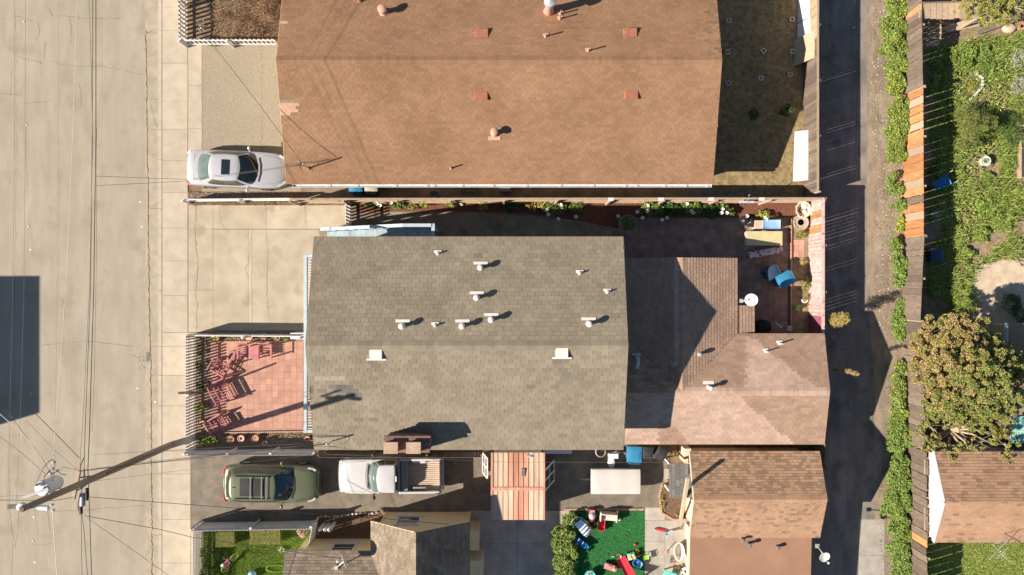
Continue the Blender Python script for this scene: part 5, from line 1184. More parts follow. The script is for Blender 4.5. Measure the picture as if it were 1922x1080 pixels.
# cross-arm near the top carrying the light line, and the lower telephone arm
a = P(44, 934, 11.4); b = P(92, 917, 11.4); m = MB(); m.bar(a, b, .09, .11); m.build('top_arm', 'steel_grey', up)
for s_, (px, py) in enumerate(((30, 951), (91, 954))):
    e = P(px, py, 11.75); base = pole_at(11.75); m = MB()
    if s_ == 0:
        d = (e - base); d.z = 0; d.normalize(); pts = []; rr = []
        for i in range(15): pts.append(base + d * (.22 + i * .032)); rr.append(.05 if i % 2 else .085)
        m.tube([base, base + d * .22], .05, 10); m.build('insulator_pin', 'galv', up); m = MB(); m.tube(pts, rr, 14); m.build('insulator', 'porcelain', up, auto=30)
        m = MB(); m.lathe(base + d * .22 + Vector((0,0,-.1)), [(.13,0),(.13,.2),(.08,.22)], 12); m.build('switch_head', 'transformer', up, auto=40)
    else:
        m.tube([base + (e - base) * .5, base + (e - base) * 1.0], [.09, .09], 12); m.build('arrester', 'transformer', up, auto=40); m = MB(); m.bar(base, base + (e - base) * .5, .06, .06); m.build('arrester_bracket', 'steel_grey', up)
ARM0 = P(149, 884, 7.4); ARM1 = P(138, 937, 7.4)
m = MB(); m.bar(ARM0, ARM1, .11, .13); m.build('cross_arm', 'wood_tan', up)
m = MB(); m.bar(ARM0.lerp(ARM1, .25), pole_at(6.7), .05, .03); m.bar(ARM0.lerp(ARM1, .75), pole_at(6.7), .05, .03); m.build('arm_brace', 'galv_dark', up)
for px, py, r, l in ((155, 938, .11, .5), (152, 957, .07, .35), (163, 928, .06, .5)):
    e = P(px, py, 7.2); m = MB(); m.tube([e + Vector((0, -l/2, 0)), e + Vector((0, l/2, 0))], r, 12); m.build('splice_case', 'steel_grey' if r > .1 else 'trim_black', up, auto=40)
for px, py in ((101, 868), (99, 880), (107, 884), (95, 889), (98, 948), (100, 958)):
    e = P(px, py, 10.3); m = MB(); m.lathe(e - Vector((0,0,.1)), [(.02,0),(.05,.04),(.03,.08),(.05,.12),(.03,.16),(.04,.2)], 8); m.build('insulator', 'porcelain', up, auto=40)
def jumper(pts, r=.014, mat='wire_grey'):
    m = MB(); Q = [Vector(p) for p in pts]; m.tube(Q, r, 6); m.build('jumper_wire', mat, up)
jumper([tc + Vector((-.1,.16,.26)), P(80, 880, 10.9), P(92, 866, 10.7), P(99, 862, 10.5)]); jumper([tc + Vector((.1,.17,.26)), P(87, 890, 10.9), P(97, 880, 10.5)]); jumper([tc + Vector((.18,.05,.26)), P(96, 893, 10.8), P(107, 884, 10.4)])
jumper([P(99, 862, 10.5), P(103, 872, 10.4), P(101, 890, 10.3), P(98, 905, 10.2)]); jumper([P(107, 884, 10.4), P(115, 890, 10.2), P(124, 892, 10.1)]); jumper([P(81, 905, 10.9), P(84, 893, 10.7), P(95, 884, 10.4)])
jumper([P(157, 860, 7.4), P(151, 875, 7.3), P(150, 890, 7.2)], .02, 'wire_black'); jumper([P(150, 930, 7.3), P(146, 950, 7.2), P(150, 965, 7.1)], .02, 'wire_black'); jumper([P(158, 880, 7.2), P(160, 905, 7.1), P(153, 920, 7.1), P(155, 935, 7.1)], .02, 'wire_black')
m = MB(); m.tube([pole_at(z) + Vector((.17, .06, 0)) for z in (LOT, 3, 6.6)], .03, 6); m.build('conduit', 'wood_grey', up)
def wire(pts, z, r, mat, label, sag=0.0, group=None):
    """a cable through photo points; z: height or list of heights"""
    zs = z if isinstance(z, (list, tuple)) else [z] * len(pts); K = [p if isinstance(p, Vector) else P(p[0], p[1], zz) for p, zz in zip(pts, zs)]
    Q = []
    for a, b in zip(K[:-1], K[1:]):
        n = 6
        for i in range(n): f = i / n; v = a.lerp(b, f); v.z -= sag * 4 * f * (1 - f); Q.append(v)
    Q.append(K[-1]); m = MB(); m.tube(Q, r, 6); o = m.build('cable', mat, smooth=True); tag(o, label, 'cable', group); return o
wire([(148, -60), (145, 0), (136, 270), (124, 540), (104, 800), (100, 865)], 10.0, .009, 'wire_white', 'pale power line running up the road above the pole')
wire([(98, 950), (101, 1000), (107, 1080), (113, 1140)], 10.0, .014, 'wire_white', 'pale power line running down the road below the pole')
wire([(180, -60), (180, 0), (180, 250), (176, 540), (168, 810), (165, 880), (168, 960), (172, 1080), (176, 1140)], 7.2, .016, 'wire_black', 'thick black telephone cable along the road')
wire([(166, -60), (167, 0), (171, 120), (174, 270), (168, 540), (155, 800), (151, 850), (150, 885)], 7.4, .010, 'wire_grey', 'thin grey wire left of the black cable, upper stretch')
wire([(174, -60), (174, 0), (173, 250), (170, 540), (160, 800), (158, 870), (157, 900)], 7.3, .012, 'wire_black', 'thin black wire just left of the thick cable, upper stretch')
wire([(152, 960), (153, 1030), (155, 1140)], 7.3, .014, 'wire_grey', 'grey wire running down the road from the splice case')
wire([(153, 962), (158, 1000), (164, 1080), (168, 1140)], 7.1, .012, 'wire_black', 'black wire slanting down the road from the splice case')
wire([(181, 240), (181, 480), (177, 700), (173, 810)], 7.5, .008, 'wire_grey', 'hairline wire right of the thick black cable')
wire([(27, -60), (27, 270), (24, 540), (18, 800), (14, 960)], 10.6, .005, 'wire_grey', 'leftmost hairline wire over the road')
wire([(48, -60), (47, 300), (45, 540), (39, 760), (33, 900), (30, 950)], 10.6, .005, 'wire_grey', 'second hairline wire over the road from the left edge')
wire([(-40, 795), (0, 820), (40, 850), (85, 890)], 10.3, .010, 'wire_grey', 'grey wire slanting from the left edge to the pole head')
wire([(-20, 760), (35, 808), (60, 833), (88, 866), (95, 878)], 10.3, .011, 'wire_white', 'pale wire slanting down to the pole insulators')
wire([(20, 780), (45, 815), (80, 860), (92, 885)], 10.2, .010, 'wire_grey', 'thin grey wire slanting to the pole between two pale wires')
wire([(60, 770), (105, 815), (149, 860)], [8.4, 7.9, 7.4], .013, 'wire_black', 'black wire slanting across the road to the lower arm')
wire([(50, 790), (100, 843), (145, 882)], [8.4, 7.9, 7.4], .007, 'wire_grey', 'hairline wire slanting across the road to the lower arm')
wire([(-40, 930), (0, 932), (90, 929)], 9.5, .008, 'wire_grey', 'hairline wire from the left edge to the pole, upper')
wire([(-40, 938), (0, 939), (100, 940), (138, 934)], [9, 8.6, 8, 7.5], .013, 'wire_grey', 'grey wire from the left edge to the lower arm')
wire([(108, 884), (120, 877), (143, 882)], [10.2, 9.6, 7.6], .014, 'wire_white', 'short pale wire between the pole head and the lower arm')
wire([(150, 885), MASTG], [7.3, 0], .013, 'wire_black', 'black service wire from the pole to the grey house, lowest', .25)
wire([(150, 883), MASTG + Vector((0, 0, -.1))], [7.4, 0], .009, 'wire_grey', 'grey service wire from the pole to the grey house', .35)
wire([(155, 855), MASTG + Vector((0, .02, -.2))], [7.4, 0], .008, 'wire_grey', 'thin service wire to the grey house nearest the patio', .15)
wire([(160, 882), P(560, 846, 3.0), P(700, 846, 2.8)], [7.2, 0, 0], .009, 'wire_grey', 'thin wire from the pole low past the patio fence', .2)
wire([(165, 933), (480, 957), (700, 972), (870, 987)], [7.2, 5.2, 4.2, 3.2], .012, 'wire_black', 'black service wire to the yellow house gable')
wire([(158, 968), (300, 994), (362, 1009), (648, 1050)], [7.1, 5.6, 5.0, 3.6], .012, 'wire_black', 'black service wire over the small lawn fence to the yellow roof')
wire([(163, 972), (305, 1072), (420, 1150)], [7.1, 6.0, 5.0], .010, 'wire_grey', 'thin wire slanting off the bottom edge from the pole')
wire([(180, 331), (352, 337), MASTB], [7.2, 5.0, 0], .008, 'wire_grey', 'upper of two thin wires meeting over the silver car')
wire([(180, 349), (352, 340), MASTB + Vector((0, 0, -.15))], [7.2, 5.0, 0], .008, 'wire_grey', 'lower of two thin wires meeting over the silver car')
wire([(300, -40), (402, 88), (480, 188), MASTB], [5.4, 4.7, 4.3, 0], .010, 'wire_black', 'black service wire slanting over the pebbled driveway to the brown roof', .1)
wire([(154, 906), (600, 852), (960, 868), (1290, 868)], [7.0, 4.8, 3.4, 3.2], .006, 'wire_grey', 'hairline wire running east over the rust coloured shed')
# ---------------------------------------------------------------- front patio furniture and pots
def slat_chair(label, px, py, rz, wd=.62, dp=.62, name='patio_chair', cat='chair', nb=5, mat='pink_paint', group=None):
    """slatted timber armchair; its back is towards -x"""
    c = P(px, py, .45); t = thing(name, label, cat, (c.x, c.y, LOT + .03), rz, group, True); w = wd/2; d = dp/2
    for x in (-d, d):
        for y in (-w, w): m = MB(); m.box(x - .03, x + .03, y - .03, y + .03, 0, .60 if x > 0 else .56); m.build('leg', mat, t)
    for y in (-w, w): m = MB(); m.box(-d - .05, d + .06, y - .035, y + .035, .60, .63); m.build('arm', mat, t, bevel=.006)
    for y in (-w + .04, w - .04): m = MB(); m.box(-d, d, y - .02, y + .02, .30, .38); m.build('seat_rail', mat, t)
    n = 5
    for i in range(n): x = d - .02 - i * (dp - .08) / (n - .4); m = MB(); m.box(x - .018, x + .018, -w + .03, w - .03, .38 - .01*i, .40 - .01*i); m.build('seat_slat', mat, t)
    for i in range(nb): y = -w + .07 + i * (wd - .14) / (nb - 1); m = MB(); m.bar((-d + .06, y, .34), (-d - .14, y, .98), .03, .02, (1, 0, 0)); m.build('back_slat', mat, t)
    for z, x in ((.95, -d - .12), (.55, -d + .0)): m = MB(); m.box(x - .025, x + .025, -w, w, z - .04, z + .04); m.build('back_rail', mat, t)
    m = MB(); m.box(d - .04, d, -w, w, .22, .28); m.build('stretcher', mat, t); return t
slat_chair('pink slatted chair nearest the small pink side table', 417, 690, math.radians(-30), .62, .60)
slat_chair('wide pink slatted bench in the middle of the patio', 420, 733, math.radians(28), 1.05, .60, 'patio_bench', 'bench', 9)
slat_chair('pink slatted chair lowest on the patio beside the empty pot', 411, 793, math.radians(32), .64, .60)
# two seats joined by a table
c = P(481, 660, .45); t = thing('tete_a_tete', 'pink double seat with a table board between its two chairs', 'bench', (c.x, c.y, LOT + .03), math.radians(-90), local=True)
for oy in (-.52, .52):
    for x in (-.28, .28):
        for y in (-.26, .26): m = MB(); m.box(x - .03, x + .03, oy + y - .03, oy + y + .03, 0, .62); m.build('leg', 'pink_paint', t)
    for y in (-.29, .29): m = MB(); m.box(-.34, .36, oy + y - .035, oy + y + .035, .62, .65); m.build('arm', 'pink_paint', t)
    for i in range(4): m = MB(); x = .2 - i*.12; m.box(x - .025, x + .025, oy - .25, oy + .25, .34, .36); m.build('seat_slat', 'pink_paint', t)
    for i in range(4): y = oy - .18 + i*.12; m = MB(); m.bar((-.28, y, .32), (-.44, y, .95), .045, .02, (1, 0, 0)); m.build('back_slat', 'pink_paint', t)
    m = MB(); m.box(-.46, -.40, oy - .27, oy + .27, .90, .96); m.build('back_rail', 'pink_paint', t)
for i in range(3): m = MB(); x = -.17 + i*.2; m.box(x - .095, x + .095, -.225, .225, .652, .672); m.build('table_board', 'pink_paint', t)
c = P(437, 667, .45); t = thing('side_table', 'small pink side table between the chair and the double seat', 'table', (c.x, c.y, LOT + .03), math.radians(-10), local=True)
for i in range(3): m = MB(); x = -.1 + i*.1; m.box(x - .046, x + .046, -.22, .22, .43, .45); m.build('table_board', 'pink_paint', t)
for x in (-.12, .12):
    for y in (-.17, .17): m = MB(); m.box(x - .02, x + .02, y - .02, y + .02, 0, .43); m.build('leg', 'pink_paint', t)
def pot(label, px, py, r, h, mat='clay', plant=None, cat='pot', leaf=.06, z0=LOT + .02, soil='garden_soil', n=90, ph=.25, spread=1.2, group=None):
    c = P(px, py, z0 + h*.7); t = thing('plant_pot', label, cat, (c.x, c.y, z0), group=group)
    m = MB(); b = Vector((c.x, c.y, z0)); m.lathe(b, [(r*.68, 0), (r*.92, h*.85), (r, h*.86), (r, h), (r*.86, h), (r*.84, h*.9)], 18); m.build('rim_pot', mat, t, auto=40)
    m = MB(); m.lathe(b, [(r*.85, h*.86), (r*.4, h*.9), (.01, h*.9)], 14, caps=False); m.build('soil', soil, t)
    if plant:
        p = NR.normal(size=(n, 3)); p /= np.linalg.norm(p, axis=1)[:, None]; p[:, 2] = np.abs(p[:, 2]); p *= (NR.uniform(.3, 1, n)[:, None]); p = p * np.array([r*spread, r*spread, ph]) + np.array([c.x, c.y, z0 + h])
        leaves('foliage', plant, p, leaf, t, .5, .5)
    return t
pot('clay pot with a green plant by the top patio fence', 406, 632, .2, .3, 'clay', 'leaf_lime', leaf=.1, n=60)
def stepping(label, px, py, r, mat, h=.32):
    c = P(px, py, LOT + h); t = thing('stool_planter', label, 'planter', (c.x, c.y, LOT)); m = MB(); m.lathe((c.x, c.y, LOT), [(r*.8, 0), (r*.85, h*.9), (r, h*.92), (r, h), (r*.3, h + .005)], 6); m.build('hexagon_body', mat, t); m = MB(); m.lathe((c.x, c.y, LOT + h), [(r*.45, .006), (r*.45, .02), (r*.1, .021)], 12); m.build('top_disc', mat, t, auto=40)
stepping('pale hexagonal planter, right one of two along the top patio fence', 494, 632, .18, 'clay_pale'); stepping('pale hexagonal planter, left one of two along the top patio fence', 467, 633, .18, 'clay_pale')
pot('pale round pot with a narrow mouth near the white box', 521, 634, .16, .3, 'clay_pale', 'leaf_olive', n=25, ph=.05, spread=.5)
pot('bushy lime plant in a pot beside the white box', 536, 634, .16, .25, 'clay', 'leaf_lime', leaf=.05, n=260, ph=.2, spread=1.1)
pot('clay pot with lime leaves against the front picket fence', 375, 764, .2, .3, 'clay', 'leaf_lime', leaf=.10, n=120, spread=1.3)
pot('wide pot with a small lime plant near the lowest chair', 379, 796, .2, .34, 'clay_pale', 'leaf_lime', leaf=.06, n=45, ph=.15, spread=.5)
pot('round clay pot filled with soil along the lower patio fence', 433, 825, .19, .3, 'clay', 'leaf_olive', n=30, ph=.05, spread=.6)
pot('pale terracotta round pot right of the soil filled pot', 453, 823, .17, .3, 'clay_pale', soil='clay_pale'); pot('small plain clay pot in the middle of the lower patio bed', 480, 823, .17, .28, 'clay', soil='clay')
pot('little cream pot at the end of the lower patio bed', 497, 832, .12, .3, 'plastic_beige', soil='plastic_beige'); pot('reddish pot by the grey house corner in the patio bed', 577, 824, .15, .26, 'clay', soil='mulch_brown')
shrub('patio_shrub', 'bright green bush in the lower left corner of the patio', 'shrub', [(384, 826, 14, 11, .75), (402, 828, 12, 9, .6)], 'leaf_mid', .10, 420, mats=['leaf_mid', 'leaf_lime', 'leaf_mid'])
shrub('patio_weeds', 'low weeds in the shade along the front picket fence', 'plants', [(375, 690, 8, 16, .4), (377, 722, 8, 12, .4), (376, 655, 8, 14, .35)], 'leaf_dark', .08, 300)
ro = sheet('patio_edge', rect(396, 640, 542, 642), LOT + .01, 'grout'); brick_run(ro, [(396, 642), (542, 641)], 44, 'clay_pale', .06, LOT, LOT + .12, .55)
ro = sheet('patio_edge', rect(424, 810, 572, 812), LOT + .01, 'grout'); brick_run(ro, [(424, 812), (572, 809.5)], 40, 'clay_pale', .06, LOT, LOT + .12, .55)
pts = np.concatenate([scatter(rect(372, 627, 545, 640), 700, LOT), scatter(rect(430, 813, 600, 822), 900, LOT)]); blades('patio_bed_growth', 'dry_stalk', pts, .10, .012, .9, kind='stuff')['label'] = 'dry tufts in the beds edging the patio'
pts = scatter(rect(372, 627, 545, 640), 500, LOT); leaves('bed_leaves', 'leaf_olive', pts + np.array([0, 0, .06]), .06, kind='stuff')['label'] = 'small olive leaves along the top patio bed'
# leaning garden post at the front fence, its shadow lies across the patio
t = thing('garden_post', 'bare timber post leaning out over the pavement fence', 'post', (*G(377, 738), LOT)); m = MB(); m.bar(P(379, 736, LOT), P(333, 738, 2.75), .10, .10); m.build('shaft', 'wood_tan', t, bevel=.006); m = MB(); m.bar(P(372, 737, .45), P(352, 737, 1.5), .42, .05, (0, 1, 0)); m.build('shadow_board', 'wood_grey', t)  # wide board added to broaden the middle of the post's shadow
# ---------------------------------------------------------------- bins, courtyard, sheds and toys
def bin_(label, px, py, rz, mat, w=.56, d=.62, h=1.0, name='wheelie_bin', mark=None):
    c = P(px, py, h); t = thing(name, label, 'bin', (c.x, c.y, LOT), rz, local=True)
    a, b = w/2, d/2; m = MB(); k = .78
    m.add([(-a*k, -b*k, .04), (a*k, -b*k, .04), (a*k, b*k, .04), (-a*k, b*k, .04), (-a, -b, h), (a, -b, h), (a, b, h), (-a, b, h)], [(3,2,1,0), (0,1,5,4), (1,2,6,5), (2,3,7,6), (3,0,4,7)]); m.build('body', mat, t, bevel=.02)
    m = MB(); m.grid(lambda u, v: ((u - .5)*2*(a + .03), (v - .5)*2*(b + .03), h + .01 + .05*math.sin(math.pi*u)**.5*math.sin(math.pi*v)**.5), 8, 8); m.box(-a - .03, a + .03, -b - .03, b + .03, h - .035, h + .008); m.build('lid', mat, t, auto=50)
    m = MB(); m.tube([(-a*.8, b + .02, h - .03), (-a*.8, b + .09, h - .01), (a*.8, b + .09, h - .01), (a*.8, b + .02, h - .03)], .018, 8); m.build('handle', mat, t)
    for s_ in (-1, 1): m = MB(); m.lathe((0, 0, 0), [(.02, -.03), (.1, -.03), (.1, .03), (.02, .03)], 12); m.v = [(s_*a*.75 + z, b*.85 + x, .1 + y) for x, y, z in m.v]; m.build('wheel', 'tyre', t)
    if mark:
        for i in range(mark): m = MB(); m.box(-.11 + i*.075, -.06 + i*.075, -b + .06, -b + .13, h + .03, h + .036); m.build('lid_mark', 'plastic_white', t)
    return t
bin_('blue lidded wheelie bin turned askew in the back courtyard', 1473, 525, math.radians(-62), 'bin_blue', .62, .68, 1.05, mark=4)
bin_('dark navy wheelie bin beside the blue one in the back courtyard', 1448, 512, math.radians(-62), 'bin_blue_dark', .52, .55, 1.0, mark=1)
bin_('blue recycling bin under the eave in the back asphalt yard', 1190, 853, math.radians(178), 'bin_blue', .66, .70, 1.05, mark=4)
bin_('dark grey bin right of the blue recycling bin', 1215, 850, math.radians(176), 'bin_black', .48, .5, 1.0, mark=2); bin_('dark grey bin set askew beside the planted corner', 1240, 852, math.radians(150), 'bin_black', .48, .5, 1.0, mark=2)
bin_('blue bin in the shady side passage by the white gutter', 668, 351, math.radians(180), 'bin_blue', .6, .5, .95); bin_('beige bin in the shady side passage beside the blue one', 697, 351, math.radians(180), 'bin_beige', .56, .5, .9)
m = MB(); a = P(948, 352, .5); m.box(a.x - .28, a.x + .28, a.y - .22, a.y + .22, LOT, .55); tag(m.build('storage_box', 'steel_grey', bevel=.03), 'grey storage box in the side passage under the gutter', 'box')
m = MB(); a = P(816, 364, .4); m.lathe((a.x, a.y, LOT), [(.22, 0), (.26, .38), (.24, .38), (.2, .06)], 16, sy=.6); tag(m.build('wash_tub', 'plastic_lilac', auto=40), 'pale oval tub on the floor of the side passage', 'tub')
m = MB(); c = G(880, 358); Q = []
for i in range(60): a = i * .42; r = .22 + .1*math.sin(i*.9); Q.append((c[0] + math.cos(a)*r*1.5 + .004*i, c[1] + math.sin(a)*r*.8, LOT + .03 + .002*i))
m.tube(Q, .014, 6); tag(m.build('garden_hose', 'hose_green', smooth=True), 'coiled green garden hose in the side passage', 'hose')
# --- back courtyard: chest, blue sheet, printed roll, stones and pots
t = thing('storage_bench', 'long pale yellow deck storage bench in the courtyard', 'bench', (*G(1433, 448), LOT)); a = P(1400, 461, .62); b = P(1469, 434, .62)
m = MB(); m.box(a.x + .03, b.x - .03, a.y + .03, b.y - .03, LOT, .56); m.build('chest', 'bench_shell', t, bevel=.02); m = MB(); m.box(a.x, b.x, a.y, b.y, .56, .62); m.build('lid', 'bench_yellow', t, bevel=.015); m = MB(); m.box((a.x+b.x)/2 - .1, (a.x+b.x)/2 + .1, b.y - .02, b.y + .03, .5, .58); m.build('latch', 'bench_shell', t)
t = thing('side_cabinet', 'cabinet with a sky blue top between flower bed and storage bench', 'cabinet', (*G(1445, 421), LOT)); a = P(1432, 430, .7); b = P(1465, 413, .7); m = MB(); m.box(a.x - .35, b.x - .03, a.y + .02, b.y - .02, LOT, .62); m.build('carcass', 'clay_pale', t); m = MB(); m.grid(lambda u, v: (a.x + (b.x-a.x)*u, a.y + (b.y-a.y)*v, .66 + .05*(2*u-1)**4 + .05*(2*v-1)**4), 10, 8); m.build('tray_top', 'sheet_blue', t, smooth=True); m = MB(); m.box(a.x + .01, b.x - .01, a.y + .01, b.y - .01, .625, .65); m.build('tray_base', 'sheet_blue', t)
a = P(1405, 480, .3); b = P(1469, 468, .3); m = MB(); m.bar(Vector((a.x, a.y, LOT + .15)), Vector((b.x, b.y, LOT + .15)), .34, .22); o = m.build('cushion_roll', 'roll_print', bevel=.06); tag(o, 'long white cushion printed with red leaves in the courtyard', 'cushion')
m = MB(); c = P(1408, 417, .35)
for i in range(7): m.sphere((c.x + R.uniform(-.25, .25), c.y + R.uniform(-.15, .15), LOT + .2), R.uniform(.16, .26), 8, 5, 1, 1, .9)
tag(m.build('rubbish_bag', 'bag_black', smooth=True), 'crumpled black rubbish bags by the flower bed', 'bag')
rim = thing('stone_urn', 'broken scalloped stone urn by the pink fence corner', 'urn', (*G(1508, 394), LOT)); c = P(1506, 394, .5); m = MB(); n = 22; vs = []
for r_, z in ((.16, LOT), (.34, .5), (.42, .62), (.36, .62), (.30, .5), (.1, .3)):
    for j in range(n): a = 6.283*j/n; q = r_*(1 + .06*math.cos(a*9)); vs.append((c.x + q*math.cos(a)*.9, c.y + q*math.sin(a), z))
m.add(vs, [(i*n+j, i*n+(j+1) % n, (i+1)*n+(j+1) % n, (i+1)*n+j) for i in range(5) for j in range(n)]); m.build('bowl', 'cloth_cream', rim, auto=50)
m = MB(); m.sphere((c.x, c.y, .34), .2, 10, 6, 1, 1, .5); m.build('soil', 'garden_soil', rim)
o = MB(); 
for i in range(6): q = P(1517 + R.uniform(-7, 7), 393 + R.uniform(-10, 10), .5); o.sphere(q, R.uniform(.12, .2), 9, 5, 1, 1, .8)
tag(o.build('cloth_bundle', 'cloth_cream', smooth=True), 'pale cloth bundle beside the broken urn', 'cloth')
pot('rough grey stone planter behind the brick border', 1502, 418, .38, .4, 'rock', None, soil='rock')
shrub('potted_yucca', 'spiky yucca plant below the stone planter', 'plant', [(1503, 440, 12, 10, .5)], 'leaf_olive', .22, 120, aspect=.13); shrub('fence_plant', 'pink flowered plant at the pink fence corner', 'plant', [(1530, 384, 8, 8, .9)], 'leaf_mid', .07, 500, mats=['leaf_mid', 'leaf_lime', 'flower_pink'])
for i, (px, py, mt, lb) in enumerate(((1507, 492, 'leaf_gold', 'pale spiky plant below the pink step'), (1512, 525, 'leaf_lime', 'yellow green plant behind the blue wheelie bin'), (1511, 541, 'leaf_olive', 'small olive rosette plant along the pink fence'), (1514, 558, 'leaf_olive', 'olive plant above the white pot ring'), (1496, 576, 'leaf_dark', 'dark low plant at the lower end of the courtyard bed'))):
    shrub('bed_plant', lb, 'plant', [(px, py, 9, 8, .5)], mt, .11 if i in (0, 2) else .07, 380, aspect=.25 if i in (0, 2) else .5)
m = MB(); c = P(1510, 563, .3); m.tube([(c.x + math.cos(a)*.14, c.y + math.sin(a)*.14, .35) for a in [math.pi*(.95 + i*.12) for i in range(10)]], .028, 8); tag(m.build('pot_ring', 'plastic_white', smooth=True), 'curved white pot rim in the courtyard bed', 'pot')
sheet('courtyard_bed', rect(1484, 490, 1519, 634), LOT + .06, 'garden_soil'); ro = sheet('courtyard_border', rect(1482, 410, 1485, 634), LOT + .05, 'grout'); brick_run(ro, [(1483.5, 411), (1483.5, 632)], 30, 'clay', .07, LOT, LOT + .14, .9)
sheet('corner_bed', rect(1486, 408, 1519, 449), LOT + .055, 'garden_soil')
t = thing('white_stool', 'small pale stool at the end of the courtyard', 'stool', (*G(1482, 616), LOT)); c = P(1482, 617, .42); m = MB(); m.lathe((c.x, c.y, .38), [(.16, 0), (.17, .03), (.15, .05), (.02, .052)], 5); m.build('seat', 'plastic_lilac', t)
for a in range(3): m = MB(); m.tube([(c.x + math.cos(a*2.1)*.1, c.y + math.sin(a*2.1)*.1, .38), (c.x + math.cos(a*2.1)*.16, c.y + math.sin(a*2.1)*.16, LOT)], .014, 6); m.build('leg', 'steel_grey', t)
m = MB(); c = P(1458, 611, .6)
for i in range(9): m.sphere((c.x + R.uniform(-.22, .22), c.y + R.uniform(-.1, .1), .55 + R.uniform(-.05, .05)), R.uniform(.04, .08), 8, 5)
tag(m.build('dish_stack', 'plastic_lilac', smooth=True), 'heap of small pale dishes in the courtyard shade', 'dishes')
m = MB(); c = P(1432, 614, .5); m.lathe((c.x, c.y, LOT), [(.3, 0), (.36, .1), (.36, .62), (.3, .75), (.02, .8)], 18); tag(m.build('kettle_grill', 'trim_black', auto=40), 'round black covered grill at the courtyard end', 'grill')
def dish(label, px, py, z, r, az, tilt, base, parent=None, name='satellite_dish'):
    """offset dish on an arm; az: where the dish looks (world angle), base: foot of the mast"""
    c = P(px, py, z); t = thing(name, label, 'satellite dish', base); n = Vector((math.cos(az)*math.cos(tilt), math.sin(az)*math.cos(tilt), math.sin(tilt))); u = n.cross(Vector((0, 0, 1))).normalized(); v = u.cross(n)
    m = MB(); K = 24; vs = []; rings = 6
    for i in range(rings + 1):
        for j in range(K): a = 6.283*j/K; q = r*i/rings; vs.append(c + u*q*math.cos(a)*.92 + v*q*math.sin(a) + n*(.22*r*(i/rings)**2))
    fs = [(i*K+j, i*K+(j+1) % K, (i+1)*K+(j+1) % K, (i+1)*K+j) for i in range(rings) for j in range(K)]; k0 = len(vs); vs += [Vector(q) - n*.025 for q in vs]; fs += [tuple(x + k0 for x in f[::-1]) for f in fs]; fs += [(rings*K+j, rings*K+j+k0, rings*K+(j+1) % K+k0, rings*K+(j+1) % K) for j in range(K)]
    m.add(vs, fs); m.build('reflector', 'dish', t, auto=40)
    f = c + n*r*1.05 - v*r*.75; m = MB(); m.tube([c - v*r*.9 - n*.05, f], .018, 6); m.build('feed_arm', 'galv', t); m = MB(); m.tube([f - n*.03, f + (c - f)*.12], [.06, .045], 10); m.build('feed_horn', 'plastic_white', t)
    m = MB(); m.tube([Vector(base), Vector(base).lerp(c, .45) + Vector((0, 0, .12)), c - n*.06], .026, 8); m.build('mast', 'galv', t); m = MB(); m.box(base[0] - .09, base[0] + .09, base[1] - .09, base[1] + .09, base[2] - .02, base[2] + .03); m.build('foot', 'galv', t); return t
dish('white oval satellite dish over the courtyard by the pink roof', 1411, 563, 2.75, .31, math.radians(190), math.radians(55), P(1391, 565, 2.32))
dish('round white satellite dish at the alley end of the tan garage', 1547, 1045, 2.9, .27, math.radians(-60), math.radians(65), P(1534, 1025, 2.5))
dish('tilted satellite dish on the taupe roof of the yellow house', 648, 1051, 3.75, .38, math.radians(200), math.radians(12), P(631, 1066, 3.25))
# --- rust and tan ribbed shed
ts = thing('metal_shed', 'ribbed metal shed with rust red and tan roof panels', 'shed', (*G(968, 915), LOT)); zr_, ze_ = 2.28, 2.05
xa = P(924, 0, 2.1).x; xb = P(1020, 0, 2.1).x; yn = P(0, 850, ze_).y; yr_ = P(0, 917.5, zr_).y; ysd = P(0, 976, ze_).y
m = MB(); m.box(xa + .06, xb - .06, ysd + .06, yn - .06, LOT, ze_ - .04); m.build('wall', 'shell_tan', ts)
n = 10; wx = (xb - xa) / n
for side, (y0_, z0_, y1_, z1_) in enumerate(((yn, ze_, yr_, zr_), (ysd, ze_, yr_, zr_))):
    for i in range(n):
        mt = 'shell_rust' if i in (4, 5, 6) or (i == 3 and side == 0) else 'shell_tan'; A = Vector((xa + wx*(i + .5), y0_, z0_)); Bq = Vector((xa + wx*(i + .5), y1_, z1_)); m = MB(); m.bar(A, Bq, wx - .006, .02); m.build('roof_panel', mt, ts)
        q = MB(); q.bar(A + Vector((wx/2, 0, .02)), Bq + Vector((wx/2, 0, .02)), .014, .03); q.build('rib', mt, ts)
m = MB(); m.bar((xa, yr_, zr_ + .02), (xb, yr_, zr_ + .02), .14, .04); m.build('ridge_strip', 'shell_rust', ts); 
for xx in (xa - .02, xb + .02):
    m = MB(); m.bar((xx, yn, ze_), (xx, yr_, zr_), .1, .08); m.build('edge_trim', 'shell_rust', ts); m = MB(); m.bar((xx, ysd, ze_), (xx, yr_, zr_), .1, .08); m.build('edge_trim', 'shell_rust', ts)
c = P(982, 887, 2.2); m = MB(); m.box(c.x - .08, c.x + .08, c.y - .18, c.y + .18, 2.17, 2.235); m.build('patch', 'galv_dark', ts)
c = P(993, 857, 2.12); m = MB(); m.box(c.x - .12, c.x + .12, c.y - .05, c.y + .05, 2.07, 2.14); m.build('clamp', 'galv', ts)
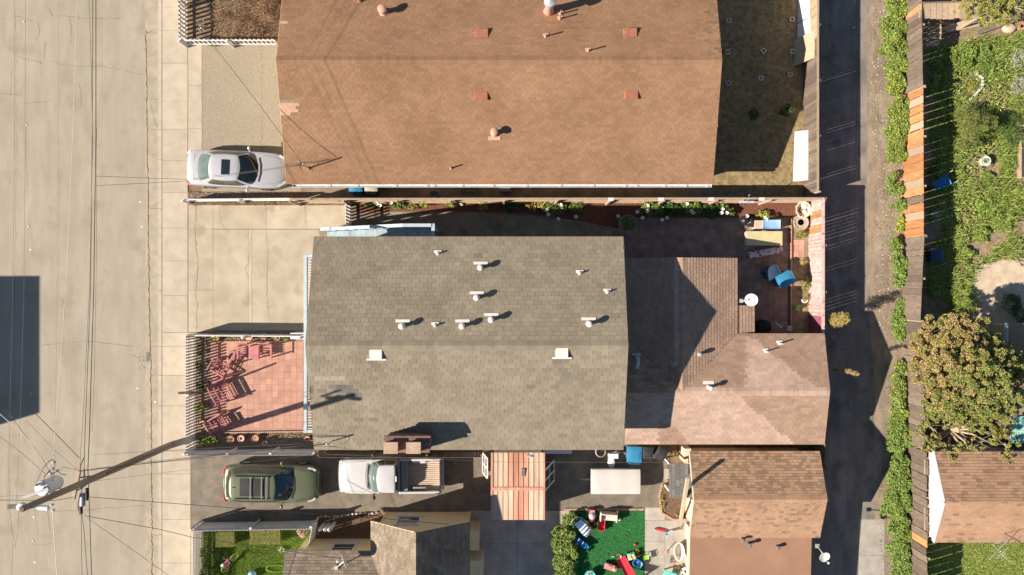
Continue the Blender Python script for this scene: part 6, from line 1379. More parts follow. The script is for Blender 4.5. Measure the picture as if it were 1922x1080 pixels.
def sash(label, pts, z0, z1):
    A, Bq = Vector((*G(*pts[0]), z0)), Vector((*G(*pts[1]), z1)); t = thing('window_sash', label, 'window', (A.x, A.y, LOT)); d = Vector((0, -1.0, 0)); w_ = .95
    for f in (0, .5, 1): m = MB(); m.bar(A + d*w_*f, Bq + d*w_*f, .07, .05); m.build('stile', 'white_paint', t)
    for f in (0, .5, 1): e = A.lerp(Bq, f); m = MB(); m.bar(e, e + d*w_, .06, .05); m.build('rail', 'white_paint', t)
    m = MB(); q0 = A + (Bq - A)*.03; m.add([q0 + d*.04, q0 + d*(w_ - .04), Bq + d*(w_ - .04), Bq + d*.04], [(0,1,2,3)]); m.build('pane', 'glass_window', t)
sash('old white window sash leaning on the east side of the rust shed', ((1040, 865), (1020, 872)), LOT, 1.5); sash('white lattice sash leaning on the west side of the rust shed', ((906, 850), (916, 852)), LOT, 1.2)
# --- trailer with a white cover, toilet, tyre
tv = thing('covered_trailer', 'white covered flat trailer in the back asphalt yard', 'trailer', (*G(1157, 905), LOT)); z = 1.0; a = P(1110, 928, z); b = P(1202, 882, z)
m = MB(); m.grid(lambda u, v: (a.x + (b.x-a.x)*u, a.y + (b.y-a.y)*v, z + .03*math.sin(math.pi*v) - .03*((2*u-1)**6 + (2*v-1)**6) + .006*math.sin(u*14)), 16, 10); m.box(a.x, b.x, a.y, b.y, z - .35, z - .065); m.build('cover', 'cover_white', tv, auto=50)
m = MB(); m.box(a.x + .06, b.x - .06, a.y + .06, b.y - .06, .45, z - .351); m.build('bed', 'steel_grey', tv); m = MB(); m.bar((a.x + .1, (a.y+b.y)/2, .5), (a.x - .5, (a.y+b.y)/2, .45), .07, .07); m.build('draw_bar', 'steel_grey', tv)
for s_ in (a.y + .12, b.y - .12): m = MB(); m.lathe((0,0,0), [(.05,-.07),(.25,-.07),(.25,.07),(.05,.07)], 14); m.v = [((a.x+b.x)/2 + x, s_ + zz, LOT + .25 + y) for x, y, zz in m.v]; m.build('wheel', 'tyre', tv)
tl = thing('toilet', 'discarded white toilet standing on the back asphalt', 'toilet', (*G(1147, 862), LOT)); c = P(1147, 868, .4); m = MB(); m.lathe((c.x, c.y, LOT), [(.12, 0), (.12, .15), (.2, .33), (.21, .4), (.18, .42), (.02, .425)], 18, sx=.85, sy=1.25); m.build('bowl', 'plastic_white', tl, auto=40)
c2 = P(1151, 856, .7); m = MB(); m.box(c2.x - .22, c2.x + .22, c2.y - .10, c2.y + .10, .42, .78); m.build('cistern', 'plastic_white', tl, bevel=.02); m = MB(); m.box(c2.x - .235, c2.x + .235, c2.y - .115, c2.y + .115, .781, .81); m.build('cistern_lid', 'plastic_white', tl, bevel=.01)
c = P(1127, 847, .35); m = MB(); m.lathe((c.x, c.y, LOT), [(.2, 0), (.28, .1), (.28, .42), (.23, .46), (.22, .1)], 18); tag(m.build('barrel_planter', 'pot_grey', auto=40), 'round grey tub half under the eave in the asphalt yard', 'tub')
m = MB(); a = P(1020, 853, .6); m.box(a.x, a.x + 1.4, a.y - .02, a.y + .35, .3, .4); tag(m.build('foam_board', 'plastic_lilac'), 'pale lilac board lying in the shade under the eave', 'board')
shrub('corner_plant', 'pale dry plant in the square bed beside the dark bins', 'plant', [(1266, 851, 12, 6, .4)], 'leaf_gold', .05, 600); shrub('bed_weeds', 'green weeds along the curved brick edge', 'plants', [(1245, 912, 4, 5, .2), (1242, 935, 4, 9, .2), (1244, 950, 4, 6, .2), (1275, 968, 10, 4, .15)], 'leaf_lime', .05, 500)
c = P(1288, 852, 1.2); m = MB(); m.box(c.x - .1, c.x + .25, c.y - .45, c.y + .25, LOT, 1.2); tag(m.build('meter_box', 'wall_cream', bevel=.02), 'cream masonry pier at the garage corner by the bins', 'pier')
# ---------------------------------------------------------------- play yard
Z0 = LOT + .02
def toy(name, label, cat, px, py, rz=0.0, z=.3): c = P(px, py, z); return thing(name, label, cat, (c.x, c.y, Z0), rz, local=True)
def wheelset(t, pts, r, wd=.05, mat='tyre'):
    for x, y in pts: m = MB(); m.lathe((0,0,0), [(r*.3,-wd/2),(r,-wd/2),(r,wd/2),(r*.3,wd/2)], 12); m.v = [(x + a, y + c, r + b) for a, b, c in m.v]; m.build('wheel', mat, t)
t = toy('toy_bench', 'beige plastic toddler bench with slatted back on the turf', 'bench', 1142, 969, math.radians(-4), .35)
m = MB(); m.box(-.36, .36, -.20, .12, .26, .31); m.build('seat', 'plastic_beige', t, bevel=.02); m = MB(); m.box(-.36, .36, .12, .18, .0, .62); bk = m.build('backrest', 'plastic_beige', t, bevel=.02)
for r_ in range(3):
    for i in range(6): m = MB(); m.box(-.30 + i*.1, -.25 + i*.1, .10, .119, .36 + r_*.08, .40 + r_*.08); m.build('slot', 'trim_grey', bk)
for s_ in (-1, 1): m = MB(); m.box(s_*.36, s_*.42, -.24, .20, 0, .48); m.build('arm', 'plastic_beige', t, bevel=.02)
t = toy('push_cart', 'dark red ride-on cart with a grey hood near the beige bench', 'toy', 1111, 968, math.radians(85), .35)
m = MB(); m.box(-.32, .32, -.17, .17, .10, .26); m.build('tub', 'plastic_crimson', t, bevel=.04); m = MB(); m.sphere((.0, 0, .36), .17, 12, 6, 1, .95, .8); m.build('hood', 'plastic_lilac', t, smooth=True); m = MB(); m.tube([(-.3, -.14, .2), (-.45, -.12, .55), (-.45, .12, .55), (-.3, .14, .2)], .015, 6); m.build('push_bar', 'plastic_crimson', t); wheelset(t, ((.22,.19),(.22,-.19),(-.22,.19),(-.22,-.19)), .09); m = MB(); m.box(.12, .3, -.12, .12, .261, .33); m.build('seat', 'plastic_pink', t, bevel=.03)
t = toy('toy_wagon', 'small open red wagon next to the beige bench', 'toy', 1129, 985, math.radians(86), .3)
m = MB(); m.box(-.24, .24, -.14, .14, .12, .15)
for x0_, x1_, y0_, y1_ in ((-.24,.24,-.16,-.13),(-.24,.24,.13,.16),(-.27,-.24,-.16,.16),(.24,.27,-.16,.16)): m.box(x0_, x1_, y0_, y1_, .12, .32)
m.build('tub', 'plastic_red', t, bevel=.01); m = MB(); m.tube([(.26, 0, .2), (.5, 0, .5)], .015, 6); m.tube([(.5, -.07, .5), (.5, .07, .5)], .018, 6); m.build('handle', 'trim_black', t); wheelset(t, ((.2,.19),(.2,-.19),(-.2,.19),(-.2,-.19)), .08)
t = toy('stroller', 'blue stroller with a striped canopy beside the green shrub', 'stroller', 1093, 988, math.radians(-45), .55)
m = MB(); m.grid(lambda u, v: (-.32 + .5*u, -.2 + .4*v, .42 + .12*(1-u)**2), 6, 4); m.box(-.3, .18, -.2, .2, .36, .41); m.build('seat', 'fabric_blue', t, smooth=True)
for i in range(8):
    a0 = .15 + i*.33; m = MB(); m.grid(lambda u, v: (.22 + .30*math.cos(a0 + .33*u)*.9, -.22 + .44*v, .55 + .26*math.sin(a0 + .33*u)*(.75 + .25*math.sin(math.pi*v))), 3, 5); m.build('canopy_panel', 'plastic_white' if i % 2 else 'fabric_blue', t, smooth=True)
m = MB(); m.tube([(-.35, -.22, .45), (-.62, -.2, .85), (-.68, 0, .9), (-.62, .2, .85), (-.35, .22, .45)], .018, 8); m.build('handle_bar', 'trim_grey', t)
for s_ in (-1, 1): m = MB(); m.tube([(-.4, s_*.24, .1), (.1, s_*.22, .42), (.5, s_*.2, .1)], .015, 6); m.build('frame', 'trim_grey', t)
wheelset(t, ((-.4,.26),(-.4,-.26),(.5,.22),(.5,-.22)), .1, .05, 'trim_black')
t = toy('ride_on_boat', 'bright blue plastic ride-on rocker on the turf', 'toy', 1091, 1018, math.radians(-38), .3)
def hull(u, v):
    a = 2*math.pi*u; x = .40*math.cos(a); y = .15*math.copysign(abs(math.sin(a))**.7, math.sin(a)); s_ = .72 + .28*v; return (x*s_, y*s_, .05 + .27*v + .06*abs(math.cos(a))**3*v)
m = MB(); m.grid(hull, 24, 4); m.build('hull', 'plastic_blue', t, smooth=True); m = MB(); m.box(-.30, .28, -.11, .11, .18, .22); m.build('seat', 'plastic_blue', t, bevel=.03)
for x in (-.22, .03): m = MB(); m.box(x, x + .05, -.12, .12, .22, .34); m.build('seat_back', 'plastic_sky', t, bevel=.02)
m = MB(); m.tube([(.2, -.1, .22), (.22, -.06, .5), (.22, .06, .5), (.2, .1, .22)], .018, 6); m.build('handle', 'plastic_blue', t)
def ball(label, px, py, r, mat): c = P(px, py, r); m = MB(); m.sphere((c.x, c.y, Z0 + r), r, 14, 9); tag(m.build('ball', mat, smooth=True), label, 'ball')
ball('white ball right of the beige bench, upper', 1158, 960, .055, 'plastic_white'); ball('white ball right of the beige bench, lower', 1162, 974, .07, 'plastic_white'); ball('white ball by the front of the stroller', 1101, 1003, .065, 'plastic_white'); ball('red ball near the middle of the turf', 1191, 1021, .07, 'plastic_red')
t = toy('toy_slide', 'red plastic slide with a tan frame near the bottom edge', 'slide', 1177, 1069, math.radians(-60), .5)
m = MB(); m.grid(lambda u, v: (-.55 + 1.1*u, -.2 + .4*v, .12 + .62*u*u), 10, 2); sl_ = m.build('chute', 'plastic_red', t, smooth=True)
for s_ in (-1, 1): m = MB(); m.grid(lambda u, v: (-.55 + 1.1*u, s_*(.2 + .03*v), .12 + .62*u*u + .12*v), 10, 2); m.build('side_wall', 'plastic_red', t, smooth=True)
for s_ in (-1, 1): m = MB(); m.bar((.55, s_*.2, .75), (.85, s_*.24, 0), .08, .06); m.build('leg', 'plastic_beige', t)
m = MB(); m.bar((.72, -.22, .35), (.72, .22, .35), .1, .05); m.build('step', 'plastic_beige', t)
t = toy('toy_car', 'pink ride-on toy car on the turf', 'toy', 1145, 1064, math.radians(-18), .25)
m = MB(); m.grid(lambda u, v: (.34*math.cos(6.283*u)*(.8 + .2*v), .17*math.copysign(abs(math.sin(6.283*u))**.6, math.sin(6.283*u))*(.8 + .2*v), .06 + .2*v), 20, 3); m.box(-.3, .3, -.14, .14, .2, .255); m.build('body', 'plastic_pink', t, smooth=False, bevel=.01); m = MB(); m.box(-.16, .06, -.09, .09, .256, .30); m.build('seat', 'plastic_pink', t, bevel=.02); m = MB(); m.lathe((.14, 0, .26), [(.02, 0), (.02, .08), (.07, .09), (.07, .11), (.01, .12)], 10); m.build('steering_wheel', 'plastic_yellow', t); wheelset(t, ((.2,.17),(.2,-.17),(-.2,.17),(-.2,-.17)), .08)
t = toy('activity_table', 'round turquoise activity table at the bottom edge of the turf', 'toy', 1107, 1080, 0, .35)
m = MB(); m.lathe((0,0,.3), [(.2, 0), (.27, .03), (.27, .08), (.24, .08), (.22, .05), (.01, .05)], 22); m.build('rim', 'plastic_teal', t, auto=40)
for i in range(5): a = i*1.256; m = MB(); m.sphere((math.cos(a)*.13, math.sin(a)*.13, .38), .045, 8, 5); m.build('knob', ('plastic_yellow','plastic_red','plastic_white','plastic_lime','plastic_blue')[i], t, smooth=True)
for a in range(3): m = MB(); m.tube([(math.cos(a*2.1)*.15, math.sin(a*2.1)*.15, .3), (math.cos(a*2.1)*.22, math.sin(a*2.1)*.22, 0)], .03, 8); m.build('leg', 'plastic_teal', t)
t = toy('water_table', 'toy sand table crowded with yellow and white pieces', 'toy', 1185, 1044, math.radians(15), .35)
m = MB(); m.box(-.2, .2, -.17, .17, .26, .31); m.build('tray', 'plastic_teal', t, bevel=.03)
for i, (x, y, r_, mt) in enumerate(((-.1,.05,.07,'plastic_yellow'),(.08,.07,.06,'plastic_white'),(.1,-.06,.08,'plastic_yellow'),(-.08,-.08,.06,'plastic_white'),(0,0,.05,'plastic_red'),(-.02,.11,.05,'plastic_lime'))): m = MB(); m.lathe((x, y, .31), [(r_*.8, 0), (r_, .06), (r_*.7, .065), (.01, .03)], 12); m.build('cup', mt, t, auto=40)
for x in (-.16, .16):
    for y in (-.13, .13): m = MB(); m.box(x - .03, x + .03, y - .03, y + .03, 0, .26); m.build('leg', 'plastic_teal', t)
t = toy('toy_bucket', 'brown and yellow toy pails at the turf edge', 'toy', 1196, 1037, 0, .2)
for y, mt in ((.1, 'plastic_yellow'), (-.1, 'plastic_pink')): m = MB(); m.lathe((0, y, 0), [(.06, 0), (.08, .18), (.07, .18), (.06, .03)], 12); m.build('pail', mt, t, auto=40)
t = toy('toy_basket', 'blue plastic basket with rounded rim near the red slide', 'basket', 1196, 1057, math.radians(-35), .3)
m = MB(); m.grid(lambda u, v: (.24*math.copysign(abs(math.cos(6.283*u))**.6, math.cos(6.283*u))*(.75 + .25*v), .18*math.copysign(abs(math.sin(6.283*u))**.6, math.sin(6.283*u))*(.75 + .25*v), .04 + .26*v), 24, 4); m.box(-.17, .17, -.12, .12, .04, .06); m.build('shell', 'plastic_sky', t, smooth=False); m = MB(); m.tube([(.24*math.copysign(abs(math.cos(a))**.6, math.cos(a)), .18*math.copysign(abs(math.sin(a))**.6, math.sin(a)), .30) for a in [6.283*i/24 for i in range(25)]], .018, 6); m.build('rim', 'plastic_blue', t)
for i in range(4): m = MB(); m.sphere((R.uniform(-.1,.1), R.uniform(-.07,.07), .12), .06, 8, 5); m.build('toy_ball', ('plastic_blue','plastic_white','plastic_sky','plastic_blue')[i], t, smooth=True)
for px, py, rz, mt, mt2, lb in ((1149, 1044, .3, 'plastic_teal', 'plastic_yellow', 'little turquoise and yellow toy figure on the turf'), (1165, 1043, 1.4, 'plastic_white', 'plastic_blue', 'little white and blue doll on the turf'), (1159, 1040, .1, 'plastic_red', 'plastic_pink', 'tiny red toy scrap between the two small figures')):
    t = toy('toy_figure', lb, 'toy', px, py, rz, .03); m = MB(); m.box(-.07, .03, -.03, .03, 0, .05); m.build('torso', mt, t, bevel=.012); m = MB(); m.sphere((.07, 0, .035), .035, 8, 5); m.build('head', mt2, t, smooth=True)
t = toy('scooter', 'red toy scooter with a blue handle on the concrete strip', 'scooter', 1243, 997, math.radians(-14), .3); m = MB(); m.box(-.3, .2, -.05, .05, .08, .11); m.build('deck', 'plastic_red', t, bevel=.01); m = MB(); m.tube([(.2, 0, .08), (.25, 0, .55)], .02, 8); m.build('steering_post', 'plastic_blue', t); m = MB(); m.tube([(.25, -.16, .55), (.25, .16, .55)], .022, 8); m.build('handlebar', 'plastic_sky', t); wheelset(t, ((-.3, 0), (.24, 0)), .06, .04); m = MB(); m.box(.12, .3, -.09, -.06, .25, .5); m.build('shield', 'plastic_sky', t)
t = toy('toy_shovel', 'pink toy spade leaning by the garage bed', 'toy', 1254, 1027, math.radians(70), .2); m = MB(); m.tube([(-.22, 0, .05), (.15, 0, .25)], .018, 6); m.build('shaft', 'wood_pale', t); m = MB(); m.box(-.36, -.2, -.07, .07, .03, .06); m.build('blade', 'plastic_pink', t, bevel=.02)
t = thing('baby_bath', 'white plastic doll boat tub tipped against the garage wall', 'tub', (*G(1272, 1035), LOT)); m = MB(); A = P(1263, 1022, .5); c = P(1274, 1035, .5)
m.grid(lambda u, v: (c.x + (.24*math.cos(6.283*u))*(.7 + .3*v), c.y + .42*math.sin(6.283*u)*(.7 + .3*v), .3 + .3*v), 24, 4); m.build('shell', 'plastic_white', t, smooth=True); m = MB(); m.lathe((c.x, c.y, .32), [(.01, 0), (.17, 0)], 20, sx=1, sy=1.75, caps=False); m.build('bottom', 'plastic_beige', t); m = MB(); m.tube([(c.x + .25*math.cos(6.283*i/24), c.y + .43*math.sin(6.283*i/24), .6) for i in range(25)], .02, 6); m.build('rim', 'plastic_white', t)
shrub('bed_plant', 'dark leafy plant in the bed under the white tub', 'plant', [(1263, 1050, 8, 14, .35), (1274, 1068, 9, 7, .3)], 'leaf_dark', .06, 500, mats=['leaf_dark', 'leaf_mid', 'clay'])
t = toy('play_table', 'green plastic play table at the bottom edge by the garage', 'table', 1256, 1082, math.radians(-15), .4); m = MB(); m.box(-.32, .32, -.25, .25, .36, .40); m.build('table_top', 'plastic_teal', t, bevel=.03)
for x in (-.25, .25):
    for y in (-.18, .18): m = MB(); m.box(x - .03, x + .03, y - .03, y + .03, 0, .36); m.build('leg', 'plastic_teal', t)
m = MB(); c = P(1281, 1074, .3)
for i in range(8): m.sphere((c.x + R.uniform(-.15, .15), c.y + R.uniform(-.2, .2), .25 + R.uniform(0, .12)), R.uniform(.05, .1), 8, 5)
tag(m.build('toy_bag', 'plastic_white', smooth=True), 'heaped bag of pale toys at the garage wall', 'bag')
t = toy('tube_chair', 'small chair frame of dark tubes at the turf edge', 'chair', 1212, 1046, math.radians(10), .3)
for s_ in (-1, 1): m = MB(); m.tube([(-.18, s_*.14, 0), (-.12, s_*.14, .28), (.14, s_*.14, .3), (.2, s_*.14, 0)], .014, 6); m.build('side_frame', 'trim_black', t)
m = MB(); m.tube([(-.12, -.14, .28), (-.2, -.13, .55), (-.2, .13, .55), (-.12, .14, .28)], .014, 6); m.build('back_frame', 'trim_black', t); m = MB(); m.grid(lambda u, v: (-.12 + .26*u, -.13 + .26*v, .28 - .03*math.sin(math.pi*u)), 4, 4); m.build('seat', 'plastic_lime', t)
# --- small lawn: bicycle, hose, blue ball, clipped hedges
bk = toy('bicycle', 'pink child bicycle with lime tyres lying on the small lawn', 'bicycle', 433, 1055, math.radians(52), .2)
for x in (-.36, .36):
    m = MB(); m.tube([(x + .2*math.cos(a), .2*math.sin(a)*.55, .24 + .2*math.sin(a)*.8) for a in [6.283*i/20 for i in range(21)]], .02, 6, caps=False); w_ = m.build('wheel', 'plastic_lime', bk, smooth=True)
    for i in range(4): a = i*.785; m = MB(); m.tube([(x - .19*math.cos(a), -.19*math.sin(a)*.55, .24 - .19*math.sin(a)*.8), (x + .19*math.cos(a), .19*math.sin(a)*.55, .24 + .19*math.sin(a)*.8)], .004, 4); m.build('spoke', 'chrome', w_)
m = MB()
for a, b in (((-.36,0,.24),(-.05,.0,.2)),((-.05,0,.2),(.24,.13,.5)),((-.05,0,.2),(-.14,.16,.5)),((-.14,.16,.5),(.24,.15,.55)),((-.36,0,.24),(-.14,.16,.5)),((.24,.15,.58),(.36,0,.24))): m.tube([a, b], .022, 8)
m.build('frame', 'plastic_hotpink', bk); m = MB(); m.tube([(.2,-.08,.68),(.22,.15,.62),(.2,.38,.66)], .016, 8); m.build('handlebar', 'chrome', bk); m = MB(); m.sphere((-.15,.19,.56), .07, 10, 6, 1.5, .9, .5); m.build('saddle', 'plastic_white', bk, smooth=True); m = MB(); m.tube([(-.05,-.12,.15),(-.05,.12,.28)], .012, 6); m.build('crank', 'chrome', bk)
m = MB(); c = P(474, 1078, .25); m.sphere((c.x, c.y, LOT + .22), .2, 16, 10); tag(m.build('ball', 'plastic_sky', smooth=True), 'large pale blue ball at the bottom of the small lawn', 'ball')
c = G(517, 1066); Q = [(c[0] + .42*math.cos(a)*(1 if math.cos(a) < 0 else 1.3), c[1] + .17*math.sin(a), LOT + .06) for a in [6.283*i/40 for i in range(41)]]; t = thing('looped_edging', 'looped green wire edging ring on the small lawn', 'edging', (c[0], c[1], LOT))
for i in range(0, 40): m = MB(); x, y, z = Q[i]; m.tube([(x, y - .03, LOT), (x, y - .02, LOT + .14), (x, y + .02, LOT + .14), (x, y + .03, LOT)], .008, 5); m.build('loop', 'plastic_lime', t)
def boxhedge(label, x0, y0, x1, y1, h):
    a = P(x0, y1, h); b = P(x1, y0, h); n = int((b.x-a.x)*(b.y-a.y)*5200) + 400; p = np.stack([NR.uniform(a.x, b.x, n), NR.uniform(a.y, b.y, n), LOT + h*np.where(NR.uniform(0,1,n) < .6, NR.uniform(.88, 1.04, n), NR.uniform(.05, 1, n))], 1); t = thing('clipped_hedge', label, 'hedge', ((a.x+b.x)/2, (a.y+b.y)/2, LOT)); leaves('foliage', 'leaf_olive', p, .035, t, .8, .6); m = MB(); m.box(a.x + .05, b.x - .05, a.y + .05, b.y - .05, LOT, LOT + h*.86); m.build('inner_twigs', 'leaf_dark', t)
boxhedge('square clipped hedge at the left of the small lawn', 405, 998, 441, 1026, .55); boxhedge('wide clipped hedge in the middle of the small lawn', 470, 994, 527, 1021, .55)
shrub('flower_bush', 'pink flowering bush at the white fence corner', 'shrub', [(570, 1000, 11, 12, .8)], 'leaf_olive', .07, 700, mats=['flower_pink', 'leaf_olive', 'flower_pink']); shrub('white_flower', 'small white flowered plant on the small lawn', 'plant', [(530, 1032, 8, 7, .3)], 'leaf_mid', .05, 400, mats=['flower_white', 'leaf_mid']); shrub('fence_shrub', 'dark shrub inside the lawn picket fence', 'shrub', [(388, 1040, 12, 26, .7), (386, 1072, 12, 16, .6), (391, 1000, 7, 7, .3)], 'leaf_dark', .07, 500, mats=['leaf_dark', 'leaf_mid', 'leaf_dark'])
# gas bottles and pebble border by the yellow house
for i, (px, py, h) in enumerate(((609, 992, 1.0), (618, 992, 1.0), (628, 990, 1.25))):
    t = thing('gas_bottle', ['white upright cylinder, left one of three beside the picket return', 'white upright cylinder, middle one of three beside the picket return', 'tallest white cylinder of three beside the picket return'][i], 'cylinder', (*G(px, py - 10), LOT), group='cylinders by the yellow house'); c = Vector((*G(px, py - 8), LOT)); m = MB(); m.lathe(c, [(.09, 0), (.1, .03), (.1, h - .12), (.07, h - .03), (.03, h)], 14); m.build('body', 'plastic_white', t, auto=40); m = MB(); m.lathe(c, [(.035, h), (.035, h + .06), (.01, h + .07)], 8); m.build('valve', 'steel_grey', t)
bp_ = sheet('pebble_border', rect(594, 967, 716, 969), LOT + .012, 'mulch_brown')
for i in range(16): c = G(597 + i*7.4 + R.uniform(-1, 1), 971 - i*.62 + R.uniform(-1, 1)); m = MB(); m.sphere((c[0], c[1], LOT + .05), .075, 9, 5, R.uniform(1, 1.35), R.uniform(.6, .9), .7); m.build('pebble', 'pebble', bp_, smooth=True)
shrub('dry_bush', 'dry pink stemmed plant in the bed by the yellow house', 'plant', [(672, 974, 18, 6, .3)], 'dry_rust', .07, 250, aspect=.2)
# ---------------------------------------------------------------- planting
# long flower bed
for i, (px, py, rx, ry, h, mt, lb) in enumerate((
    (752, 384, 20, 7, .5, 'leaf_mid', 'lily clump with strap leaves next to the slatted gate'), (773, 388, 14, 6, .4, 'leaf_olive', 'olive leaved plant left of the red mulch'), (796, 382, 10, 7, .4, 'leaf_lime', 'small lime bush where the red mulch begins'),
    (848, 383, 10, 7, .4, 'leaf_lime', 'lime bush on the sunlit red mulch'), (907, 383, 10, 10, .45, 'leaf_lime', 'round lime bush alone on the red mulch'), (958, 388, 16, 8, .5, 'leaf_dark', 'dark bush at the end of the red mulch'),
    (1002, 384, 18, 8, .5, 'leaf_gold', 'tan leaved bush by the long fence'), (1042, 392, 26, 14, .6, 'leaf_mid', 'broad arum clump left of the bare mulch gap'), (1082, 388, 14, 10, .5, 'leaf_mid', 'arum clump just before the bare mulch gap'),
    (1222, 392, 26, 14, .6, 'leaf_mid', 'tall bright arum clump right of the round planter'), (1262, 394, 22, 12, .5, 'leaf_dark', 'dark arum clump in the middle of the shady bed'), (1298, 390, 20, 12, .5, 'leaf_mid', 'arum clump in the shade with a few blooms'), (1332, 394, 20, 12, .5, 'leaf_dark', 'dark arum clump before the red flower'), (1362, 396, 18, 10, .45, 'leaf_mid', 'arum clump with three blooms near the black bags'), (1433, 402, 14, 7, .4, 'leaf_lime', 'sunlit lily clump above the blue cabinet'))):
    shrub('bed_plant', lb, 'plant', [(px, py, rx * 1.2, min(ry * 1.3, 15), h)], mt, .16 if rx > 15 else .08, 210 if rx > 15 else 520, aspect=.42)
blooms = ((707, 383), (713, 386), (733, 381), (1026, 395), (1029, 403), (1052, 385), (1081, 407), (1048, 411), (1160, 406), (1196, 398), (1206, 409), (1215, 386), (1215, 396), (1243, 413), (1252, 409), (1289, 383), (1298, 397), (1301, 400), (1356, 393), (1354, 400), (1364, 400), (1402, 406), (1435, 409), (1438, 412))
ORD = 'first second third fourth fifth sixth seventh eighth ninth tenth eleventh twelfth thirteenth fourteenth fifteenth sixteenth seventeenth eighteenth nineteenth twentieth twenty-first twenty-second twenty-third twenty-fourth'.split()
for i, (px, py) in enumerate(sorted(blooms)):
    c = P(px, py, .75); t = thing('arum_flower', 'white arum bloom, %s from the slatted gate along the flower bed' % ORD[i], 'flower', (c.x, c.y, LOT), group='white arum blooms'); m = MB(); n = 12; vs = []
    for r_, z in ((.012, -.12), (.03, -.05), (.075, .0), (.085, .005)):
        for j in range(n): a = 6.283*j/n; q = r_*(1.25 if j == 0 else 1); vs.append((c.x + q*math.cos(a), c.y + q*math.sin(a), .75 + z))
    m.add(vs, [(k_*n+j, k_*n+(j+1) % n, (k_+1)*n+(j+1) % n, (k_+1)*n+j) for k_ in range(3) for j in range(n)]); m.build('spathe', 'flower_white', t, smooth=True); m = MB(); m.tube([(c.x, c.y, LOT), (c.x, c.y, .66)], .008, 5); m.build('stem', 'leaf_mid', t); m = MB(); m.tube([(c.x, c.y, .66), (c.x, c.y, .74)], .01, 6); m.build('spadix', 'plastic_yellow', t)
c = P(1346, 381, .7); m = MB(); m.sphere(c, .06, 10, 6); tag(m.build('red_flower', 'flower_red', smooth=True), 'single red flower against the long board fence', 'flower')
pl = pot('large round stone planter of leafy plants by the roof corner', 1178, 421, .46, .5, 'pot_grey', 'leaf_mid', 'planter', .11, n=420, ph=.45, spread=.85)
for px, py, lb in ((697, 384, 'striped'), ): blades('gate_grass', 'grass_blade', scatter(rect(684, 382, 712, 390), 260, LOT), .25, .012, .5, kind='stuff')['label'] = 'tuft of green blades just inside the slatted gate'
sc = thing('garden_ornament', 'small white ornament standing on the red mulch', 'ornament', (*G(866, 385), LOT)); c = P(866, 383, .4); m = MB(); m.tube([(c.x - .06, c.y, .2), (c.x - .07, c.y, .45), (c.x, c.y, .55), (c.x + .07, c.y, .45), (c.x + .06, c.y, .2)], .02, 6); m.build('loop', 'cloth_cream', sc); m = MB(); m.lathe((c.x, c.y, LOT), [(.1, 0), (.08, .1), (.02, .12)], 10); m.build('base', 'cloth_cream', sc)
for px, py, lb in ((1058, 374, 'nearest the middle'), ):
    pass
for i, px in enumerate((1147, 1241, 1335, 1430)):
    a = P(px, 374, 1.98); m = MB(); m.box(a.x - .13, a.x + .13, a.y - .08, a.y + .08, 1.93, 1.99); tag(m.build('post_cap', 'white_aged', bevel=.01), 'white board cap on the long fence, %s from the roof corner' % ('first', 'second', 'third', 'fourth')[i], 'fence cap')
m = MB(); a = P(1403, 379, 1.6); m.box(a.x - .35, a.x + .35, a.y - .05, a.y + .05, 1.4, 1.5); m.bar((a.x, a.y, 1.5), (a.x, a.y + .3, 1.9), .03, .03); tag(m.build('wall_shelf', 'plastic_lilac'), 'pale shelf hung on the long board fence', 'shelf')
# dry shrubs of the bare yard, bush at the driveway edge
shrub('dry_shrub', 'twiggy dry shrub in the middle of the bare yard', 'shrub', [(420, 28, 20, 16, .5)], 'dry_rust', .08, 160, aspect=.15); shrub('dry_shrub', 'rust brown dry shrub beside the brown house wall', 'shrub', [(500, 20, 22, 28, .7), (478, 58, 22, 12, .4)], 'dry_rust', .09, 260, aspect=.2, mats=['dry_rust', 'dry_stalk'])
shrub('weed_clump', 'green weed clump pushing through the white picket fence', 'plants', [(402, 85, 16, 4, .3)], 'leaf_mid', .07, 800, aspect=.3); shrub('rose_twigs', 'pale blossoming twigs behind the corner of the picket fence', 'shrub', [(378, 50, 12, 12, .6)], 'flower_white', .05, 90, mats=['flower_white', 'dry_stalk', 'dry_stalk']); shrub('weed_clump', 'tiny weed beside the silver car', 'plants', [(382, 352, 3, 4, .15)], 'leaf_lime', .06, 900)
shrub('yard_bush', 'dark bush beside the leaning boards of the back yard', 'shrub', [(1474, 210, 14, 14, .7)], 'leaf_dark', .08, 500); shrub('yard_bush', 'dark low bush by the brown house in the shade', 'shrub', [(1415, 214, 14, 12, .5)], 'leaf_dark', .07, 500)
for i, (px, py, rz) in enumerate(((1367, 40, .1), (1365, 99, .0), (1432, 97, .7), (1427, 148, .1), (1366, 158, .5), (1485, 38, .05), (1486, 98, .05), (1482, 141, .1))):
    c = G(px, py); t = thing('paving_block', ['grey block highest by the roof edge in the back yard', 'grey block, second by the roof edge in the back yard', 'tilted grey block in the middle of the back yard', 'grey block below the tilted one in the back yard', 'tilted grey block by the roof edge in the back yard', 'pale block highest near the leaning boards', 'pale block second near the leaning boards', 'pale block lowest near the leaning boards'][i], 'block', (c[0], c[1], LOT), rz, local=True)
    m = MB(); w_ = .11
    for x0_, x1_, y0_, y1_ in ((-w_,w_,-w_,-w_+.05),(-w_,w_,w_-.05,w_),(-w_,-w_+.05,-w_+.05,w_-.05),(w_-.05,w_,-w_+.05,w_-.05)): m.box(x0_, x1_, y0_, y1_, 0, .15)
    m.build('shell', 'stone', t); m = MB(); m.box(-w_+.05, w_-.05, -w_+.05, w_-.05, 0, .08); m.build('core', 'rubber_mat', t)
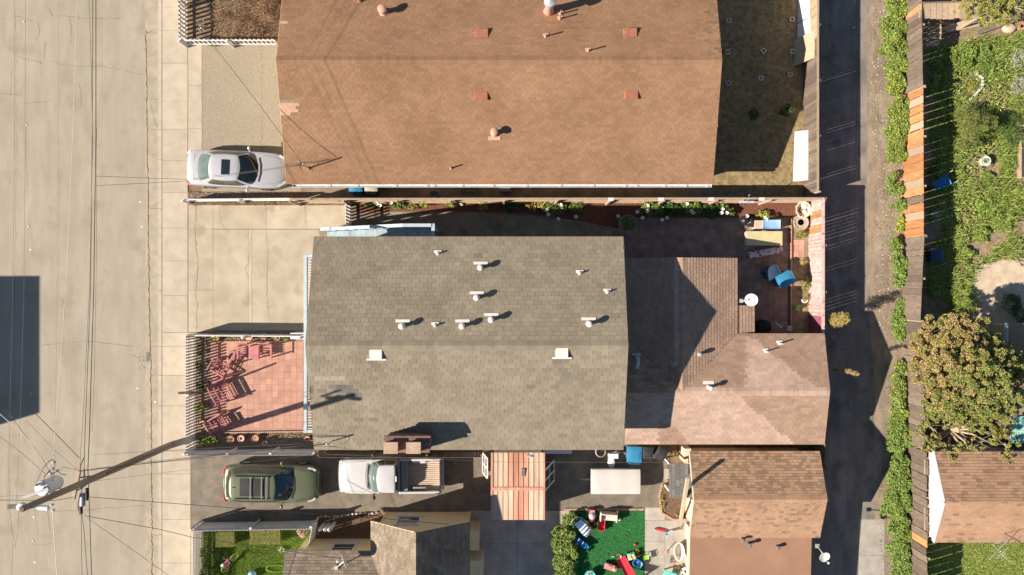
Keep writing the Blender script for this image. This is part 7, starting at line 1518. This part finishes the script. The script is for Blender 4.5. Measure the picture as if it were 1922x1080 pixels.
# hedge strip along the garden fence
hk = dict(per=860, leaf=.08, aspect=.7)
HM = ['leaf_hedge', 'leaf_mid', 'leaf_lime'] * 3 + ['leaf_yellow']; HG = ['leaf_hedge', 'leaf_hedge', 'leaf_lime', 'leaf_hedge', 'leaf_mid', 'leaf_olive']
shrub('hedge_shrub', 'big bright green creeper mound at the top of the alley fence', 'hedge', [(1683, 10, 25, 35, .8), (1679, 55, 27, 30, .8), (1675, 92, 29, 26, .9)], 'leaf_hedge', mats=HG + HG + HM, **hk)
shrub('hedge_shrub', 'narrow green creeper mound with yellow tips by the weathered fence', 'hedge', [(1681, 130, 22, 24, .7), (1681, 165, 20, 22, .7)], 'leaf_hedge', mats=HM, **hk)
shrub('hedge_shrub', 'large green creeper mound against the first orange boards', 'hedge', [(1686, 205, 25, 26, .8), (1684, 245, 27, 28, .8), (1680, 285, 25, 22, .7)], 'leaf_hedge', mats=HG * 3 + HM, **hk)
shrub('hedge_shrub', 'small leafy weed beside the middle orange boards', 'hedge', [(1675, 332, 12, 10, .4), (1672, 355, 10, 16, .4), (1690, 358, 9, 9, .4)], 'leaf_hedge', per=500, leaf=.09, aspect=.7)
shrub('hedge_shrub', 'leafy weed with big leaves beside the last orange boards', 'hedge', [(1690, 385, 15, 14, .5), (1674, 388, 6, 5, .3)], 'leaf_hedge', **hk)
shrub('hedge_shrub', 'yellow flowered weed at the end of the orange boards', 'hedge', [(1692, 418, 12, 14, .4), (1686, 430, 10, 8, .3)], 'leaf_yellow', per=500, leaf=.09, aspect=.7, mats=['leaf_yellow', 'leaf_hedge'])
shrub('hedge_shrub', 'leafy bush where the dark boards begin', 'hedge', [(1680, 460, 14, 18, .5), (1688, 500, 17, 24, .7), (1687, 530, 14, 14, .5)], 'leaf_hedge', per=560, leaf=.085, aspect=.7)
shrub('hedge_shrub', 'creeper bush below the long tree shadow', 'hedge', [(1692, 575, 14, 16, .5), (1684, 605, 16, 20, .6), (1687, 628, 16, 14, .6)], 'leaf_hedge', **hk)
shrub('hedge_shrub', 'pale creeper strip beside the tan tree', 'hedge', [(1690, 690, 15, 20, .6), (1687, 725, 17, 26, .7), (1686, 765, 19, 26, .7)], 'leaf_hedge', per=620, leaf=.10, aspect=.7, mats=HG + ['leaf_lime'] + HG)
shrub('hedge_shrub', 'creeper mound between the tree and the knotty fence', 'hedge', [(1684, 800, 22, 26, .7), (1684, 832, 23, 22, .7)], 'leaf_hedge', **hk)
shrub('hedge_shrub', 'broad creeper mound by the knotty fence, upper', 'hedge', [(1688, 870, 22, 22, .7), (1684, 905, 28, 30, .8), (1683, 945, 31, 32, .8)], 'leaf_hedge', **hk)
shrub('hedge_shrub', 'broad creeper mound by the knotty fence, lower', 'hedge', [(1688, 990, 24, 28, .8), (1688, 1030, 25, 28, .7), (1690, 1070, 24, 26, .7)], 'leaf_hedge', **hk)
pts = np.concatenate([scatter(rect(1650, 300, 1700, 560), 700, LOT), scatter(rect(1638, -10, 1660, 300), 260, LOT), scatter(rect(1655, 560, 1700, 800), 400, LOT), scatter(rect(1650, 900, 1668, 1080), 200, LOT)]); leaves('weeds', 'leaf_olive', pts + np.array([0, 0, .03]), .06, kind='stuff')['label'] = 'scattered small weeds along the dirt margin of the alley'
m = MB()
for p in np.concatenate([scatter(rect(1645, 300, 1695, 620), 260, LOT), scatter(rect(1632, -10, 1665, 300), 120, LOT)]): r = R.uniform(.012, .04); m.sphere((p[0], p[1], p[2] + r*.4), r, 6, 3, 1, R.uniform(.7, 1.2), .7)
m.build('pebbles', 'pebble', kind='stuff')['label'] = 'loose pebbles in the dirt margin of the alley'
# overhanging weeds in the alley by the pink fence
# garden grass
GP = [([(1745, 95), (1922, 60), (1922, 480), (1850, 490), (1828, 505), (1822, 545), (1840, 580), (1740, 590)], 30000, .26)]
for poly, n, h in GP:
    p = scatter(poly, n, LOT)
    # bare soil shows through in patches
    k1 = np.sin(p[:, 0]*2.1 + 1.3*np.sin(p[:, 1]*1.4)) + np.sin(p[:, 1]*1.7 + .8) + .5*np.sin(p[:, 0]*5.3)*np.sin(p[:, 1]*4.7); p = p[k1 > -.55 + .5*NR.uniform(-1, 1, len(p))]
    PX = p[:, 0]*S*H/(H - LOT) + 961; PY = 540 - p[:, 1]*S*H/(H - LOT)
    for ex, ey, rx, ry in ((1812, 415, 22, 30), (1880, 195, 10, 60), (1916, 430, 16, 26), (1822, 335, 14, 10), (1870, 330, 9, 30), (1850, 470, 16, 16), (1800, 500, 12, 10), (1842, 112, 8, 10)):
        kk = ((PX - ex)/rx)**2 + ((PY - ey)/ry)**2 > 1 + .5*NR.uniform(-1, 1, len(p)); p = p[kk]; PX = PX[kk]; PY = PY[kk]
    q = []
    for _ in range(230):
        c = p[NR.randint(len(p))]; n_ = NR.randint(25, 70); q.append(c + NR.normal(size=(n_, 3))*np.array([.09, .09, 0]))
    blades('grass_tufts', 'grass_blade', np.concatenate(q), .42, .015, .9, kind='stuff', vs=.5)['label'] = 'taller tufts standing in the garden grass'
    blades('garden_grass', 'grass_blade', p, h*.7, .017, 1.6, kind='stuff', vs=.75)['label'] = 'long tufted grass of the overgrown garden'
p = scatter([(1742, 1018), (1922, 1018), (1922, 1090), (1742, 1090)], 16000, LOT); blades('lower_grass', 'grass_blade', p, .14, .014, 1.5, kind='stuff')['label'] = 'short grass below the tan house'
p = scatter([(1770, 110), (1900, 90), (1880, 230), (1840, 330), (1900, 380), (1800, 470), (1770, 480), (1765, 200)], 5200, LOT); leaves('ground_leaves', 'leaf_mid', p + np.array([0, 0, .18])*NR.uniform(.3, 1.3, (len(p), 1)), .12, aspect=.5, kind='stuff', mats=['leaf_hedge', 'leaf_lime', 'leaf_olive'])['label'] = 'leafy weeds mixed into the garden grass'
for i, (bl, mt, lb, lf, per, mts) in enumerate((
    ([(1800, 105, 26, 24, .8), (1820, 92, 18, 16, .7)], 'leaf_mid', 'rounded grassy mound in the upper garden', .12, 380, ['leaf_mid', 'leaf_lime', 'leaf_hedge']), ([(1850, 120, 22, 26, .7), (1845, 90, 16, 14, .5)], 'leaf_mid', 'leafy mound right of the grassy mound', .10, 420, ['leaf_mid', 'leaf_hedge']), ([(1822, 165, 14, 14, .35)], 'leaf_gold', 'yellowish plant inside the white edging loop', .06, 700, ['leaf_gold', 'leaf_lime']),
    ([(1755, 150, 9, 14, .6)], 'leaf_lime', 'yellow green plant in the fence shade', .08, 420, None), ([(1810, 215, 22, 22, .9), (1825, 240, 28, 26, 1.1), (1812, 268, 26, 20, .9), (1850, 230, 18, 20, .9)], 'leaf_olive', 'tall olive bush in the middle of the garden', .06, 800, ['leaf_olive', 'leaf_dark', 'leaf_olive', 'leaf_mid']),
    ([(1884, 235, 22, 22, .8), (1900, 255, 24, 24, .8)], 'leaf_dark', 'dark bush at the right of the olive bush', .08, 420, ['leaf_dark', 'leaf_mid']), ([(1908, 110, 15, 26, .6), (1910, 160, 16, 28, .6)], 'leaf_silver', 'silvery flowered bush at the right edge', .06, 500, ['leaf_silver', 'leaf_olive', 'leaf_silver']),
    ([(1752, 320, 10, 16, .5)], 'leaf_dark', 'dark shrub above the blue wheelbarrow', .09, 300, None), ([(1850, 395, 22, 20, .5), (1880, 420, 24, 22, .5), (1840, 440, 18, 20, .4)], 'leaf_lime', 'bright grassy mound in the lower garden', .14, 320, ['leaf_mid', 'leaf_lime', 'leaf_hedge']), ([(1803, 440, 15, 18, .4), (1810, 480, 18, 22, .45)], 'leaf_mid', 'low green mound beside the fence shadow', .12, 360, ['leaf_mid', 'leaf_lime']), ([(1806, 560, 20, 20, .5)], 'leaf_mid', 'bright green clump above the tan tree', .10, 420, ['leaf_mid', 'leaf_lime']),
    ([(1895, 570, 22, 26, .9), (1915, 590, 16, 22, .9)], 'leaf_dark', 'dark bush at the right edge by the shed', .08, 420, None), ([(1850, 330, 14, 10, .4), (1800, 330, 16, 16, .4), (1890, 310, 14, 24, .5)], 'leaf_lime', 'grassy clump around the white bucket', .12, 360, ['leaf_lime', 'leaf_mid']))):
    shrub('garden_plant', lb, 'plant', [(a, b, c, d, e * (1.7 if 'olive bush' in lb and 'tall' in lb else .8)) for a, b, c, d, e in bl], mt, lf * .85, per * 1.1, mats=mts, aspect=.4, upbias=1.0)
# wooden and odd things of the garden
ed = thing('edging_loop', 'curved whitewashed stone edging loop in the garden', 'edging', (*G(1822, 165), LOT))
for pts in ([(1826,141),(1834,141),(1841,146),(1844,154),(1842,163),(1834,173),(1824,183),(1817,188)], [(1796,170),(1797,177),(1801,184),(1808,189)]):
    Q = [Vector((*G(*p), LOT + .07)) for p in pts]
    for a, b in zip(Q[:-1], Q[1:]):
        for j in range(2): m = MB(); m.bar(a.lerp(b, j*.5 + .03), a.lerp(b, j*.5 + .47), .11, .16); m.build('stone', 'white_aged', ed, bevel=.02)
pot('white bucket filled with green weeds in the garden', 1848, 303, .25, .4, 'white_aged', 'leaf_lime', 'bucket', .05, n=120, ph=.06, spread=.8)
wb = thing('wheelbarrow', 'blue wheelbarrow in the shade of the orange fence', 'wheelbarrow', (*G(1757, 346), LOT), math.radians(28), local=True)
m = MB(); m.grid(lambda u, v: ((-.42 + .8*u)*(.75 + .25*1), (-.26 + .52*v)*(.8 + .2*u), .35 + .25*max(abs(2*u-1), abs(2*v-1))**3), 12, 10); m.build('tray', 'bin_blue', wb, smooth=True)
for s_ in (-1, 1): m = MB(); m.tube([(-.4, s_*.08, .2), (.3, s_*.25, .3), (.6, s_*.28, .55)], .02, 8); h_ = m.build('shaft', 'plastic_blue', wb); m = MB(); m.tube([(.6, s_*.28, .55), (.74, s_*.29, .57)], .025, 8); m.build('grip', 'wood_pale', h_); m = MB(); m.tube([(.2, s_*.22, .3), (.28, s_*.22, 0)], .015, 6); m.build('leg', 'steel_grey', wb)
wheelset(wb, ((-.55, 0),), .18, .08)
lc_ = thing('arched_trellis', 'arched wooden trellis standing at the upper garden fence', 'trellis', (*G(1745, 60), LOT)); z = 1.1
for pts in ([(1742,38),(1745,52),(1744,66),(1740,80)], [(1763,38),(1765,54),(1764,70),(1760,84)]):
    Q = [P(x, y, z) for x, y in pts]; m = MB()
    for a, b in zip(Q[:-1], Q[1:]): m.bar(a, b, .09, .05)
    m.build('arch_rail', 'wood_tan', lc_)
for ya_, xa_, xb_ in ((52, 1744, 1767), (62, 1744, 1767), (72, 1743, 1766)): m = MB(); m.bar(P(xa_, ya_, z + .05), P(xb_, ya_, z + .05), .06, .04); m.build('rung', 'wood_pale', lc_)
m = MB(); m.bar(P(1737, 84, z), P(1761, 83, z), .16, .06); m.build('foot_board', 'wood_tan', lc_)
for px, py in ((1742, 40), (1763, 40), (1740, 82), (1761, 82)): q = P(px, py, z); m = MB(); m.box(q.x - .03, q.x + .03, q.y - .03, q.y + .03, LOT, z); m.build('leg', 'wood_tan', lc_)
for i, (a, b, mt, lb) in enumerate((((1760, 42), (1812, 52), 'wood_orange', 'orange offcut board lying under the upper garden fence'), ((1768, 56), (1832, 36), 'wood_pale', 'pale plank lying across the boards of the upper garden'), ((1775, 58), (1838, 46), 'wood_tan', 'tan plank lying lowest in the upper garden pile'), ((1835, 62), (1922, 32), 'wood_grey', 'dark log border running to the right edge'))):
    m = MB(); m.bar(P(*a, LOT + .1 + .05*i), P(*b, LOT + .1 + .05*i), .2, .05); tag(m.build('plank', mt), lb, 'plank')
m = MB(); c = P(1896, 52, .3); m.sphere((c.x, c.y, .2), .3, 9, 6, 1.2, .9, .6); tag(m.build('boulder', 'clay_pale', auto=60), 'pinkish boulder at the log border', 'rock'); pot('round terracotta pot at the right end of the log border', 1917, 50, .2, .3, 'clay')
for i, (px, py, r, mt, lb) in enumerate(((1790, 362, .2, 'rock', 'pale rock at the edge of the fence shadow'), (1800, 357, .14, 'stone', 'flat white stone beside the pale rock'), (1756, 402, .22, 'plastic_lilac', 'crumpled pale plastic sheet in the fence shade'))): c = G(px, py); m = MB(); m.sphere((c[0], c[1], LOT + r*.4), r, 8, 5, 1.3, .9, .6); tag(m.build('rock', mt, auto=70), lb, 'rock' if i < 2 else 'sheet')
bin_('dark blue tub box standing in the fence shade of the garden', 1757, 480, math.radians(3), 'bin_blue_dark', .55, .6, .7)
pot('terracotta pot on the sand path under the tan tree', 1848, 602, .2, .34, 'clay', None)
pb = thing('planter_bed', 'raised timber planter box at the right edge of the garden', 'planter', (*G(1925, 285), LOT)); a = P(1915, 335, .4); b = P(1985, 235, .4)
for x0_, x1_, y0_, y1_ in ((a.x, a.x + .06, a.y, b.y), (b.x - .06, b.x, a.y, b.y), (a.x + .06, b.x - .06, a.y, a.y + .06), (a.x + .06, b.x - .06, b.y - .06, b.y)): m = MB(); m.box(x0_, x1_, y0_, y1_, LOT, .45); m.build('board', 'wood_tan', pb)
m = MB(); m.box(a.x + .06, b.x - .06, a.y + .06, b.y - .06, LOT, .36); m.build('soil', 'rubber_mat', pb)
# bleached fallen branches at the right edge
fb = thing('dead_branch', 'bleached forked dead branches lying at the right edge', 'branch', (*G(1908, 475), LOT))
for pts in ([(1922,442),(1905,458),(1896,470),(1894,476)],[(1922,452),(1910,468)],[(1893,487),(1905,492),(1922,497)],[(1905,475),(1912,487),(1922,492)],[(1922,470),(1904,478),(1898,484)],[(1900,490),(1912,500),(1925,505)]):
    m = MB(); m.tube([Vector((*G(*p), LOT + .12 + R.uniform(0, .12))) for p in pts], [.03 - .004*i for i in range(len(pts))], 6); m.build('limb', 'branch_pale', fb)
# --- trees
def tree(name, label, px, py, z_base, crown, trunk_top, leafmats, leaf, per, branches=None, trunk_r=.16, aspect=.45, tufts=26, barkmat='bark', nl=5, tips=None):
    """tapered trunk, limbs to the lumps of the crown, and a crown of many small leaf faces"""
    b = Vector((*G(px, py), LOT)); t = thing(name, label, 'tree', b); m = MB(); top = Vector(trunk_top)
    m.tube([b - Vector((0,0,.1)), b.lerp(top, .35) + Vector((.06,-.05,0)), b.lerp(top, .7) + Vector((-.05,.06,0)), top], [trunk_r, trunk_r*.8, trunk_r*.6, trunk_r*.4], 9); tk = m.build('trunk', barkmat, t, smooth=True)
    T = []
    for cx, cy, cz, rx, ry, rz in crown:
        c = Vector((cx, cy, cz)); m = MB(); m.tube([b.lerp(top, R.uniform(.6, .95)), top.lerp(c, .5) + Vector((R.uniform(-.2,.2), R.uniform(-.2,.2), -.1)), c], [trunk_r*.35, trunk_r*.24, .012], 6); m.build('limb', barkmat, tk, smooth=True)
        for _ in range(nl):
            e = c + Vector((R.uniform(-1,1)*rx, R.uniform(-1,1)*ry, R.uniform(-.2,1)*rz)); m = MB(); m.tube([c, c.lerp(e, .5) + Vector((0,0,.05)), e], [.02, .012, .005], 5); m.build('twig', barkmat, tk)
        for _ in range(tufts):
            d = NR.normal(size=3); d /= np.linalg.norm(d); q = R.uniform(.5, 1.2); s_ = R.uniform(.09, .24); T.append((cx + d[0]*rx*q, cy + d[1]*ry*q, cz + abs(d[2])*rz*q*(1 if R.random() < .8 else -.6), rx*s_, ry*s_, rz*s_*.8))
    if tips:
        xc = sum(c[0] for c in crown)/len(crown); yc = sum(c[1] for c in crown)/len(crown); A = [q for q in T if (yc - q[1])*-.7 + (xc - q[0]) + R.gauss(0, .7) > .9]; T = [q for q in T if q not in A]
        leaves('crown_tips', tips[0], blob_pts(A, per, .15, LOT + .3, top=False), leaf, t, .35, aspect, mats=tips, droop=.15)
    leaves('crown', leafmats[0], blob_pts(T, per, .15, LOT + .3, top=False), leaf, t, .35, aspect, mats=leafmats, droop=.15); return t
def cp(px, py, z, rpx, rz=None): c = P(px, py, z); k = (H - z)/H/S; return (c.x, c.y, z, rpx*k, rpx*k, rz or rpx*k*.7)
CR = [cp(1738, 660, 2.6, 34), cp(1765, 625, 3.0, 34), cp(1800, 618, 3.2, 34), cp(1835, 640, 3.5, 36), cp(1870, 665, 3.4, 34), cp(1900, 690, 3.2, 32), cp(1735, 700, 2.7, 30), cp(1775, 680, 3.9, 40), cp(1820, 690, 4.2, 42), cp(1862, 710, 3.9, 38), cp(1900, 728, 3.4, 34), cp(1765, 735, 3.3, 34), cp(1805, 745, 3.6, 38), cp(1848, 755, 3.4, 34), cp(1885, 765, 2.9, 26), cp(1780, 775, 2.7, 30), cp(1820, 785, 2.7, 28), cp(1728, 640, 2.3, 20), cp(1748, 770, 2.4, 22), cp(1790, 650, 3.6, 34), cp(1845, 672, 4.0, 34)]
tree('garden_tree', 'broad tree with tan and green mottled leaves at the right edge', 1800, 680, LOT, CR, P(1815, 692, 3.0), ['leaf_olive', 'leaf_lime', 'leaf_hedge', 'leaf_tan', 'leaf_olive', 'leaf_mid', 'leaf_hedge'], .072, 1250, trunk_r=.2, tufts=58, tips=['leaf_tan', 'leaf_olive', 'leaf_tan', 'leaf_lime'])
CR = [cp(1745, 800, 2.2, 22), cp(1755, 835, 2.1, 20), cp(1790, 850, 2.3, 22), cp(1785, 868, 2.6, 16), cp(1825, 838, 2.4, 18), cp(1862, 815, 2.5, 26), cp(1885, 835, 2.4, 22), cp(1890, 860, 2.6, 14), cp(1845, 790, 2.4, 22), cp(1880, 800, 2.4, 22), cp(1715, 815, 2.0, 12), cp(1730, 838, 2.0, 13)]
ft = tree('fruit_tree', 'sprawling tree with yellow green leaves and bare pale limbs by the tan house', 1783, 806, LOT, CR, P(1788, 807, 1.6), ['leaf_gold', 'leaf_olive', 'leaf_lime', 'leaf_olive'], .075, 620, trunk_r=.13, tufts=22, barkmat='branch_pale', nl=4)
for pts in ([(1785,806),(1815,800),(1850,795)], [(1787,808),(1825,815),(1865,835)], [(1787,810),(1810,828),(1822,845)], [(1785,812),(1800,832),(1808,852)], [(1775,798),(1800,797),(1822,793)], [(1788,806),(1822,806),(1862,812)]):
    m = MB(); m.tube([P(*p, z_) for p, z_ in zip(pts, (1.6, 2.15, 2.4))], [.07, .045, .02], 7); m.build('limb', 'branch_pale', ft, smooth=True)
CR = [cp(1810, 10, 2.6, 24), cp(1840, 20, 2.6, 28), cp(1870, 10, 2.8, 32), cp(1905, 15, 2.7, 30), cp(1890, 35, 2.4, 22), cp(1855, 38, 2.2, 16), cp(1850, -15, 2.8, 32), cp(1900, -20, 2.9, 32)]
tree('garden_tree', 'airy yellow green tree in the top right corner', 1870, 12, LOT, CR, P(1868, 8, 1.8), ['leaf_olive', 'leaf_gold', 'leaf_lime'], .07, 600, trunk_r=.1, tufts=24, barkmat='branch_pale')
# aerial lying over the lower garden
ae = thing('roof_aerial', 'rooftop television aerial with thin crossed rods over the grass', 'aerial', (*G(1878, 1000), LOT)); z = 3.4
for a, b in (((1862,1023),(1902,1010)), ((1855,1052),(1895,1010)), ((1863,1023),(1895,1055)), ((1870,1050),(1892,1028)), ((1880,1047),(1888,1038))): m = MB(); m.tube([P(*a, z), P(*b, z)], .012, 6); m.build('rod', 'galv', ae)
m = MB(); m.tube([P(1882, 1016, 2.5), P(1878, 1035, z)], .02, 6); m.build('mast', 'galv', ae)
shrub('turf_shrub', 'big rounded green shrub along the left edge of the artificial turf', 'shrub', [(1068, 975, 17, 14, .7), (1056, 1000, 24, 22, .75), (1045, 1020, 14, 16, .7), (1062, 1030, 26, 20, .8), (1058, 1058, 28, 22, .8), (1058, 1085, 28, 20, .8)], 'leaf_lime', .085, 700, mats=['leaf_lime', 'leaf_mid', 'leaf_hedge', 'leaf_mid'])
def tall_bush(label, spots, mats, per=700, leaf=.07):
    b = Vector((*G(spots[0][0] - 14, spots[0][1]), LOT)); t = thing('tall_bush', label, 'shrub', b); T = []
    for px, py, z, r, rz in spots:
        c = P(px, py, z)
        for _ in range(14): d = NR.normal(size=3); d /= np.linalg.norm(d); T.append((c.x + d[0]*r*.6, c.y + d[1]*r*.6, z + d[2]*rz*.6, r*.45, r*.45, rz*.45))
    leaves('foliage', mats[0], blob_pts(T, per, .2, LOT, top=False), leaf, t, .3, .3, mats=mats); m = MB(); m.tube([b, P(spots[-1][0], spots[-1][1], spots[-1][2])], [.04, .01], 6); m.build('stem', 'bark', t)
tall_bush('tall pale grassy bush in the alley beside the pink fence', [(1562, 602, 1.2, .28, .6), (1570, 601, 1.9, .36, .5), (1582, 598, 2.4, .34, .4)], ['leaf_gold', 'dry_stalk', 'leaf_gold'])
tall_bush('slim tall dry plume in the alley behind the pink house', [(1580, 694, 1.7, .14, .4), (1592, 697, 2.3, .16, .4), (1606, 701, 2.9, .13, .35)], ['leaf_tan', 'dry_stalk', 'leaf_gold'], 900, .06)
